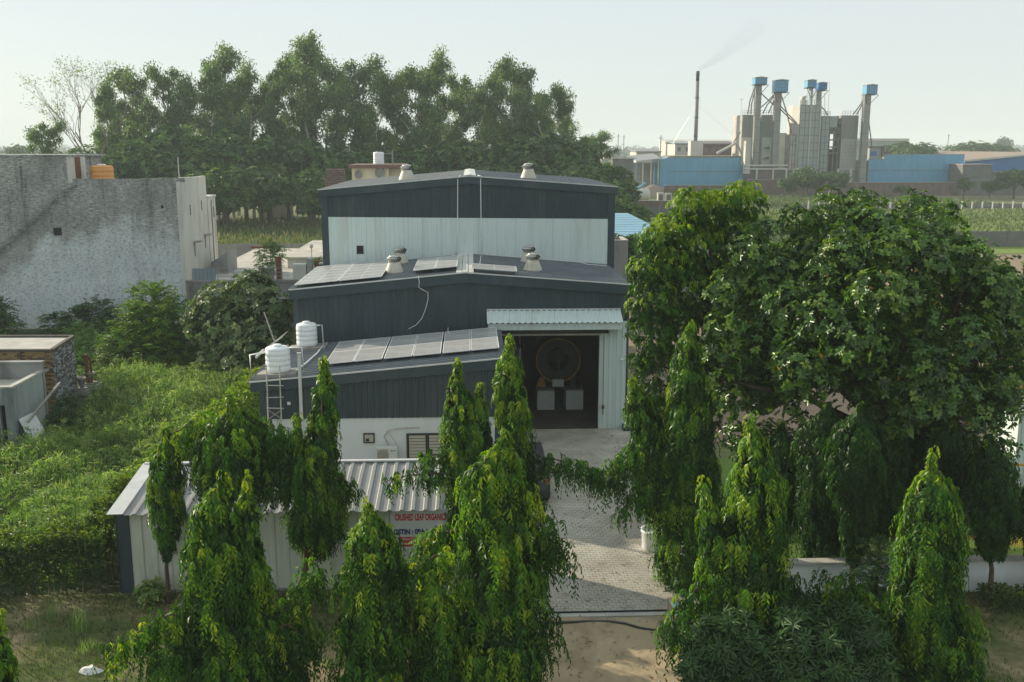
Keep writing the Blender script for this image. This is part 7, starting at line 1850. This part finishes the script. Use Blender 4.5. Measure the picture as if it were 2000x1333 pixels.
for k, (x, y) in enumerate(tops):
    sxx = (.9, 1.1, 1.0)[k % 3]
    lab = 'eucalyptus in the far row, its top %s from the left, %s crown' % (['first', 'second', 'third', 'fourth', 'fifth', 'sixth', 'seventh', 'eighth', 'ninth', 'tenth', 'eleventh', 'twelfth', 'thirteenth', 'fourteenth', 'fifteenth', 'sixteenth', 'seventeenth', 'eighteenth', 'nineteenth', 'twentieth', 'twenty first', 'twenty second', 'twenty third', 'twenty fourth', 'twenty fifth', 'twenty sixth'][k], ['ragged', 'full', 'slim', 'open'][k % 4])
    far_tree('eucalyptus_tree', lab, x, y, 172 + (k * 7) % 16, E_PROTO[k % 5], 'eucalyptus row behind the fields', sxx)
def round_proto(seed, R=5.0, H=12.0, n=3600, m='dark_tree'):
    r = np.random.default_rng(seed); lumps = []
    for k in range(16):
        a = r.uniform(0, 6.28); q = math.sqrt(r.uniform(0, 1)) * R * .72; z = H * r.uniform(.44, .84)
        rr = r.uniform(1.4, 2.4); lumps.append((np.array([q * math.cos(a), q * math.sin(a), min(z, H - rr)]), (rr, rr, rr * .85)))
    lumps.append((np.array([0, 0, H - 2.0]), (2.2, 2.2, 1.9)))
    A = rosettes(lumps, n // 4, 5, .6, .32, r, .5, (.15, 1.0), up=.4, spread=.9)
    c_ = leaf_mesh('crown', *A[:5], A[5], M[m], bend=.2, w2=.85)
    w = MB().tube([(0, 0, 0), (.1, 0, H * .3), (0, .1, H * .6)], [.32, .26, .12], 8)
    for l in lumps[::3]: w.tube([(.05, 0, H * .28), tuple(l[0])], [.14, .04], 5)
    t_ = w.mesh('trunk'); t_.materials.append(M['bark'])
    return c_, t_, H
R_PROTO = [round_proto(300 + k, R, H, n) for k, (R, H, n) in enumerate(((5.5, 11, 4200), (4.6, 12, 3800), (6.2, 10.5, 4600)))]
und = [(165, 285, 165), (215, 300, 160), (265, 290, 164), (300, 262, 168), (345, 240, 166), (390, 262, 163), (430, 250, 170), (475, 270, 165), (520, 265, 168), (560, 285, 170), (600, 270, 166), (640, 280, 170), (690, 290, 165), (735, 270, 170), (790, 285, 166), (840, 260, 170), (890, 270, 165), (930, 265, 168), (985, 280, 164), (1030, 275, 168), (1075, 262, 166), (1110, 290, 160), (1142, 305, 156), (1168, 320, 150), (610, 330, 150), (505, 320, 152), (440, 325, 150), (1195, 360, 120), (1212, 385, 112)]
nth = ['1st', '2nd', '3rd'] + ['%dth' % k for k in range(4, 40)]
ordn = 'first second third fourth fifth sixth seventh eighth ninth tenth eleventh twelfth thirteenth fourteenth fifteenth sixteenth seventeenth eighteenth nineteenth twentieth'.split() + ['twenty ' + q for q in 'first second third fourth fifth sixth seventh eighth ninth'.split()]
uo = sorted(range(len(und)), key=lambda i: und[i][0])
for i, (x, y, Y) in enumerate(und):
    lab = 'dense dark tree under the eucalyptus row, %s from the left' % ordn[uo.index(i)]
    far_tree('dark_tree', lab, x, y + (22 if 320 < x < 1120 and y < 300 and i % 2 else 0), Y, R_PROTO[i % 3], 'dense trees under the eucalyptus row', 1.15)
for k, (x, y) in enumerate(((262, 225), (455, 200), (575, 200), (716, 215), (838, 215), (950, 235), (1048, 245), (350, 225))):
    far_tree('eucalyptus_tree', 'shorter eucalyptus among the tall far row, %s such from the left' % ordn[sorted([262, 455, 575, 716, 838, 950, 1048, 350]).index(x)], x, y, 186 + (k * 5) % 14, E_PROTO[(k + 2) % 5], 'eucalyptus row behind the fields', 1.3)
# bare twiggy tree at the left end
def bare_tree():
    r = random.Random(41); p = at(176, 140, 168); H = p.z * 1.42
    t = thing('bare_tree', 'pale twiggy half bare tree at the left end of the row', 'tree', (p.x, 168, 0))
    w = MB(); tips = []
    def grow(s, d, L, rad, n):
        e = s + d * L; m_ = s.lerp(e, .5) + Vector((r.uniform(-.1, .1), r.uniform(-.1, .1), 0)) * L
        w.tube([s, m_, e], [rad, rad * .85, rad * .65], 5 if n > 1 else 3, False)
        if n == 0: tips.append(e); return
        for k in range(3 if n in (6, 5, 4) else 2):
            a = r.uniform(0, 6.28); sp_ = r.uniform(.25, .6)
            nd = (d + Vector((math.cos(a) * sp_, math.sin(a) * sp_, r.uniform(-.1, .25)))).normalized()
            grow(s.lerp(e, r.uniform(.6, 1)), nd, L * r.uniform(.62, .82), rad * .6, n - 1)
    grow(Vector((0, 0, 0)), Vector((-.05, 0, 1)), H * .27, .24, 6)
    w.build('trunk', M['dry_twig'], t, local=True)
    P = np.array([list(q) for q in tips]); rr = np.random.default_rng(5)
    P = np.repeat(P, 4, 0) + rr.normal(0, .5, (len(P) * 4, 3)); n = len(P)
    link('crown', leaf_mesh('crown', P, unit(rr.normal(0, 1, (n, 3)) - [0, 0, .5]), unit(rr.normal(0, 1, (n, 3))), rr.uniform(.25, .5, n), rr.uniform(.1, .2, n), np.clip(rr.normal(.8, .15, n), 0, 1), M['euc']), t)
bare_tree()
far_tree('leafy_tree', 'small leafy tree at the extreme left end of the far row', 92, 248, 160, euc_proto(220, 14, 3.6, .3, .5)[:1] + (E_PROTO[3][1], 14) if False else E_PROTO[3], None, 1.05)
far_tree('pale_tree', 'hazy pale eucalyptus right of the far row', 1168, 262, 235, E_PROTO[1], None, 1.5)
# bushes round the mill and in the middle distance
for lab, x, y, Y, s in (('dusty grey green bush before the dryer tower', 1578, 325, 250, 1.3), ('dusty bush left of the dusty one before the dryer tower', 1545, 345, 248, 1.2), ('dusty bush before the slatted silo', 1625, 335, 251, 1.3), ('dark bush at the right end of the long light blue shed', 1885, 345, 248, 1.1), ('dark bush before the grey gatehouse', 1935, 352, 249, .9), ('big dusty tree at the far right before the grey wall', 1985, 330, 246, 1.2), ('low dark bush below the long light blue shed', 1760, 362, 250, 1.3), ('round hazy tree before the long white warehouse', 1762, 274, 380, 1.4), ('round hazy tree above the long light blue shed', 1806, 279, 330, 1.6), ('wide hazy tree clump above the brown roof', 1905, 276, 420, 2.2), ('second wide hazy tree beside the clump above the brown roof', 1930, 277, 430, 2.0), ('tall hazy tree far away at the right', 1959, 267, 700, 1.0), ('round hazy tree far left of the row', 30, 282, 420, 1.4), ('green tree beside the rear hall right corner', 1222, 452, 74, 1.2), ('dark bush behind the concrete shaft', 1250, 478, 78, 1.3)):
    far_tree('round_tree', lab, x, y, Y, R_PROTO[int(x) % 3], 'bushes and trees of the middle distance', s)
# tree lines fading into the haze
def treeline(name, Y0, Y1, n, h, s, x0, x1, seed):
    r = np.random.default_rng(seed); X = r.uniform(x0, x1, n); Y = r.uniform(Y0, Y1, n)
    hh = h * (.55 + .45 * np.sin(X * .021 + Y * .01) * np.sin(X * .0087 + 1) + .3 * r.uniform(0, 1, n))
    k = 26
    P = np.stack([np.repeat(X, k) + r.normal(0, h * .45, n * k), np.repeat(Y, k) + r.normal(0, h * .4, n * k), np.repeat(np.clip(hh, 2, 99), k) * r.uniform(.05, 1, n * k)], 1)
    m_ = n * k; d = unit(r.normal(0, 1, (m_, 3)))
    o = link(name, leaf_mesh(name, P, d, unit(r.normal(0, 1, (m_, 3))), s * r.uniform(.6, 1.3, m_), s * .7 * np.ones(m_), r.uniform(0, 1, m_), M['far_wood'])); o['kind'] = 'stuff'
treeline('distant_wood', 620, 900, 260, 7, 3.0, -520, 760, 1)
treeline('distant_wood', 1100, 1700, 420, 9, 5.0, -1100, 1500, 2)
treeline('distant_wood', 1900, 2900, 420, 11, 8.0, -2000, 2600, 3)

# ------------------------------------------------------------------ smoke and haze
def smoke():
    m = bpy.data.materials.new('thin grey smoke'); m.use_nodes = True; nt = m.node_tree
    nt.nodes.remove(nt.nodes['Principled BSDF'])
    v = N(nt, 'ShaderNodeVolumePrincipled'); v.inputs['Color'].default_value = (.30, .26, .24, 1); v.inputs['Density'].default_value = .1
    tc = N(nt, 'ShaderNodeTexCoord')
    nz = N(nt, 'ShaderNodeTexNoise'); nz.inputs['Scale'].default_value = .8; nz.inputs['Detail'].default_value = 5; nz.inputs['Distortion'].default_value = 1.2
    nt.links.new(tc.outputs['Object'], nz.inputs['Vector'])
    sx = N(nt, 'ShaderNodeSeparateXYZ'); nt.links.new(tc.outputs['Object'], sx.inputs[0])
    fall = N(nt, 'ShaderNodeMapRange'); fall.inputs[1].default_value = 0; fall.inputs[2].default_value = 16; fall.inputs[3].default_value = 1.6; fall.inputs[4].default_value = .09
    nt.links.new(sx.outputs['X'], fall.inputs[0])
    rg = N(nt, 'ShaderNodeMapRange'); rg.inputs[1].default_value = .47; rg.inputs[2].default_value = .70; rg.inputs[3].default_value = 0; rg.inputs[4].default_value = 1
    nt.links.new(nz.outputs['Fac'], rg.inputs[0])
    mu = N(nt, 'ShaderNodeMath', operation='MULTIPLY'); nt.links.new(rg.outputs[0], mu.inputs[0]); nt.links.new(fall.outputs[0], mu.inputs[1])
    
    def mm(op, a, b_):
        q = N(nt, 'ShaderNodeMath', operation=op)
        for i_, vv in enumerate((a, b_)):
            if isinstance(vv, (int, float)): q.inputs[i_].default_value = vv
            else: nt.links.new(vv, q.inputs[i_])
        return q.outputs[0]
    dz = mm('SUBTRACT', sx.outputs['Z'], mm('MULTIPLY', sx.outputs['X'], .72))
    rad = mm('SQRT', mm('ADD', mm('MULTIPLY', dz, dz), mm('MULTIPLY', sx.outputs['Y'], sx.outputs['Y'])), 0)
    edge = mm('MAXIMUM', mm('SUBTRACT', 1.0, mm('DIVIDE', rad, mm('ADD', .45, mm('MULTIPLY', sx.outputs['X'], .11)))), 0)
    nt.links.new(mm('MULTIPLY', mu.outputs[0], edge), v.inputs['Density']); nt.links.new(v.outputs[0], nt.nodes['Material Output'].inputs['Volume'])
    base = Vector((cx, cy, zc1 + .1))
    pts = [(0, 0, 0), (1.2, 0, .9), (3.2, 0, 2.0), (6.0, 0, 3.8), (9, .3, 6.2), (13, .6, 9.4), (16, .8, 12)]
    o = MB().tube([Vector(p) for p in pts], [.4, .65, .9, 1.3, 1.7, 2.3, 2.8], 14).build('smoke', m, smooth=True)
    o.location = base; o['kind'] = 'stuff'
smoke()
def haze():
    m = bpy.data.materials.new('haze air'); m.use_nodes = True; nt = m.node_tree
    nt.nodes.remove(nt.nodes['Principled BSDF'])
    v = N(nt, 'ShaderNodeVolumePrincipled'); v.inputs['Color'].default_value = (.86, .95, 1.0, 1); v.inputs['Density'].default_value = HAZE
    v.inputs['Anisotropy'].default_value = .0
    nt.links.new(v.outputs[0], nt.nodes['Material Output'].inputs['Volume'])
    o = MB().box(-4600, -320, -1.0, 4600, 4600, 58).build('haze', m); o['kind'] = 'stuff'
HAZE = .0004
haze()
